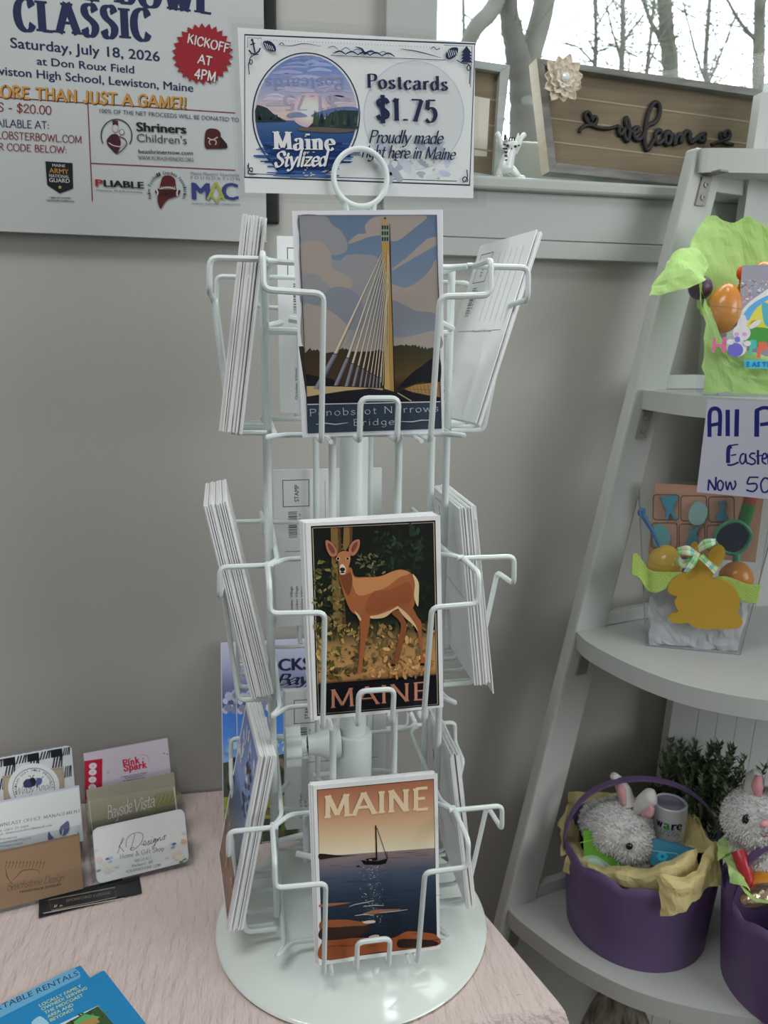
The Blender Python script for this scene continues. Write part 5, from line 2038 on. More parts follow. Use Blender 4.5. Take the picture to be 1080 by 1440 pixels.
# cat figurine with raised arms
M['china'] = mat_basic('glazed_china', (.74, .77, .75), .15, .6)
cy_ = .866
cp = lambda x, y, dy=0.0: py(x, y, cy_+dy)
k1 = SZ+.0008-cp(717, 249)[2]
cat_ = thing('cat_figurine', 'white china cat figurine with dark stripes raising its arms on the sill', 'figurine', (float(cp(717, 248)[0]), cy_, SZ))
b = MB()
off = np.array([0, 0, k1])
P3 = lambda x, y, dy=0.0: cp(x, y, dy)+off
tube(b, catmull([P3(712, 243), P3(711, 236), P3(714, 222), P3(718, 210), P3(720, 203)], 4), [.006, .0088, .0075, .0062, .005], 16)
ellipsoid(b, P3(719.5, 203), (.0088, .0066, .0068), 18, 12)
for pts in ([P3(712, 213), P3(705, 203, -.002), P3(703, 193, -.002), P3(698.5, 185.5)], [P3(723, 213), P3(729, 203, -.002), P3(733, 193, -.002), P3(737.5, 187.5)]):
    tube(b, catmull(pts, 4), [.0035, .0028, .0026, .0028], 10)
for pts in ([P3(707, 236), P3(703, 242), P3(702, 248.2), P3(698, 248.6, -.005)], [P3(717, 236), P3(725, 243), P3(731, 248.2), P3(737, 248.6, -.004)]):
    tube(b, catmull(pts, 4), [.006, .0045, .0032, .0028], 10)
for ex, tx in ((712, 710), (728, 729)):
    e0 = P3(ex, 197)
    tube(b, [e0, P3(tx, 185.5)], [.0034, .0006], 8)
bo = b.build('body', M['china'], None, 50)
at(bo, cat_)
b = MB()
for (x, y, rx, rz) in ((714, 203, .0018, .0014), (725, 204, .0018, .0014)):
    ellipsoid(b, P3(x, y, -.0062), (rx, .0008, rz), 10, 6)
ellipsoid(b, P3(719.5, 207, -.0068), (.001, .0007, .0008), 8, 6)
for pts in ([(716, 196), (717, 191)], [(720, 195.5), (720.5, 191)], [(723.5, 196), (723.5, 191.5)], [(708, 201), (711.5, 201.5)], [(728, 203), (731, 202.5)]):
    tube(b, [P3(x, y, -.0052) for x, y in pts], .0008, 6)
for y in (206, 211, 216, 222, 228):
    tube(b, [P3(708+(1.5 if y > 210 else -3), y, -.001), P3(711, y+1.5, -.0068), P3(713.5, y+1, -.0075)], .0009, 6)
tube(b, [P3(710, 194, .0005-.006), P3(710.5, 188, -.003)], .0013, 6)
at(b.build('painted_marks', M['black'], None, 50), cat_)

# ================================================================== bare trees outside
M['bark'] = mat_mottled('grey_bark', (.034, .031, .028), (.062, .058, .05), 9, .9, (1, 1, .4), .6, .03)
M['twig'] = mat_mottled('pale_twig', (.05, .048, .041), (.075, .072, .06), 6, .9)
M['lichen'] = mat_mottled('lichened_bark', (.042, .044, .034), (.078, .078, .06), 7, .9, (1, 1, .5), .4, .02)
M['yard'] = mat_mottled('leafy_ground', (.05, .046, .03), (.09, .08, .05), 3, .9)
b = MB()
b.add([(-8, 1.3, -.3), (14, 1.3, -.3), (14, 16, -.3), (-8, 16, -.3)], [(0, 1, 2, 3)])
tag(b.build('yard_ground', M['yard']), 'leafy ground outside the window', 'ground', None, 'structure')


def tree(trunk, limbs, label, m, twigs=0, seed=1, spread=.5):
    Y = trunk[0]
    pts = [py(x, y, Y) for x, y, r in trunk[1]]
    rad = [r for x, y, r in trunk[1]]
    foot = np.array([pts[0][0]-.05*(Y/3), Y, -.32])
    root = thing('bare_tree', label, 'tree', (float(foot[0]), Y, -.3), 'bare trees outside the window')
    bb = MB()
    full = catmull([foot]+pts, 8)
    rr = np.interp(np.linspace(0, 1, len(full)), np.linspace(0, 1, len(rad)+1), [rad[0]*1.25]+rad)
    rgx = random.Random(seed)
    rr = [v*rgx.uniform(.92, 1.08) for v in rr]
    tube(bb, full, rr, 14)
    at(bb.build('trunk', m, None, 60), root)
    bb = MB()
    for L in limbs:
        p = catmull([py(x, y, Y+dy) for x, y, r, dy in L], 6)
        tube(bb, p, [r for x, y, r, dy in L], 8)
    if twigs:
        base = [p for p in full if p[2] > 1.2] or full[-3:]
        for i in range(twigs):
            q = np.array(base[rgx.randrange(len(base))])
            d = np.array([rgx.uniform(-1, 1), rgx.uniform(-.6, .6), rgx.uniform(-.1, .9)])
            pl_ = [q]
            for s in range(4):
                d = d+np.array([rgx.uniform(-.5, .5), rgx.uniform(-.3, .3), rgx.uniform(-.3, .4)])
                q = q+d/np.linalg.norm(d)*spread*rgx.uniform(.15, .32)
                pl_.append(q)
            tube(bb, pl_, [.006*spread, .0015*spread+.001], 5)
    if bb.v:
        at(bb.build('branches', M['twig'], None, 60), root)
    return root


tree((3.2, [(742, 330, .066), (738, 200, .06), (734, 120, .052), (724, 62, .042), (713, 0, .038), (702, -120, .03)]),
     [[(736, 130, .05, 0), (748, 70, .046, .05), (764, 10, .044, .05), (790, -140, .03, .1)], [(648, 86, .026, -.2), (668, 40, .03, -.2), (694, 10, .032, -.1), (722, -60, .03, 0)]],
     'thick forked bare tree trunk outside, left behind the cat figurine', M['bark'], 26, 3, .5)
tree((5.5, [(945, 300, .06), (944, 120, .056), (937, 40, .052), (931, -60, .045)]), [[(940, 70, .02, 0), (915, 30, .015, 0), (900, -20, .01, 0)]],
     'straight bare tree trunk outside, above the middle of the welcome sign', M['lichen'], 30, 5, .9)
tree((6.0, [(1064, 320, .05), (1066, 130, .046), (1068, 30, .042), (1069, -60, .035)]), [[(1066, 60, .018, 0), (1040, 30, .013, 0), (1018, -10, .01, 0)]],
     'slim bare tree trunk outside at the right end of the window', M['lichen'], 30, 6, .9)
tree((5.0, [(876, 300, .02), (874, 110, .019), (876, 40, .016), (874, -60, .012)]), [[(874, 80, .009, 0), (860, 40, .007, 0), (848, -20, .005, 0)], [(875, 60, .008, 0), (905, 20, .006, 0)]],
     'thin bare sapling outside between the two straight trunks and the forked tree', M['twig'], 40, 8, .7)
tree((5.4, [(838, 300, .02), (836, 120, .018), (838, 50, .014), (834, -60, .01)]), [[(836, 90, .009, 0), (812, 66, .006, 0), (790, 60, .004, 0)], [(837, 40, .008, 0), (862, 0, .006, 0)]],
     'thin twiggy sapling outside, just right of the burlap flower', M['twig'], 44, 9, .7)
tree((5.2, [(906, 300, .018), (908, 130, .016), (914, 60, .012), (926, -60, .01)]), [[(910, 100, .008, 0), (925, 60, .006, 0), (950, 20, .004, 0)]],
     'leaning thin sapling outside, left of the straight tree trunk', M['twig'], 36, 11, .7)
tree((4.6, [(653, 300, .012), (652, 100, .011), (652, 30, .01), (650, -60, .008)]), [[(652, 20, .006, 0), (664, 30, .005, 0), (668, 60, .004, 0)]],
     'very thin sapling outside at the left end of the window', M['twig'], 8, 12, .3)
tree((6.5, [(1000, 330, .03), (998, 140, .026), (992, 90, .02), (1003, -60, .014)]), [[(998, 130, .012, 0), (980, 80, .01, 0), (960, 0, .006, 0)], [(996, 120, .012, 0), (1020, 60, .008, 0), (1040, 10, .006, 0)]],
     'bushy bare sapling outside above the right part of the welcome sign', M['lichen'], 90, 13, .8)

# ================================================================== corner ladder shelf
DX, EX = np.array([.9704, .2425, 0]), np.array([.2425, -.9704, 0])
PC = np.array([.628, .8345, 0])
ladder = thing('ladder_shelf', 'white corner ladder shelf with bowed shelves right of the postcard rack', 'shelf', (.45, .72, 0))


def lpart(mb, name, m, bevel=0.0, smooth=None):
    return at(mb.build(name, m, None, smooth, None, bevel), ladder)


def legA(z):
    k = (z-1.5007)
    return np.array([.4957+.2187*k, .812+.0542*k, z])


shelf_z = [(1.497, .022), (1.2452, .020), (.973, .020), (.633, .020), (.25, .02)]
SXC = .672                                   # the unit is symmetric about this x
FRONT = [[(.4957, .812), (.500, .803), (.57, .790), (.672, .782)],
         [(.445, .799), (.443, .745), (.449, .696), (.475, .655), (.52, .630), (.60, .612), (.672, .607)],
         [(.378, .782), (.377, .747), (.391, .691), (.412, .645), (.438, .615), (.479, .588), (.55, .563), (.62, .552), (.672, .550)],
         [(.306, .765), (.313, .743), (.342, .689), (.371, .651), (.401, .623), (.444, .597), (.509, .569), (.58, .548), (.672, .541)],
         [(.222, .744), (.236, .72), (.28, .66), (.33, .615), (.38, .588), (.44, .568), (.52, .55), (.672, .54)]]
YB = .832
_e0, _e1 = py(1045, 290, YB), py(947, 969, YB)


def panel_x(z):
    return _e1[0]+(_e0[0]-_e1[0])*(z-_e1[2])/(_e0[2]-_e1[2])


def shelf_pts(i):
    z = shelf_z[i][0]
    half = [p for p in catmull([np.array(q) for q in FRONT[i]], 4)]
    full = half+[np.array([2*SXC-p[0], p[1]]) for p in reversed(half[:-1])]
    A_ = np.array([half[0][0], half[0][1], 0])
    return A_, full


# beadboard back
Z_TOP = py(1071, 106, YB)[2]
k = 0
while True:
    w_ = .0125 if k == 0 else .0275
    o0 = 0 if k == 0 else .0133+(k-1)*.0285
    if panel_x(1.0)+o0 > 2*SXC-panel_x(1.0):
        break
    zt_ = Z_TOP-(.018 if k == 0 else .004 if k == 1 else 0)
    b = MB()
    pl_ = [(panel_x(0)+o0, .001), (panel_x(0)+o0+w_, .001), (panel_x(zt_)+o0+w_, zt_), (panel_x(zt_)+o0, zt_)]
    y0_ = YB-(.004 if k == 0 else 0)
    prism(b, pl_, lambda x, y, d: (x, y0_+d, y), .014)
    lpart(b, 'back_board', M['shelfwhite'], .0022)
    k += 1
for side in (0, 1):
    b = MB()
    v = []
    for z in (0, 1.5007):
        a = legA(z)
        d_, e_ = DX.copy(), EX.copy()
        if side:
            a = np.array([2*SXC-a[0], a[1], a[2]])
            d_, e_ = d_*[-1, 1, 1], e_*[-1, 1, 1]
        f0, dd, oo = a-d_*.004, d_*.045, -e_*.017
        v += [f0, f0+dd, f0+dd+oo, f0+oo]
    b.add(v, [(0, 1, 2, 3), (7, 6, 5, 4), (0, 4, 5, 1), (1, 5, 6, 2), (2, 6, 7, 3), (3, 7, 4, 0)])
    lpart(b, 'leg', M['shelfwhite'], .003)
for i, (z, th) in enumerate(shelf_z):
    A_, full = shelf_pts(i)
    px_ = panel_x(z)
    poly = [(float(p[0]), float(p[1])) for p in full]+[(2*SXC-px_, YB-.0005), (px_, YB-.0005)]
    b = MB()
    prism(b, poly, lambda x, y, d: (x, y, z-d), th)
    lpart(b, 'shelf_board', M['shelfwhite'], .0025)
    for side in (0, 1):
        b = MB()
        d_, e_ = DX.copy(), EX.copy()
        p0 = A_+DX*.030-EX*.008
        L = (px_-p0[0])/DX[0]
        p1 = p0+DX*max(.012, L-.001)
        if side:
            p0, p1 = (np.array([2*SXC-q[0], q[1], q[2]]) for q in (p0, p1))
            d_, e_ = d_*[-1, 1, 1], e_*[-1, 1, 1]
        c = (p0+p1)/2+np.array([0, 0, z+(.0085 if i else -.030)])
        obox(b, c, (p1-p0)/2, e_*.005, (0, 0, .008))
        lpart(b, 'rung', M['shelfwhite'], .001)
    # steel angle bracket on the inner face of the left leg
    b = MB()
    zb_ = z-th-.002
    a0 = legA(zb_-.016)
    la = (legA(zb_)-legA(zb_-.03))
    c = a0+DX*.019+EX*.0012
    obox(b, c, DX*.0072, EX*.0012, la/2)
    obox(b, legA(zb_)+DX*.019+EX*.012-np.array([0, 0, -.0012]), DX*.0062, EX*.012, (0, 0, .0011))
    br = lpart(b, 'bracket', M['steel'], .0004)
    for t in (.28, .72):
        b = MB()
        p = legA(zb_-.031+.03*t)+DX*.019+EX*.0026
        rot = Vector((0, 0, 1)).rotation_difference(Vector(EX)).to_matrix()
        lathe(b, [(.0032, 0), (.0030, .0010), (.0016, .0012), (.0012, .0004), (0, .0004)], tuple(p), 14, M=rot)
        s_ = b.build('screw', M['steel'], None, 40)
        s_.parent = br


def pplane(x, y, o, n):
    d = ray(x, y)
    c = np.array([0, 0, ZC])
    return c+d*(np.dot(np.asarray(o)-c, n)/np.dot(d, n))


def crumple(grid, n=9, amp=.004, freq=45, seed=0, ridged=True):
    """grid of 3D rows -> creased sheet"""
    rows = [catmull(r, n) for r in grid]
    m = min(len(r) for r in rows)
    cols = [catmull([r[j] for r in rows], n) for j in range(m)]
    k = len(cols[0])
    V = []
    for i in range(k):
        for j in range(m):
            p = np.array(cols[j][i])
            q = Vector(p*freq)+Vector((seed*7.3, seed*3.1, seed))
            nz = noise.noise_vector(q)
            if ridged:
                nz = Vector([1-2*abs(c) if abs(c) < .5 else 0 for c in nz])
            nz2 = noise.noise_vector(q*2.7)
            p = p+np.array(nz)*amp*.5+np.array(nz2)*amp*.35
            V.append(p)
    F = [(i*m+j, i*m+j+1, (i+1)*m+j+1, (i+1)*m+j) for i in range(k-1) for j in range(m-1)]
    return V, F


def sheet(name, grids, m, label, cat, **kw):
    b_ = MB()
    for gi, g in enumerate(grids):
        V, F = crumple(g, seed=gi+kw.get('seed', 0), amp=kw.get('amp', .004), freq=kw.get('freq', 45), n=kw.get('n', 5))
        b_.add(V, F)
    o_ = b_.build(name, m, None, None)
    s_ = o_.modifiers.new('solid', 'SOLIDIFY')
    s_.thickness = .0002
    return tag(o_, label, cat)


def egg(c, r, h, col, label, tilt=(0, 0), name='toy_egg', rough=.22):
    b_ = MB()
    rot = Matrix.Rotation(tilt[0], 3, 'Y') @ Matrix.Rotation(tilt[1], 3, 'X')
    ellipsoid(b_, c, (r, r, h), 28, 18, M=rot, taper=.14)
    root = thing(name, label, 'toy egg', tuple(map(float, c)))
    at(b_.build('shell', mat_basic('egg_plastic', col, rough, .5), None, 80), root)
    b_ = MB()
    lathe(b_, [(r*1.004, -h*.03), (r*1.018, 0), (r*1.004, h*.03)], tuple(c), 28, M=rot)
    at(b_.build('seam', mat_basic('egg_seam', tuple(v*.9 for v in col), rough, .5), None, 80), root)
    return root


# ------------------------------------------------------------------ second shelf: clear gift box in green tissue
Y2 = -.49
n2 = np.array([math.sin(Y2), -math.cos(Y2), 0])
s2 = np.array([math.cos(Y2), math.sin(Y2), 0])
B2 = py(988, 557, .700)
B2[2] = 1.2456
bx = lambda x, y, d=0.0: pplane(x, y, B2-n2*d, n2)
tl = bx(986, 421)
H2 = tl[2]-B2[2]
gift = thing('gift_box', 'clear gift box lined with green tissue on the second shelf of the ladder', 'gift box', tuple(map(float, B2)))
b = MB()
W2, D2 = .150, .088
for (o_, a_, c_) in ((B2, s2*W2, None), (B2-n2*D2, s2*W2, None), (B2, -n2*D2, 1), (B2+s2*W2, -n2*D2, 1)):
    q = [o_, o_+a_, o_+a_+np.array([0, 0, H2]), o_+np.array([0, 0, H2])]
    tn = (n2 if c_ is None else s2)*.0004
    b.add(q+[p-tn for p in q], [(0, 1, 2, 3), (7, 6, 5, 4), (0, 4, 5, 1), (1, 5, 6, 2), (2, 6, 7, 3), (3, 7, 4, 0)])
q = [B2, B2+s2*W2, B2+s2*W2-n2*D2, B2-n2*D2]
b.add([p+np.array([0, 0, .0004]) for p in q], [(0, 1, 2, 3)])
at(b.build('clear_box', M['acrylic']), gift)
# letters and rabbit stuck on the front
b = MB()


def sticker(pts, col, gain=2.4, lay=1):
    P_ = [bx(x, y, -.0008-.0003*lay) for x, y in pts]
    pl_ = [(float(np.dot(p-B2, s2)), float(p[2])) for p in P_]
    d0 = -.0008-.0003*lay
    prism(b, pl_, lambda x, y, d: np.array([B2[0], B2[1], 0])+s2*x-n2*(d0+d)+np.array([0, 0, y]), .0007, 0, rgb(col, gain))


def ovl(cx, cy, rx, ry, rot=0, n=18):
    return [(cx+rx*math.cos(a)*math.cos(rot)-ry*math.sin(a)*math.sin(rot), cy+rx*math.cos(a)*math.sin(rot)+ry*math.sin(a)*math.cos(rot)) for a in np.linspace(0, 2*PI, n+1)[:-1]]


sticker([(1001, 495), (1003, 475), (1007, 475), (1006, 483), (1015, 484), (1017, 474), (1022, 474), (1020, 496), (1015, 496), (1015, 488), (1006, 487), (1005, 496)], (176, 80, 120))
sticker(ovl(1046, 451, 4.2, 9, -.15), (206, 204, 216))
sticker(ovl(1062, 456, 3.6, 10, .95), (206, 204, 216))
sticker(ovl(1043, 468, 12.5, 11.5), (206, 204, 216), lay=2)
sticker(ovl(1036, 489, 14, 13), (206, 204, 216), lay=1)
sticker(ovl(1034, 492, 11, 10), (84, 80, 150), lay=3)
sticker(ovl(1037, 477, 4, 4), (96, 92, 160), lay=3)
sticker(ovl(1027, 481, 5, 4), (206, 204, 216), lay=4)
sticker(ovl(1051, 483, 5, 4), (206, 204, 216), lay=4)
for x in (1036, 1047):
    sticker(ovl(x, 470, 3.4, 2.6), (176, 120, 160), lay=3)
sticker([(1053, 500), (1055, 478), (1063, 478), (1065, 484), (1063, 490), (1058, 491), (1057, 501)], (60, 140, 130))
sticker([(1064, 503), (1067, 481), (1078, 481), (1080, 488), (1077, 494), (1070, 494), (1069, 504)], (196, 84, 70))
sticker([(1079, 482), (1084, 481), (1088, 490), (1092, 481), (1097, 482), (1090, 496), (1089, 505), (1085, 505), (1085, 495)], (120, 90, 170))
sticker([(1047, 506), (1098, 508), (1098, 519), (1047, 517)], (60, 140, 176), lay=0)
for i, ch in enumerate('EASTER'):
    V, F = sans(ch, .02)
    x0 = 1050+i*7.4
    for f in F:
        sticker([(x0+V[k][0]*7, 515.5-V[k][1]*7) for k in f], (30, 90, 130), lay=2)
at(b.build('stickers', M['paper']), gift)
bx_sheets = [
    [[bx(966, 352, .05), bx(984, 319, .065), bx(1002, 307, .075), bx(1030, 316, .080), bx(1052, 307, .08), bx(1090, 330, .08)],
     [bx(968, 376, .035), bx(990, 362, .055), bx(1010, 362, .07), bx(1035, 362, .078), bx(1060, 366, .078), bx(1094, 376, .078)],
     [bx(988, 418, .03), bx(998, 428, .05), bx(1016, 430, .06), bx(1036, 430, .07), bx(1060, 430, .07), bx(1094, 430, .07)]],
    [[bx(944, 362, .030), bx(962, 351, .040), bx(980, 353, .045), bx(994, 378, .045)],
     [bx(922, 394, .005), bx(945, 382, .002), bx(970, 384, .000), bx(989, 396, .006)],
     [bx(909, 421, -.010), bx(932, 418, -.012), bx(962, 408, -.010), bx(988, 398, -.003)]],
    [[bx(988, 420, .012), bx(1004, 452, .013), bx(1023, 486, .013), bx(1095, 508, .015)],
     [bx(990, 490, .008), bx(1010, 500, .006), bx(1040, 517, .005), bx(1096, 522, .005)],
     [bx(990, 555, .005), bx(1015, 555.5, .005), bx(1045, 556, .005), bx(1096, 556, .005)]],
    [[bx(978, 398, .06), bx(986, 400, .012)], [bx(979, 425, .06), bx(987, 440, .012)], [bx(982, 430, .06), bx(988, 452, .012)]],
]
sheet('tissue_paper', bx_sheets, M['greenpaper'], 'bright green tissue paper spilling out of the clear gift box', 'tissue paper', amp=.006, freq=38)
egg(bx(1018, 434, .030), .0172, .0245, (.66, .25, .045), 'orange plastic egg standing in the green gift box', (.12, 0))
egg(bx(1074, 398, .050), .0150, .0210, (.68, .27, .05), 'orange plastic egg at the back right of the green gift box', (-.2, 0))
b = MB()
ellipsoid(b, bx(985, 405, .045), (.012, .012, .012), 16, 10)
tag(b.build('toy_egg', mat_basic('dark_purple_plastic', (.12, .07, .14), .4), None, 80), 'dark purple egg half hidden left of the orange egg in the gift box', 'toy egg')
b = MB()
c = bx(1045, 384, .055)
tube(b, [c+np.array([.0045*math.cos(a), 0, .0050*math.sin(a)]) for a in np.linspace(0, 2*PI, 17)[:-1]], .0028, 8, closed=True)
tube(b, [c-np.array([0, 0, .006]), c-np.array([0, -.004, .03])], .003, 8)
tag(b.build('toy_whistle', mat_basic('orange_red_plastic', (.75, .10, .02), .3), None, 60), 'small orange red ring toy poking out of the green gift box', 'toy')
# foil candy bag
o0 = bx(1034, 500, .016)
fm = lean_frame(o0, Y2, .18)
P = sheet_print(.062, .088, fm, (1030, 390, 8), gain=2.2, sheet=(120, 118, 130), t=.004)
P.blobs(90, lambda r: (r.uniform(20, 440), r.uniform(30, 330)), (8, 26), [(150, 140, 150), (96, 94, 110), (176, 120, 100), (90, 120, 140), (190, 190, 200), (120, 96, 120)], 3)
P.curve([(60, 480), (140, 330), (300, 200), (470, 150), (520, 700), (90, 720)], (176, 186, 196))
P.curve([(90, 500), (170, 350), (320, 240), (480, 200), (500, 420), (200, 480)], (70, 130, 176))
P.curve([(150, 640), (220, 420), (330, 300), (470, 260), (480, 640)], (190, 166, 60))
P.ell(250, 520, 50, 40, (190, 110, 50))
P.curve([(330, 300), (400, 300), (470, 420), (460, 560), (360, 520)], (60, 136, 150))
P.curve([(100, 600), (240, 560), (460, 600), (470, 760), (120, 760)], (60, 120, 50))
ob = P.build('candy_bag', mat_print('foil_print', .18, .8), fm)
tag(ob, 'shiny foil candy bag in the green gift box on the second shelf', 'candy bag')

# ------------------------------------------------------------------ handwritten price sheet hanging from the second shelf
hp = py(990, 561, .672)
SY2 = -.60
fm = lean_frame(pplane(979.5, 692, hp, np.array([math.sin(SY2), -math.cos(SY2), 0])), SY2, .0, -.02)
hq = np.linalg.norm(hp-np.array(fm.translation))
P = sheet_print(.17, float(hq), fm, (980, 560, 9), gain=1.35, sheet=(164, 164, 176), t=.0005)
mk = (24, 28, 96)
P.line(catmull([(160, 490), (160, 400), (165, 180), (230, 130), (290, 180), (290, 380), (285, 480)], 6), 52, mk)
P.line([(160, 345), (290, 320)], 44, mk)
P.line([(390, 145), (390, 480)], 56, mk)
P.line([(508, 140), (500, 485)], 58, mk)
P.line([(760, 150), (757, 488)], 62, mk)
P.line(catmull([(745, 160), (850, 120), (960, 150), (990, 230), (930, 310), (800, 335)], 6), 46, mk)
P.line(catmull([(440, 610), (400, 640), (395, 820)], 6), 52, mk)
P.line(catmull([(390, 630), (450, 595), (525, 585)], 6), 18, mk)
P.line([(430, 725), (500, 712)], 18, mk)
P.line(catmull([(385, 840), (440, 845), (530, 810)], 6), 24, mk)
P.line(catmull([(600, 700), (560, 720), (545, 790), (575, 830), (610, 790), (615, 700), (625, 800), (650, 830)], 5), 22, mk)
P.line(catmull([(740, 700), (690, 700), (670, 740), (730, 780), (735, 820), (690, 838), (650, 820)], 5), 22, mk)
P.line([(772, 655), (775, 840)], 30, mk)
P.line([(745, 735), (830, 722)], 16, mk)
P.line(catmull([(830, 770), (880, 750), (870, 700), (835, 720), (830, 800), (880, 835)], 5), 22, mk)
P.line(catmull([(905, 835), (905, 700), (925, 720), (960, 700)], 5), 22, mk)
P.line([(142, 1170), (152, 1030)], 22, mk)
P.line([(152, 1030), (232, 1165)], 26, mk)
P.line([(236, 1165), (242, 995)], 24, mk)
P.line(catmull([(300, 1035), (265, 1070), (270, 1150), (310, 1160), (335, 1090), (300, 1035)], 6), 22, mk)
P.line(catmull([(365, 1050), (385, 1160), (420, 1060), (450, 1155), (490, 1100), (480, 1040)], 5), 22, mk)
P.line([(660, 1000), (780, 1000)], 20, mk)
P.line(catmull([(665, 1000), (640, 1080), (740, 1080), (760, 1130), (710, 1180), (625, 1160)], 6), 22, mk)
P.line(catmull([(850, 1010), (810, 1080), (830, 1180), (890, 1180), (930, 1100), (900, 1020), (850, 1010)], 6), 22, mk)
tag(P.build('price_sheet', M['matte'], fm), 'white paper with blue handwriting hanging from the second shelf edge', 'sign')

# ------------------------------------------------------------------ third shelf: clear box with yellow rabbit
Z3 = .9732
b0, b1 = pz(908, 908, Z3), pz(1041, 921, Z3)
s3 = (b1-b0)/np.linalg.norm(b1-b0)
n3 = np.array([s3[1], -s3[0], 0])
bg_ = lambda x, y, d=0.0: pplane(870+x/5.143, 670+y/5.143, b0-n3*d, n3)
egg_bag = thing('treat_box', 'clear tapered treat box with a yellow rabbit cutout on the third shelf', 'gift box', tuple(map(float, b0)))
ft0, ft1 = pplane(899, 690, b0, n3), pplane(1098, 702, b0, n3)
b = MB()
fr = [b0, b1, ft1, ft0]
rr_ = [fr[0]-n3*.060+s3*.004, fr[1]-n3*.060-s3*.004, fr[2]-n3*.080-s3*.004, fr[3]-n3*.080+s3*.004]
b.add(fr+rr_, [(0, 1, 2, 3), (5, 4, 7, 6), (4, 0, 3, 7), (1, 5, 6, 2), (4, 5, 1, 0)])
ob = b.build('clear_walls', M['cello'])
at(ob, egg_bag)
b = MB()
for p, q in ((fr[0], fr[1]), (fr[0], fr[3]), (fr[1], fr[2]), (rr_[0], rr_[3]), (fr[0], rr_[0])):
    tube(b, [p+np.array([0, 0, .0006]), q], .00055, 6)
at(b.build('edge_fold', mat_basic('clear_fold', (.22, .23, .28), .2, .6)), egg_bag)
# rabbit board
rab = [(357, 815), (375, 765), (430, 715), (500, 690), (530, 640), (525, 560), (520, 510), (545, 480), (575, 490), (590, 560), (640, 600), (650, 560), (690, 510), (730, 497), (765, 520), (770, 570), (745, 620), (700, 690), (680, 735), (760, 750), (830, 800), (870, 870), (875, 930), (865, 1000), (890, 1030), (895, 1065), (870, 1095), (780, 1105), (640, 1105), (540, 1090), (510, 1062), (450, 1065), (385, 1055), (362, 1025), (380, 995), (430, 978), (410, 935), (405, 895), (425, 868), (390, 860), (362, 838)]
rp2 = catmull(rab, 3, True)
P_ = [bg_(x, y, -.0055) for x, y in rp2]
pl_ = [(float(np.dot(p-b0, s3)), float(p[2])) for p in P_]
b = MB()
prism(b, pl_, lambda x, y, d: np.array([b0[0], b0[1], 0])+s3*x+n3*(.0055-d)+np.array([0, 0, y]), .0032, 0)
M['yellowboard'] = mat_basic('yellow_foam_board', (.48, .29, .04), .8, .2)
at(b.build('rabbit_cutout', M['yellowboard']), egg_bag)
# knitted green band
M['knit'] = mat_basic('green_knit_ribbon', (.42, .58, .14), .9, .1, bump=(700, .8, .002))
for nm, g in (('knit_band', [[(100, 562, -.006), (135, 565, -.004), (200, 655, -.001), (245, 684, -.003), (340, 690, -.003), (465, 692, -.003)], [(92, 640, -.008), (140, 665, -.005), (200, 740, -.002), (250, 762, -.004), (330, 770, -.004), (440, 760, -.003)], [(88, 705, -.008), (150, 742, -.006), (200, 818, -.003), (262, 842, -.005), (330, 815, -.004), (375, 770, -.003)]]),
              ('knit_band', [[(680, 736, -.003), (760, 722, -.003), (850, 750, -.004), (930, 778, -.005), (1030, 782, -.006)], [(700, 745, -.003), (790, 765, -.003), (860, 800, -.004), (930, 840, -.005), (1012, 850, -.006)], [(730, 750, -.003), (810, 800, -.003), (870, 880, -.004), (920, 912, -.005), (996, 920, -.006)]])):
    V, F = crumple([[bg_(*p) for p in r] for r in g], 7, .0006, 60)
    b = MB()
    b.add(V, F)
    o_ = b.build(nm, M['knit'], None, 60)
    sd = o_.modifiers.new('solid', 'SOLIDIFY')
    sd.thickness = .0012
    at(o_, egg_bag)
# plaid bow
b = MB()


def ribbon(rowA, rowB, n=22, seed=0):
    A1, B1 = catmull([bg_(*p) for p in rowA], 8), catmull([bg_(*p) for p in rowB], 8)
    k = len(A1)
    cols = [(70, 130, 90), (176, 186, 180), (70, 120, 150), (150, 170, 120), (190, 150, 160), (110, 160, 90)]
    m_ = 6
    for i in range(k-1):
        for j in range(m_):
            q = [A1[i]*(1-j/m_)+B1[i]*(j/m_), A1[i+1]*(1-j/m_)+B1[i+1]*(j/m_), A1[i+1]*(1-(j+1)/m_)+B1[i+1]*((j+1)/m_), A1[i]*(1-(j+1)/m_)+B1[i]*((j+1)/m_)]
            ca, cb = cols[(i//3+seed) % 6], cols[(j*2+1) % 6]
            b.add(q, [(0, 1, 2, 3)], 0, rgb(tuple((u+v)/2 for u, v in zip(ca, cb)), 2.0))


ribbon([(560, 540, -.010), (500, 500, -.016), (425, 515, -.012)], [(570, 575, -.010), (500, 570, -.018), (428, 560, -.012)], seed=1)
ribbon([(425, 540, -.010), (460, 600, -.008), (560, 575, -.008)], [(430, 640, -.008), (480, 660, -.008), (570, 590, -.008)], seed=2)
ribbon([(575, 500, -.010), (620, 455, -.016), (700, 450, -.012)], [(585, 550, -.010), (640, 520, -.018), (700, 490, -.012)], seed=3)
ribbon([(560, 540, -.012), (520, 610, -.014), (470, 690, -.012)], [(590, 560, -.012), (555, 640, -.014), (505, 690, -.012)], seed=4)
ribbon([(575, 590, -.012), (640, 650, -.014), (690, 705, -.012)], [(610, 560, -.012), (670, 620, -.014), (725, 660, -.012)], seed=5)
o_ = b.build('plaid_bow', M['matte'])
sd = o_.modifiers.new('solid', 'SOLIDIFY')
sd.thickness = .0006
at(o_, egg_bag)
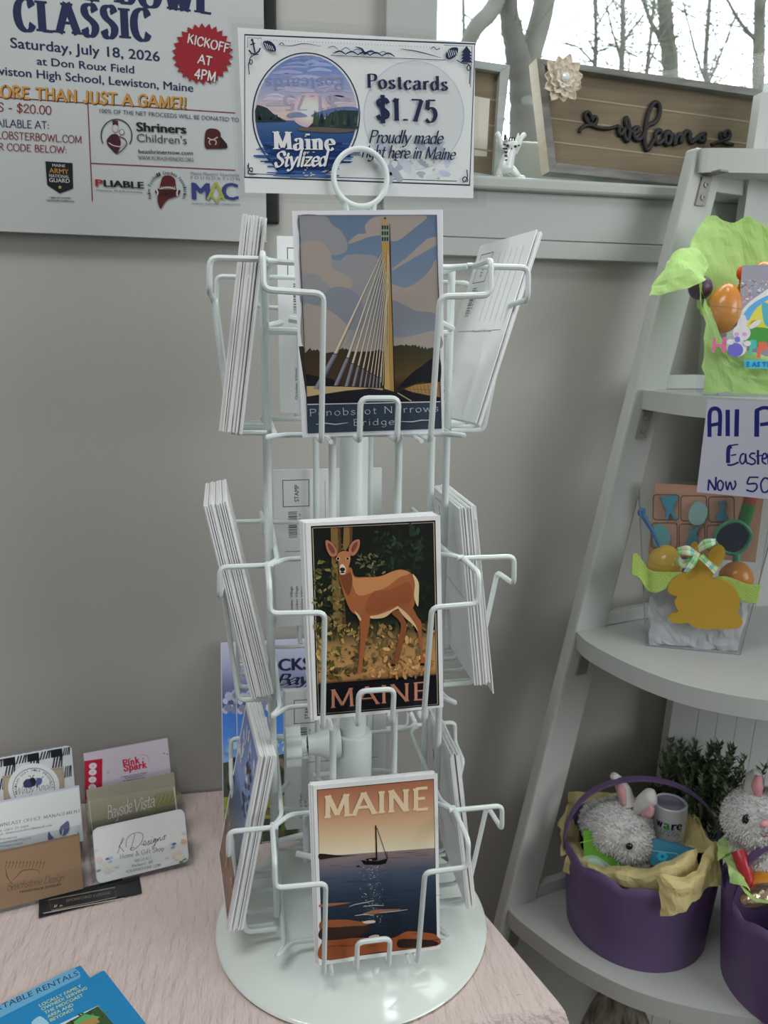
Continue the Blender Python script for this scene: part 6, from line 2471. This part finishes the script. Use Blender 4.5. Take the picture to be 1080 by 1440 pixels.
# white filler, eggs, board game, wands inside
sheet('tissue_filler', [[[bg_(225, 800, .012), bg_(400, 830, .012), bg_(600, 850, .012), bg_(800, 870, .012), bg_(960, 900, .012)], [bg_(220, 1000, .006), bg_(400, 1030, .005), bg_(600, 1050, .006), bg_(760, 1060, .004), bg_(925, 1040, .006)], [bg_(214, 1220, .004), bg_(400, 1240, .004), bg_(550, 1250, .004), bg_(700, 1262, .004), bg_(850, 1272, .004)]],
                        [[bg_(225, 790, .05), bg_(500, 810, .05), bg_(940, 850, .05)], [bg_(225, 850, .02), bg_(500, 850, .03), bg_(940, 880, .02)]]],
      M['whitepaper'], 'crumpled white tissue filling the bottom of the yellow rabbit treat box', 'tissue paper', amp=.006, freq=50)
egg(bg_(335, 622, .024), .0185, .0195, (.74, .47, .05), 'yellow plastic egg at the left in the rabbit treat box', (.1, 0))
egg(bg_(852, 722, .024), .0175, .0165, (.62, .22, .03), 'orange plastic egg at the right in the rabbit treat box', (0, .2))
bo0 = bg_(215, 560, .052)
fm = lean_frame(bo0, math.atan2(s3[1], s3[0]), .0, -.01)
game = thing('tic_tac_toe_board', 'wooden board game with rabbit and egg pieces inside the rabbit treat box', 'board game', tuple(map(float, bo0)))
P = sheet_print(.112, .0810, fm, (870, 670, 5.143), gain=1.9, sheet=(140, 108, 90), t=.004)
for r_ in range(2):
    for c_ in range(3):
        x0, y0 = 250+c_*200-r_*12, 132+r_*205+c_*8
        w_, h_ = 185, 182
        ring = []
        for cx, cy, a0 in ((x0+w_-22, y0+22, -90), (x0+w_-22, y0+h_-22, 0), (x0+22, y0+h_-22, 90), (x0+22, y0+22, 180)):
            for k in range(4):
                a = math.radians(a0+k*30)
                ring.append((cx+22*math.cos(a), cy+22*math.sin(a)))
        P.line(ring, 7, (60, 38, 32), True)
at(P.build('board', M['matte'], fm), game)


def piece(pts, col, name, n=3):
    q = [bg_(x, y, .047) for x, y in catmull(pts, n, True)]
    pl_ = [(float(np.dot(p-b0, s3)), float(p[2])) for p in q]
    b_ = MB()
    prism(b_, pl_, lambda x, y, d: np.array([b0[0], b0[1], 0])+s3*x-n3*(.047+d)+np.array([0, 0, y]), .004)
    return at(b_.build(name, mat_basic('painted_piece', col, .5)), game)


tl_, bl_ = (.06, .24, .33), (.16, .36, .36)
piece([(295, 142), (340, 150), (415, 138), (428, 165), (405, 200), (400, 250), (420, 305), (400, 308), (375, 265), (355, 310), (338, 305), (345, 240), (315, 200), (312, 165)], (.05, .27, .40), 'rabbit_piece')
piece([(575, 183), (630, 210), (642, 270), (615, 335), (565, 352), (520, 335), (505, 280), (530, 215)], (.26, .45, .44), 'egg_piece')
piece([(725, 180), (742, 200), (765, 180), (780, 185), (765, 240), (790, 290), (780, 320), (715, 320), (705, 290), (735, 240), (720, 200)], tl_, 'rabbit_piece')
piece([(290, 345), (345, 370), (375, 440), (355, 500), (300, 520), (255, 490), (248, 420), (260, 365)], (.12, .36, .40), 'egg_piece')
piece([(505, 360), (530, 390), (565, 365), (582, 372), (560, 420), (580, 470), (570, 505), (500, 505), (495, 460), (520, 420), (502, 380)], tl_, 'rabbit_piece')
b = MB()
tube(b, [bg_(160, 255, .02), bg_(235, 380, .022), bg_(300, 520, .024)], [.0034, .0022, .0016], 10)
ellipsoid(b, bg_(165, 262, .02), (.0045, .004, .0045), 12, 8)
tube(b, [bg_(150, 240, .02), bg_(185, 250, .018)], .003, 8)
tag(b.build('toy_wand', mat_basic('blue_plastic', (.03, .16, .42), .25), None, 60), 'thin blue toy wand leaning at the left in the rabbit treat box', 'toy')
lens = thing('magnifier_toy', 'green toy magnifier with a dark lens at the right in the rabbit treat box', 'toy', tuple(map(float, bg_(820, 440, .03))))
ringp = catmull([bg_(x, y, .030) for x, y in ((690, 440), (730, 370), (800, 330), (880, 330), (945, 390), (950, 450), (900, 530), (830, 560), (760, 540), (710, 490))], 4, True)
b = MB()
tube(b, ringp, .0021, 8, closed=True)
tube(b, [bg_(855, 560, .03), bg_(850, 700, .026)], .0045, 8)
at(b.build('rim', mat_basic('green_plastic', (.04, .26, .15), .3), None, 60), lens)
b = MB()
c = sum(ringp)/len(ringp)
n_ = len(ringp)
for dd in (-.0006, .0006):
    b.add([c-n3*dd]+[p-n3*dd for p in ringp], [(0, 1+i, 1+(i+1) % n_) for i in range(n_)])
at(b.build('lens', mat_basic('dark_lens', (.008, .018, .045), .12, .6)), lens)
mar = thing('bubble_tube', 'green stick with a red tip standing at the back of the rabbit treat box', 'toy', tuple(map(float, bg_(930, 250, .035))))
b = MB()
tube(b, [bg_(870, 460, .04), bg_(945, 195, .035)], .0068, 14)
at(b.build('stick', mat_basic('green_tube', (.03, .20, .05), .35), None, 60), mar)
b = MB()
tube(b, [bg_(945, 195, .035), bg_(962, 135, .034)], .0070, 14)
at(b.build('red_tip', mat_basic('red_cap', (.36, .07, .05), .4), None, 60), mar)

# ------------------------------------------------------------------ bottom shelf: purple baskets
Z4 = .6332


def basket(cx, cy, label, rb=.0775, rt=.0865, h=.107, hang=-.5, ph=0.0, arch=.078):
    root = thing('basket', label, 'basket', (cx, cy, Z4))
    b_ = MB()
    seg, ns = 120, 11
    vs_ = []
    fs_ = []
    nz_ = 8
    for i in range(nz_+1):
        t = i/nz_
        for k in range(seg):
            a = 2*PI*k/seg
            top = h-.010+.010*abs(math.sin(a*ns/2+ph))**.6
            z = top*t
            r = rb+(rt-rb)*t
            vs_.append((cx+r*math.cos(a), cy+r*math.sin(a), Z4+z))
    fs_ = [(i*seg+k, i*seg+(k+1) % seg, (i+1)*seg+(k+1) % seg, (i+1)*seg+k) for i in range(nz_) for k in range(seg)]
    o_ = len(vs_)
    fs_.append(tuple(range(seg-1, -1, -1)))
    b_.add(vs_, fs_)
    q_ = b_.build('bucket', M['purple'], None, 50)
    sd_ = q_.modifiers.new('solid', 'SOLIDIFY')
    sd_.thickness = .0018
    at(q_, root)
    b_ = MB()
    u = np.array([math.cos(hang), math.sin(hang), 0])
    w = np.array([-u[1], u[0], 0])
    pts = []
    for i in range(41):
        a = PI*i/40
        pts.append(np.array([cx, cy, Z4+h-.016])+u*(rt+.001)*math.cos(a)+np.array([0, 0, (arch+.016)*math.sin(a)**.8]))
    vv, ff = [], []
    for i, p in enumerate(pts):
        d = pts[min(i+1, 40)]-pts[max(i-1, 0)]
        d /= np.linalg.norm(d)
        nr = np.cross(d, w)
        for sw, sn in ((-.0048, 0), (.0048, 0), (.0048, .0018), (-.0048, .0018)):
            vv.append(p+w*sw+nr*sn)
    for i in range(40):
        for k in range(4):
            l = (k+1) % 4
            ff.append((i*4+k, i*4+l, (i+1)*4+l, (i+1)*4+k))
    ff += [(3, 2, 1, 0), (160, 161, 162, 163)]
    b_.add(vv, ff)
    at(b_.build('handle', M['purple'], None, 40), root)
    return root


def furry(mb, c, r, M_=None, n=900, length=.006, seed=1, col=None):
    """short tufts over an ellipsoid"""
    rg_ = random.Random(seed)
    for i in range(n):
        z = rg_.uniform(-1, 1)
        a = rg_.uniform(0, 2*PI)
        s_ = math.sqrt(1-z*z)
        d = Vector((s_*math.cos(a), s_*math.sin(a), z))
        p = Vector((d[0]*r[0], d[1]*r[1], d[2]*r[2]))
        nn = Vector((d[0]/r[0], d[1]/r[1], d[2]/r[2])).normalized()
        if M_ is not None:
            p, nn = M_ @ p, M_ @ nn
        p = p+Vector(c)
        t = Vector((rg_.uniform(-1, 1), rg_.uniform(-1, 1), rg_.uniform(-1.2, .6)))
        t = (t-nn*t.dot(nn)).normalized()
        w = nn.cross(t)*.0011
        l = length*rg_.uniform(.5, 1.0)
        tip = p+nn*l*.65+t*l*.75
        mb.add([p-w-nn*.0006, p+w-nn*.0006, tip], [(0, 1, 2)], 0, col)


C1 = np.array([.4455, .7215, Z4])
CUP1 = basket(C1[0], C1[1], 'purple scalloped basket with yellow tissue, left on the bottom shelf', hang=-.30)
C2 = np.array([.572, .604, Z4])
basket(C2[0], C2[1], 'purple scalloped basket with green tissue, cut off at the right on the bottom shelf', hang=-.15, ph=.9)
b = MB()


def q1(x, y, dy=0.0, c=C1):
    """point seen at x, y on the vertical plane through the basket centre facing the viewer, dy behind it"""
    v = np.array([c[0], c[1], 0])
    v /= np.linalg.norm(v)
    return pplane(x, y, c+v*dy, v)


cz = lambda x, y: (780+x/3.6, 1060+y/3.6)
g = lambda x, y, dy=0.0: q1(*cz(x, y), dy)
sheet('tissue_paper', [
    [[g(66, 195, .055), g(150, 205, .07), g(260, 205, .078), g(400, 225, .08), g(520, 235, .08), g(650, 270, .075), g(720, 330, .06)],
     [g(60, 290, .045), g(150, 270, .06), g(260, 290, .07), g(400, 320, .07), g(520, 330, .07), g(640, 350, .06), g(760, 440, .03)],
     [g(60, 420, .02), g(150, 400, .04), g(260, 420, .055), g(400, 430, .055), g(520, 440, .05), g(640, 450, .04), g(750, 520, .0)]],
    [[g(20, 360, .01), g(60, 270, .03), g(100, 300, .04)], [g(25, 440, -.02), g(80, 430, -.0), g(130, 440, .02)], [g(28, 525, -.035), g(85, 515, -.03), g(150, 545, -.03)]],
    [[g(95, 470, -.01), g(150, 540, -.035), g(240, 580, -.05), g(330, 580, -.056), g(440, 585, -.058), g(560, 560, -.056), g(690, 500, -.045), g(720, 490, -.03)],
     [g(60, 520, -.035), g(150, 575, -.057), g(245, 620, -.070), g(330, 625, -.074), g(430, 640, -.076), g(560, 600, -.074), g(660, 570, -.062), g(720, 540, -.045)],
     [g(40, 600, -.036), g(140, 660, -.056), g(240, 730, -.068), g(330, 750, -.073), g(430, 770, -.075), g(540, 750, -.073), g(660, 720, -.062), g(740, 680, -.042)]],
    [[g(500, 630, -.085), g(560, 625, -.088), g(690, 620, -.07), g(780, 470, -.03), g(820, 460, -.01)],
     [g(520, 690, -.090), g(610, 690, -.094), g(720, 660, -.078), g(790, 560, -.05), g(835, 560, -.03)],
     [g(535, 825, -.092), g(610, 825, -.094), g(690, 770, -.082), g(770, 690, -.06), g(838, 680, -.04)]],
    [[g(640, 270, .06), g(700, 340, .05), g(770, 430, .02)], [g(640, 420, .04), g(700, 450, .03), g(810, 470, .0)], [g(650, 500, .02), g(720, 510, .0), g(810, 520, -.02)]],
], M['yellowpaper'], 'pale yellow tissue paper spilling over the left purple basket', 'tissue paper', amp=.0055, freq=42)
M['innerear'] = mat_basic('pink_inner_ear', (.66, .36, .38), .9, .1)
bun = thing('plush_rabbit', 'white plush rabbit lying with its face down in the left purple basket', 'plush toy', tuple(map(float, g(330, 400))))
b = MB()
for (c, r, n_, sd_) in ((g(320, 380, .0), (.040, .036, .033), 4200, 1), (g(255, 350, .018), (.030, .028, .026), 2200, 2), (g(385, 455, -.016), (.0265, .022, .026), 2600, 3), (g(400, 535, -.012), (.024, .022, .022), 800, 4)):
    ellipsoid(b, c, r, 28, 18)
    furry(b, c, r, None, n_, .0048, sd_)
at(b.build('body', M['fur'], None, 80), bun)
for pts, rad, inner in (([g(375, 265, .0), g(352, 190, .004), g(325, 140, .002), g(295, 108, -.002)], [.0085, .0085, .0062, .0040], [g(350, 255, -.006), g(338, 190, -.004), g(322, 150, -.004)]),
                        ([g(420, 290, .0), g(455, 245, -.004), g(490, 215, -.006), g(512, 208, -.006)], [.0065, .0095, .0095, .0050], [g(445, 305, -.009), g(475, 300, -.012), g(492, 270, -.013)])):
    b = MB()
    tube(b, catmull(pts, 5), rad, 14)
    ea = at(b.build('ear', M['fur'], None, 80), bun)
    b = MB()
    tube(b, catmull(inner, 5), [.003, .0055, .003], 10)
    ie = b.build('inner_ear', M['innerear'], None, 80)
    ie.parent = ea
b = MB()
ellipsoid(b, g(378, 468, -.040), (.0042, .0030, .0038), 14, 10)
ellipsoid(b, g(238, 342, -.012), (.0034, .003, .0030), 14, 10)
at(b.build('eyes', M['eye'], None, 80), bun)

# white tin with printed wrap
cc = g(572, 370, .030)
can = thing('can', 'white printed can standing in the left purple basket beside the rabbit', 'can', tuple(map(float, cc)))
cr_, ch_ = .0193, .066
base = np.array([cc[0], cc[1], 0])
topz = g(570, 240, .030)[2]
b = MB()
lathe(b, [(0, topz-ch_), (cr_, topz-ch_), (cr_, topz-.001), (cr_-.001, topz), (cr_-.0022, topz), (cr_-.0028, topz-.002), (0, topz-.002)], tuple(base), 48)
at(b.build('tin', mat_basic('white_tin', (.74, .74, .78), .3, .5), None, 40), can)
va = math.atan2(-cc[1], -cc[0])
P = Print(.060, ch_, None, gain=2.3, sheet=(170, 170, 180), t=.0001)
P.text('w', (.0165, .0420), (.0245, .0420), .0118, (20, 22, 26), 'black')
P.text('a', (.0255, .0420), (.0328, .0420), .0118, (40, 110, 40), 'black')
P.text('re', (.0338, .0420), (.0470, .0420), .0118, (20, 22, 26), 'black')
P.line([(.014, .0345), (.022, .0350)], .0005, (60, 60, 66))
P.text('unplug', (.0225, .0345), (.0460, .0350), .0105, (40, 40, 48), 'hair')
P.rect(.0, .0262, .06, .0268, (110, 110, 120))
P.poly([(.0, .006), (.026, .006), (.026, .0262), (.0, .0262)], (40, 60, 120))
mb2 = MB()
for f, c in zip(P.mb.f, P.mb.c):
    pts = [P.mb.v[k] for k in f]
    out = []
    for (x, y, z) in pts:
        if abs(z-ch_) < 1e-9 or z < 1e-9:
            pass
        r = cr_+.0002-y
        a = va+(x-.030)/cr_
        out.append((base[0]+r*math.cos(a), base[1]+r*math.sin(a), topz-ch_+z))
    if len({round(p[0], 5) for p in pts}) > 1 and max(p[0] for p in pts)-min(p[0] for p in pts) > .02 and len(pts) == 4 and P.mb.c is not None and c == P.mb.c[0]:
        continue
    if max(p[0] for p in pts)-min(p[0] for p in pts) > .02:
        xs0, xs1 = min(p[0] for p in pts), max(p[0] for p in pts)
        z0, z1 = min(p[2] for p in pts), max(p[2] for p in pts)
        n_ = 16
        for i in range(n_):
            qa, qb = va+(xs0+(xs1-xs0)*i/n_-.030)/cr_, va+(xs0+(xs1-xs0)*(i+1)/n_-.030)/cr_
            r = cr_+.0002-pts[0][1]
            mb2.add([(base[0]+r*math.cos(qa), base[1]+r*math.sin(qa), topz-ch_+z0), (base[0]+r*math.cos(qb), base[1]+r*math.sin(qb), topz-ch_+z0), (base[0]+r*math.cos(qb), base[1]+r*math.sin(qb), topz-ch_+z1), (base[0]+r*math.cos(qa), base[1]+r*math.sin(qa), topz-ch_+z1)], [(0, 1, 2, 3)], 0, c)
    else:
        mb2.add(out, [tuple(range(len(out)))], 0, c)
at(mb2.build('printed_wrap', M['paper']), can)
b = MB()
lathe(b, [(.0, topz-.0012), (.0150, topz-.0012), (.0150, topz-.0006), (.014, topz-.0006)], tuple(base), 32)
at(b.build('lid_label', mat_basic('lilac_label', (.34, .32, .46), .5), None, 40), can)
# green boxed card and blue toy pack
vv_ = np.array([C1[0], C1[1], 0])/np.linalg.norm(C1[:2])
yw = math.atan2(vv_[1], vv_[0])-PI/2
fm = lean_frame(g(150, 590, -.040), yw, .25, .12)
P = sheet_print(.0500, .0440, fm, (780, 1060, 3.6), gain=2.2, sheet=(78, 124, 40), t=.009)
P.curve([(140, 525), (200, 515), (250, 540), (280, 570), (220, 590), (150, 580)], (120, 150, 130))
P.curve([(165, 540), (205, 530), (240, 552), (250, 575), (190, 580)], (150, 176, 160))
P.line([(282, 410), (326, 572)], 7, (150, 160, 120))
P.line([(130, 450), (280, 415)], 4, (110, 160, 60))
tag(P.build('boxed_treat', M['paper'], fm), 'green boxed treat tucked in front of the rabbit in the left basket', 'box')
fm = lean_frame(g(482, 560, -.030), yw, .35, -.06)
P = sheet_print(.0440, .0280, fm, (780, 1060, 3.6), gain=2.4, sheet=(40, 96, 120), t=.008)
P.ell(545, 520, 26, 22, (30, 120, 170))
for i in range(6):
    P.ell(545+18*math.cos(i*PI/3), 520+15*math.sin(i*PI/3), 11, 9, (40, 140, 190), 12)
P.ell(545, 520, 9, 8, (20, 80, 130), 12)
P.line([(492, 490), (620, 505), (640, 540)], 4, (100, 150, 160))
tag(P.build('toy_pack', M['paper'], fm), 'small blue toy pack with a flower beside the can in the left basket', 'toy pack')

# right basket contents
g2 = lambda x, y, dy=0.0: q1(1000+x/4.8, 1070+y/4.8, dy, C2)
sheet('tissue_paper', [
    [[g2(40, 545, -.01), g2(120, 515, .0), g2(200, 500, .01), g2(235, 520, .02)], [g2(45, 610, -.03), g2(110, 600, -.02), g2(170, 570, .0), g2(215, 560, .01)], [g2(45, 680, -.04), g2(100, 650, -.035), g2(150, 610, -.02), g2(190, 600, -.0)]],
    [[g2(80, 650, -.03), g2(130, 640, -.025), g2(160, 640, -.02)], [g2(105, 740, -.055), g2(160, 740, -.05), g2(200, 760, -.045)], [g2(120, 830, -.066), g2(200, 850, -.070), g2(260, 900, -.074), g2(340, 970, -.078)][:3]],
    [[g2(180, 840, -.060), g2(230, 880, -.066), g2(300, 930, -.070), g2(420, 960, -.072)], [g2(190, 870, -.07), g2(250, 930, -.074), g2(310, 960, -.077), g2(430, 980, -.078)]],
], M['greenpaper'], 'green tissue paper at the left rim of the right purple basket', 'tissue paper', amp=.004, freq=50)
bun2 = thing('plush_rabbit', 'white plush rabbit sitting upright in the right purple basket with pink ears', 'plush toy', tuple(map(float, g2(330, 420))))
b = MB()
for (c, r, n_, sd_) in ((g2(325, 400, .0), (.0375, .034, .034), 4200, 5), (g2(350, 640, .0), (.036, .034, .040), 3600, 6)):
    ellipsoid(b, c, r, 28, 18)
    furry(b, c, r, None, n_, .0048, sd_)
at(b.build('body', M['fur'], None, 80), bun2)
for dx in (0, 190):
    b = MB()
    tube(b, catmull([g2(290+dx, 270, .002), g2(285+dx, 190, .0), g2(300+dx, 110, .0), g2(318+dx, 75, .0)], 5), [.0075, .0092, .0085, .0045], 14)
    ea = at(b.build('ear', M['fur'], None, 80), bun2)
    b = MB()
    tube(b, catmull([g2(318+dx, 240, -.008), g2(312+dx, 170, -.0085), g2(322+dx, 100, -.006)], 5), [.003, .0062, .003], 10)
    ie = b.build('inner_ear', M['pinkplush'], None, 80)
    ie.parent = ea
b = MB()
for x in (238, 470):
    ellipsoid(b, g2(x, 398, -.030 if x < 300 else -.032), (.0046, .0034, .0062), 14, 10)
at(b.build('eyes', M['eye'], None, 80), bun2)
b = MB()
ellipsoid(b, g2(365, 425, -.0385), (.0062, .003, .004), 14, 10)
at(b.build('nose', M['pinkplush'], None, 80), bun2)
b = MB()
tube(b, catmull([g2(335, 490, -.0385), g2(355, 512, -.0395), g2(375, 505, -.040), g2(398, 512, -.039), g2(420, 490, -.0385)], 5), .0007, 6)
at(b.build('mouth', mat_basic('pink_thread', (.4, .12, .14), .8), None, 80), bun2)
b = MB()
tube(b, catmull([g2(185, 615, -.035), g2(215, 700, -.042), g2(245, 800, -.046), g2(255, 880, -.05)], 5), [.0075, .0072, .0065, .006], 12)
tag(b.build('red_tube', mat_basic('red_plastic', (.42, .02, .03), .35), None, 60), 'red tube standing between green tissue and rabbit in the right basket', 'toy')
egg(g2(365, 840, -.040), .016, .012, (.62, .25, .03), 'orange egg lying against the rabbit in the right basket', (0, .3))
b = MB()
ellipsoid(b, g2(345, 905, -.055), (.024, .012, .010), 24, 14, M=Matrix.Rotation(-.25, 3, 'Y'))
tag(b.build('foil_egg', mat_basic('bronze_foil', (.48, .36, .26), .15, .6, metal=.9, bump=(120, .5, .003)), None, 80), 'shiny bronze foil egg at the front of the right purple basket', 'chocolate egg')

# small evergreen in a dark pot behind the baskets
pc = np.array([.553, .775, Z4])
plant = thing('potted_plant', 'small dark green potted shrub behind the two purple baskets', 'plant', tuple(map(float, pc)))
b = MB()
lathe(b, [(0, Z4+.0005), (.026, Z4+.0005), (.034, Z4+.050), (.034, Z4+.054), (.031, Z4+.054), (.030, Z4+.046), (0, Z4+.046)], (pc[0], pc[1], 0), 32)
at(b.build('pot', mat_basic('dark_pot', (.02, .02, .022), .6), None, 40), plant)
M['needle'] = mat_mottled('grey_green_needles', (.055, .085, .045), (.13, .17, .085), 40, .7)
b = MB()
rg = random.Random(17)
ztop = q1(1005, 1062, 0, pc)[2]
for i in range(120):
    a = rg.uniform(0, 2*PI)
    lean_ = rg.uniform(.0, .058)
    hgt = rg.uniform(.55, 1.0)*(ztop-Z4-.045)
    p0 = np.array([pc[0]+.012*math.cos(a), pc[1]+.012*math.sin(a), Z4+.045])
    p1 = p0+np.array([lean_*math.cos(a)*.6, lean_*math.sin(a)*.5, hgt*.55])
    p2 = p0+np.array([lean_*math.cos(a)*1.05, lean_*math.sin(a)*(.55 if math.sin(a) > 0 else .8), hgt])
    st_ = catmull([p0, p1, p2], 8)
    tube(b, st_, [.0012, .0005], 5)
    for k, p in enumerate(st_[3:]):
        for j in range(5):
            aa = rg.uniform(0, 2*PI)
            d = np.array([math.cos(aa)*.7, math.sin(aa)*.7, rg.uniform(.4, 1.0)])
            d /= np.linalg.norm(d)
            l = rg.uniform(.007, .0135)
            sd_ = np.cross(d, [0, 0, 1.])
            sd_ = sd_/(np.linalg.norm(sd_)+1e-9)*.0016
            b.add([p, p+d*l*.5+sd_, p+d*l, p+d*l*.5-sd_], [(0, 1, 2, 3)])
at(b.build('foliage', M['needle'], None, None), plant)

# woven tote on the lowest shelf
M['weave'] = mat_mottled('brown_white_weave', (.10, .08, .065), (.40, .36, .31), 160, .9, (1, 1, .25), .8, .003)
wc = pz(872, 1440, .55)
tote = thing('woven_bag', 'brown and white woven bag on the lowest shelf under the baskets', 'bag', (float(wc[0]), float(wc[1]), .2505))
b = MB()
tp = [pz(846, 1440, .55), pz(876, 1403, .58), pz(906, 1440, .55)]
c0 = np.array([wc[0]+.01, wc[1]+.02, 0])
nseg = 28
vs, fs = [], []
for i, (z, rx_, ry_) in enumerate(((.2505, .075, .045), (.30, .078, .048), (.45, .060, .034), (.54, .032, .020), (.585, .012, .012))):
    for k in range(nseg):
        a = 2*PI*k/nseg
        vs.append((c0[0]+rx_*math.cos(a)*.92-ry_*math.sin(a)*.3, c0[1]+rx_*math.cos(a)*-.3+ry_*math.sin(a), z))
for i in range(4):
    for k in range(nseg):
        l = (k+1) % nseg
        fs.append((i*nseg+k, i*nseg+l, (i+1)*nseg+l, (i+1)*nseg+k))
fs += [tuple(range(nseg-1, -1, -1)), tuple(4*nseg+k for k in range(nseg))]
b.add(vs, fs)
at(b.build('bag_body', M['weave'], None, 60), tote)
bpy.context.view_layer.update()
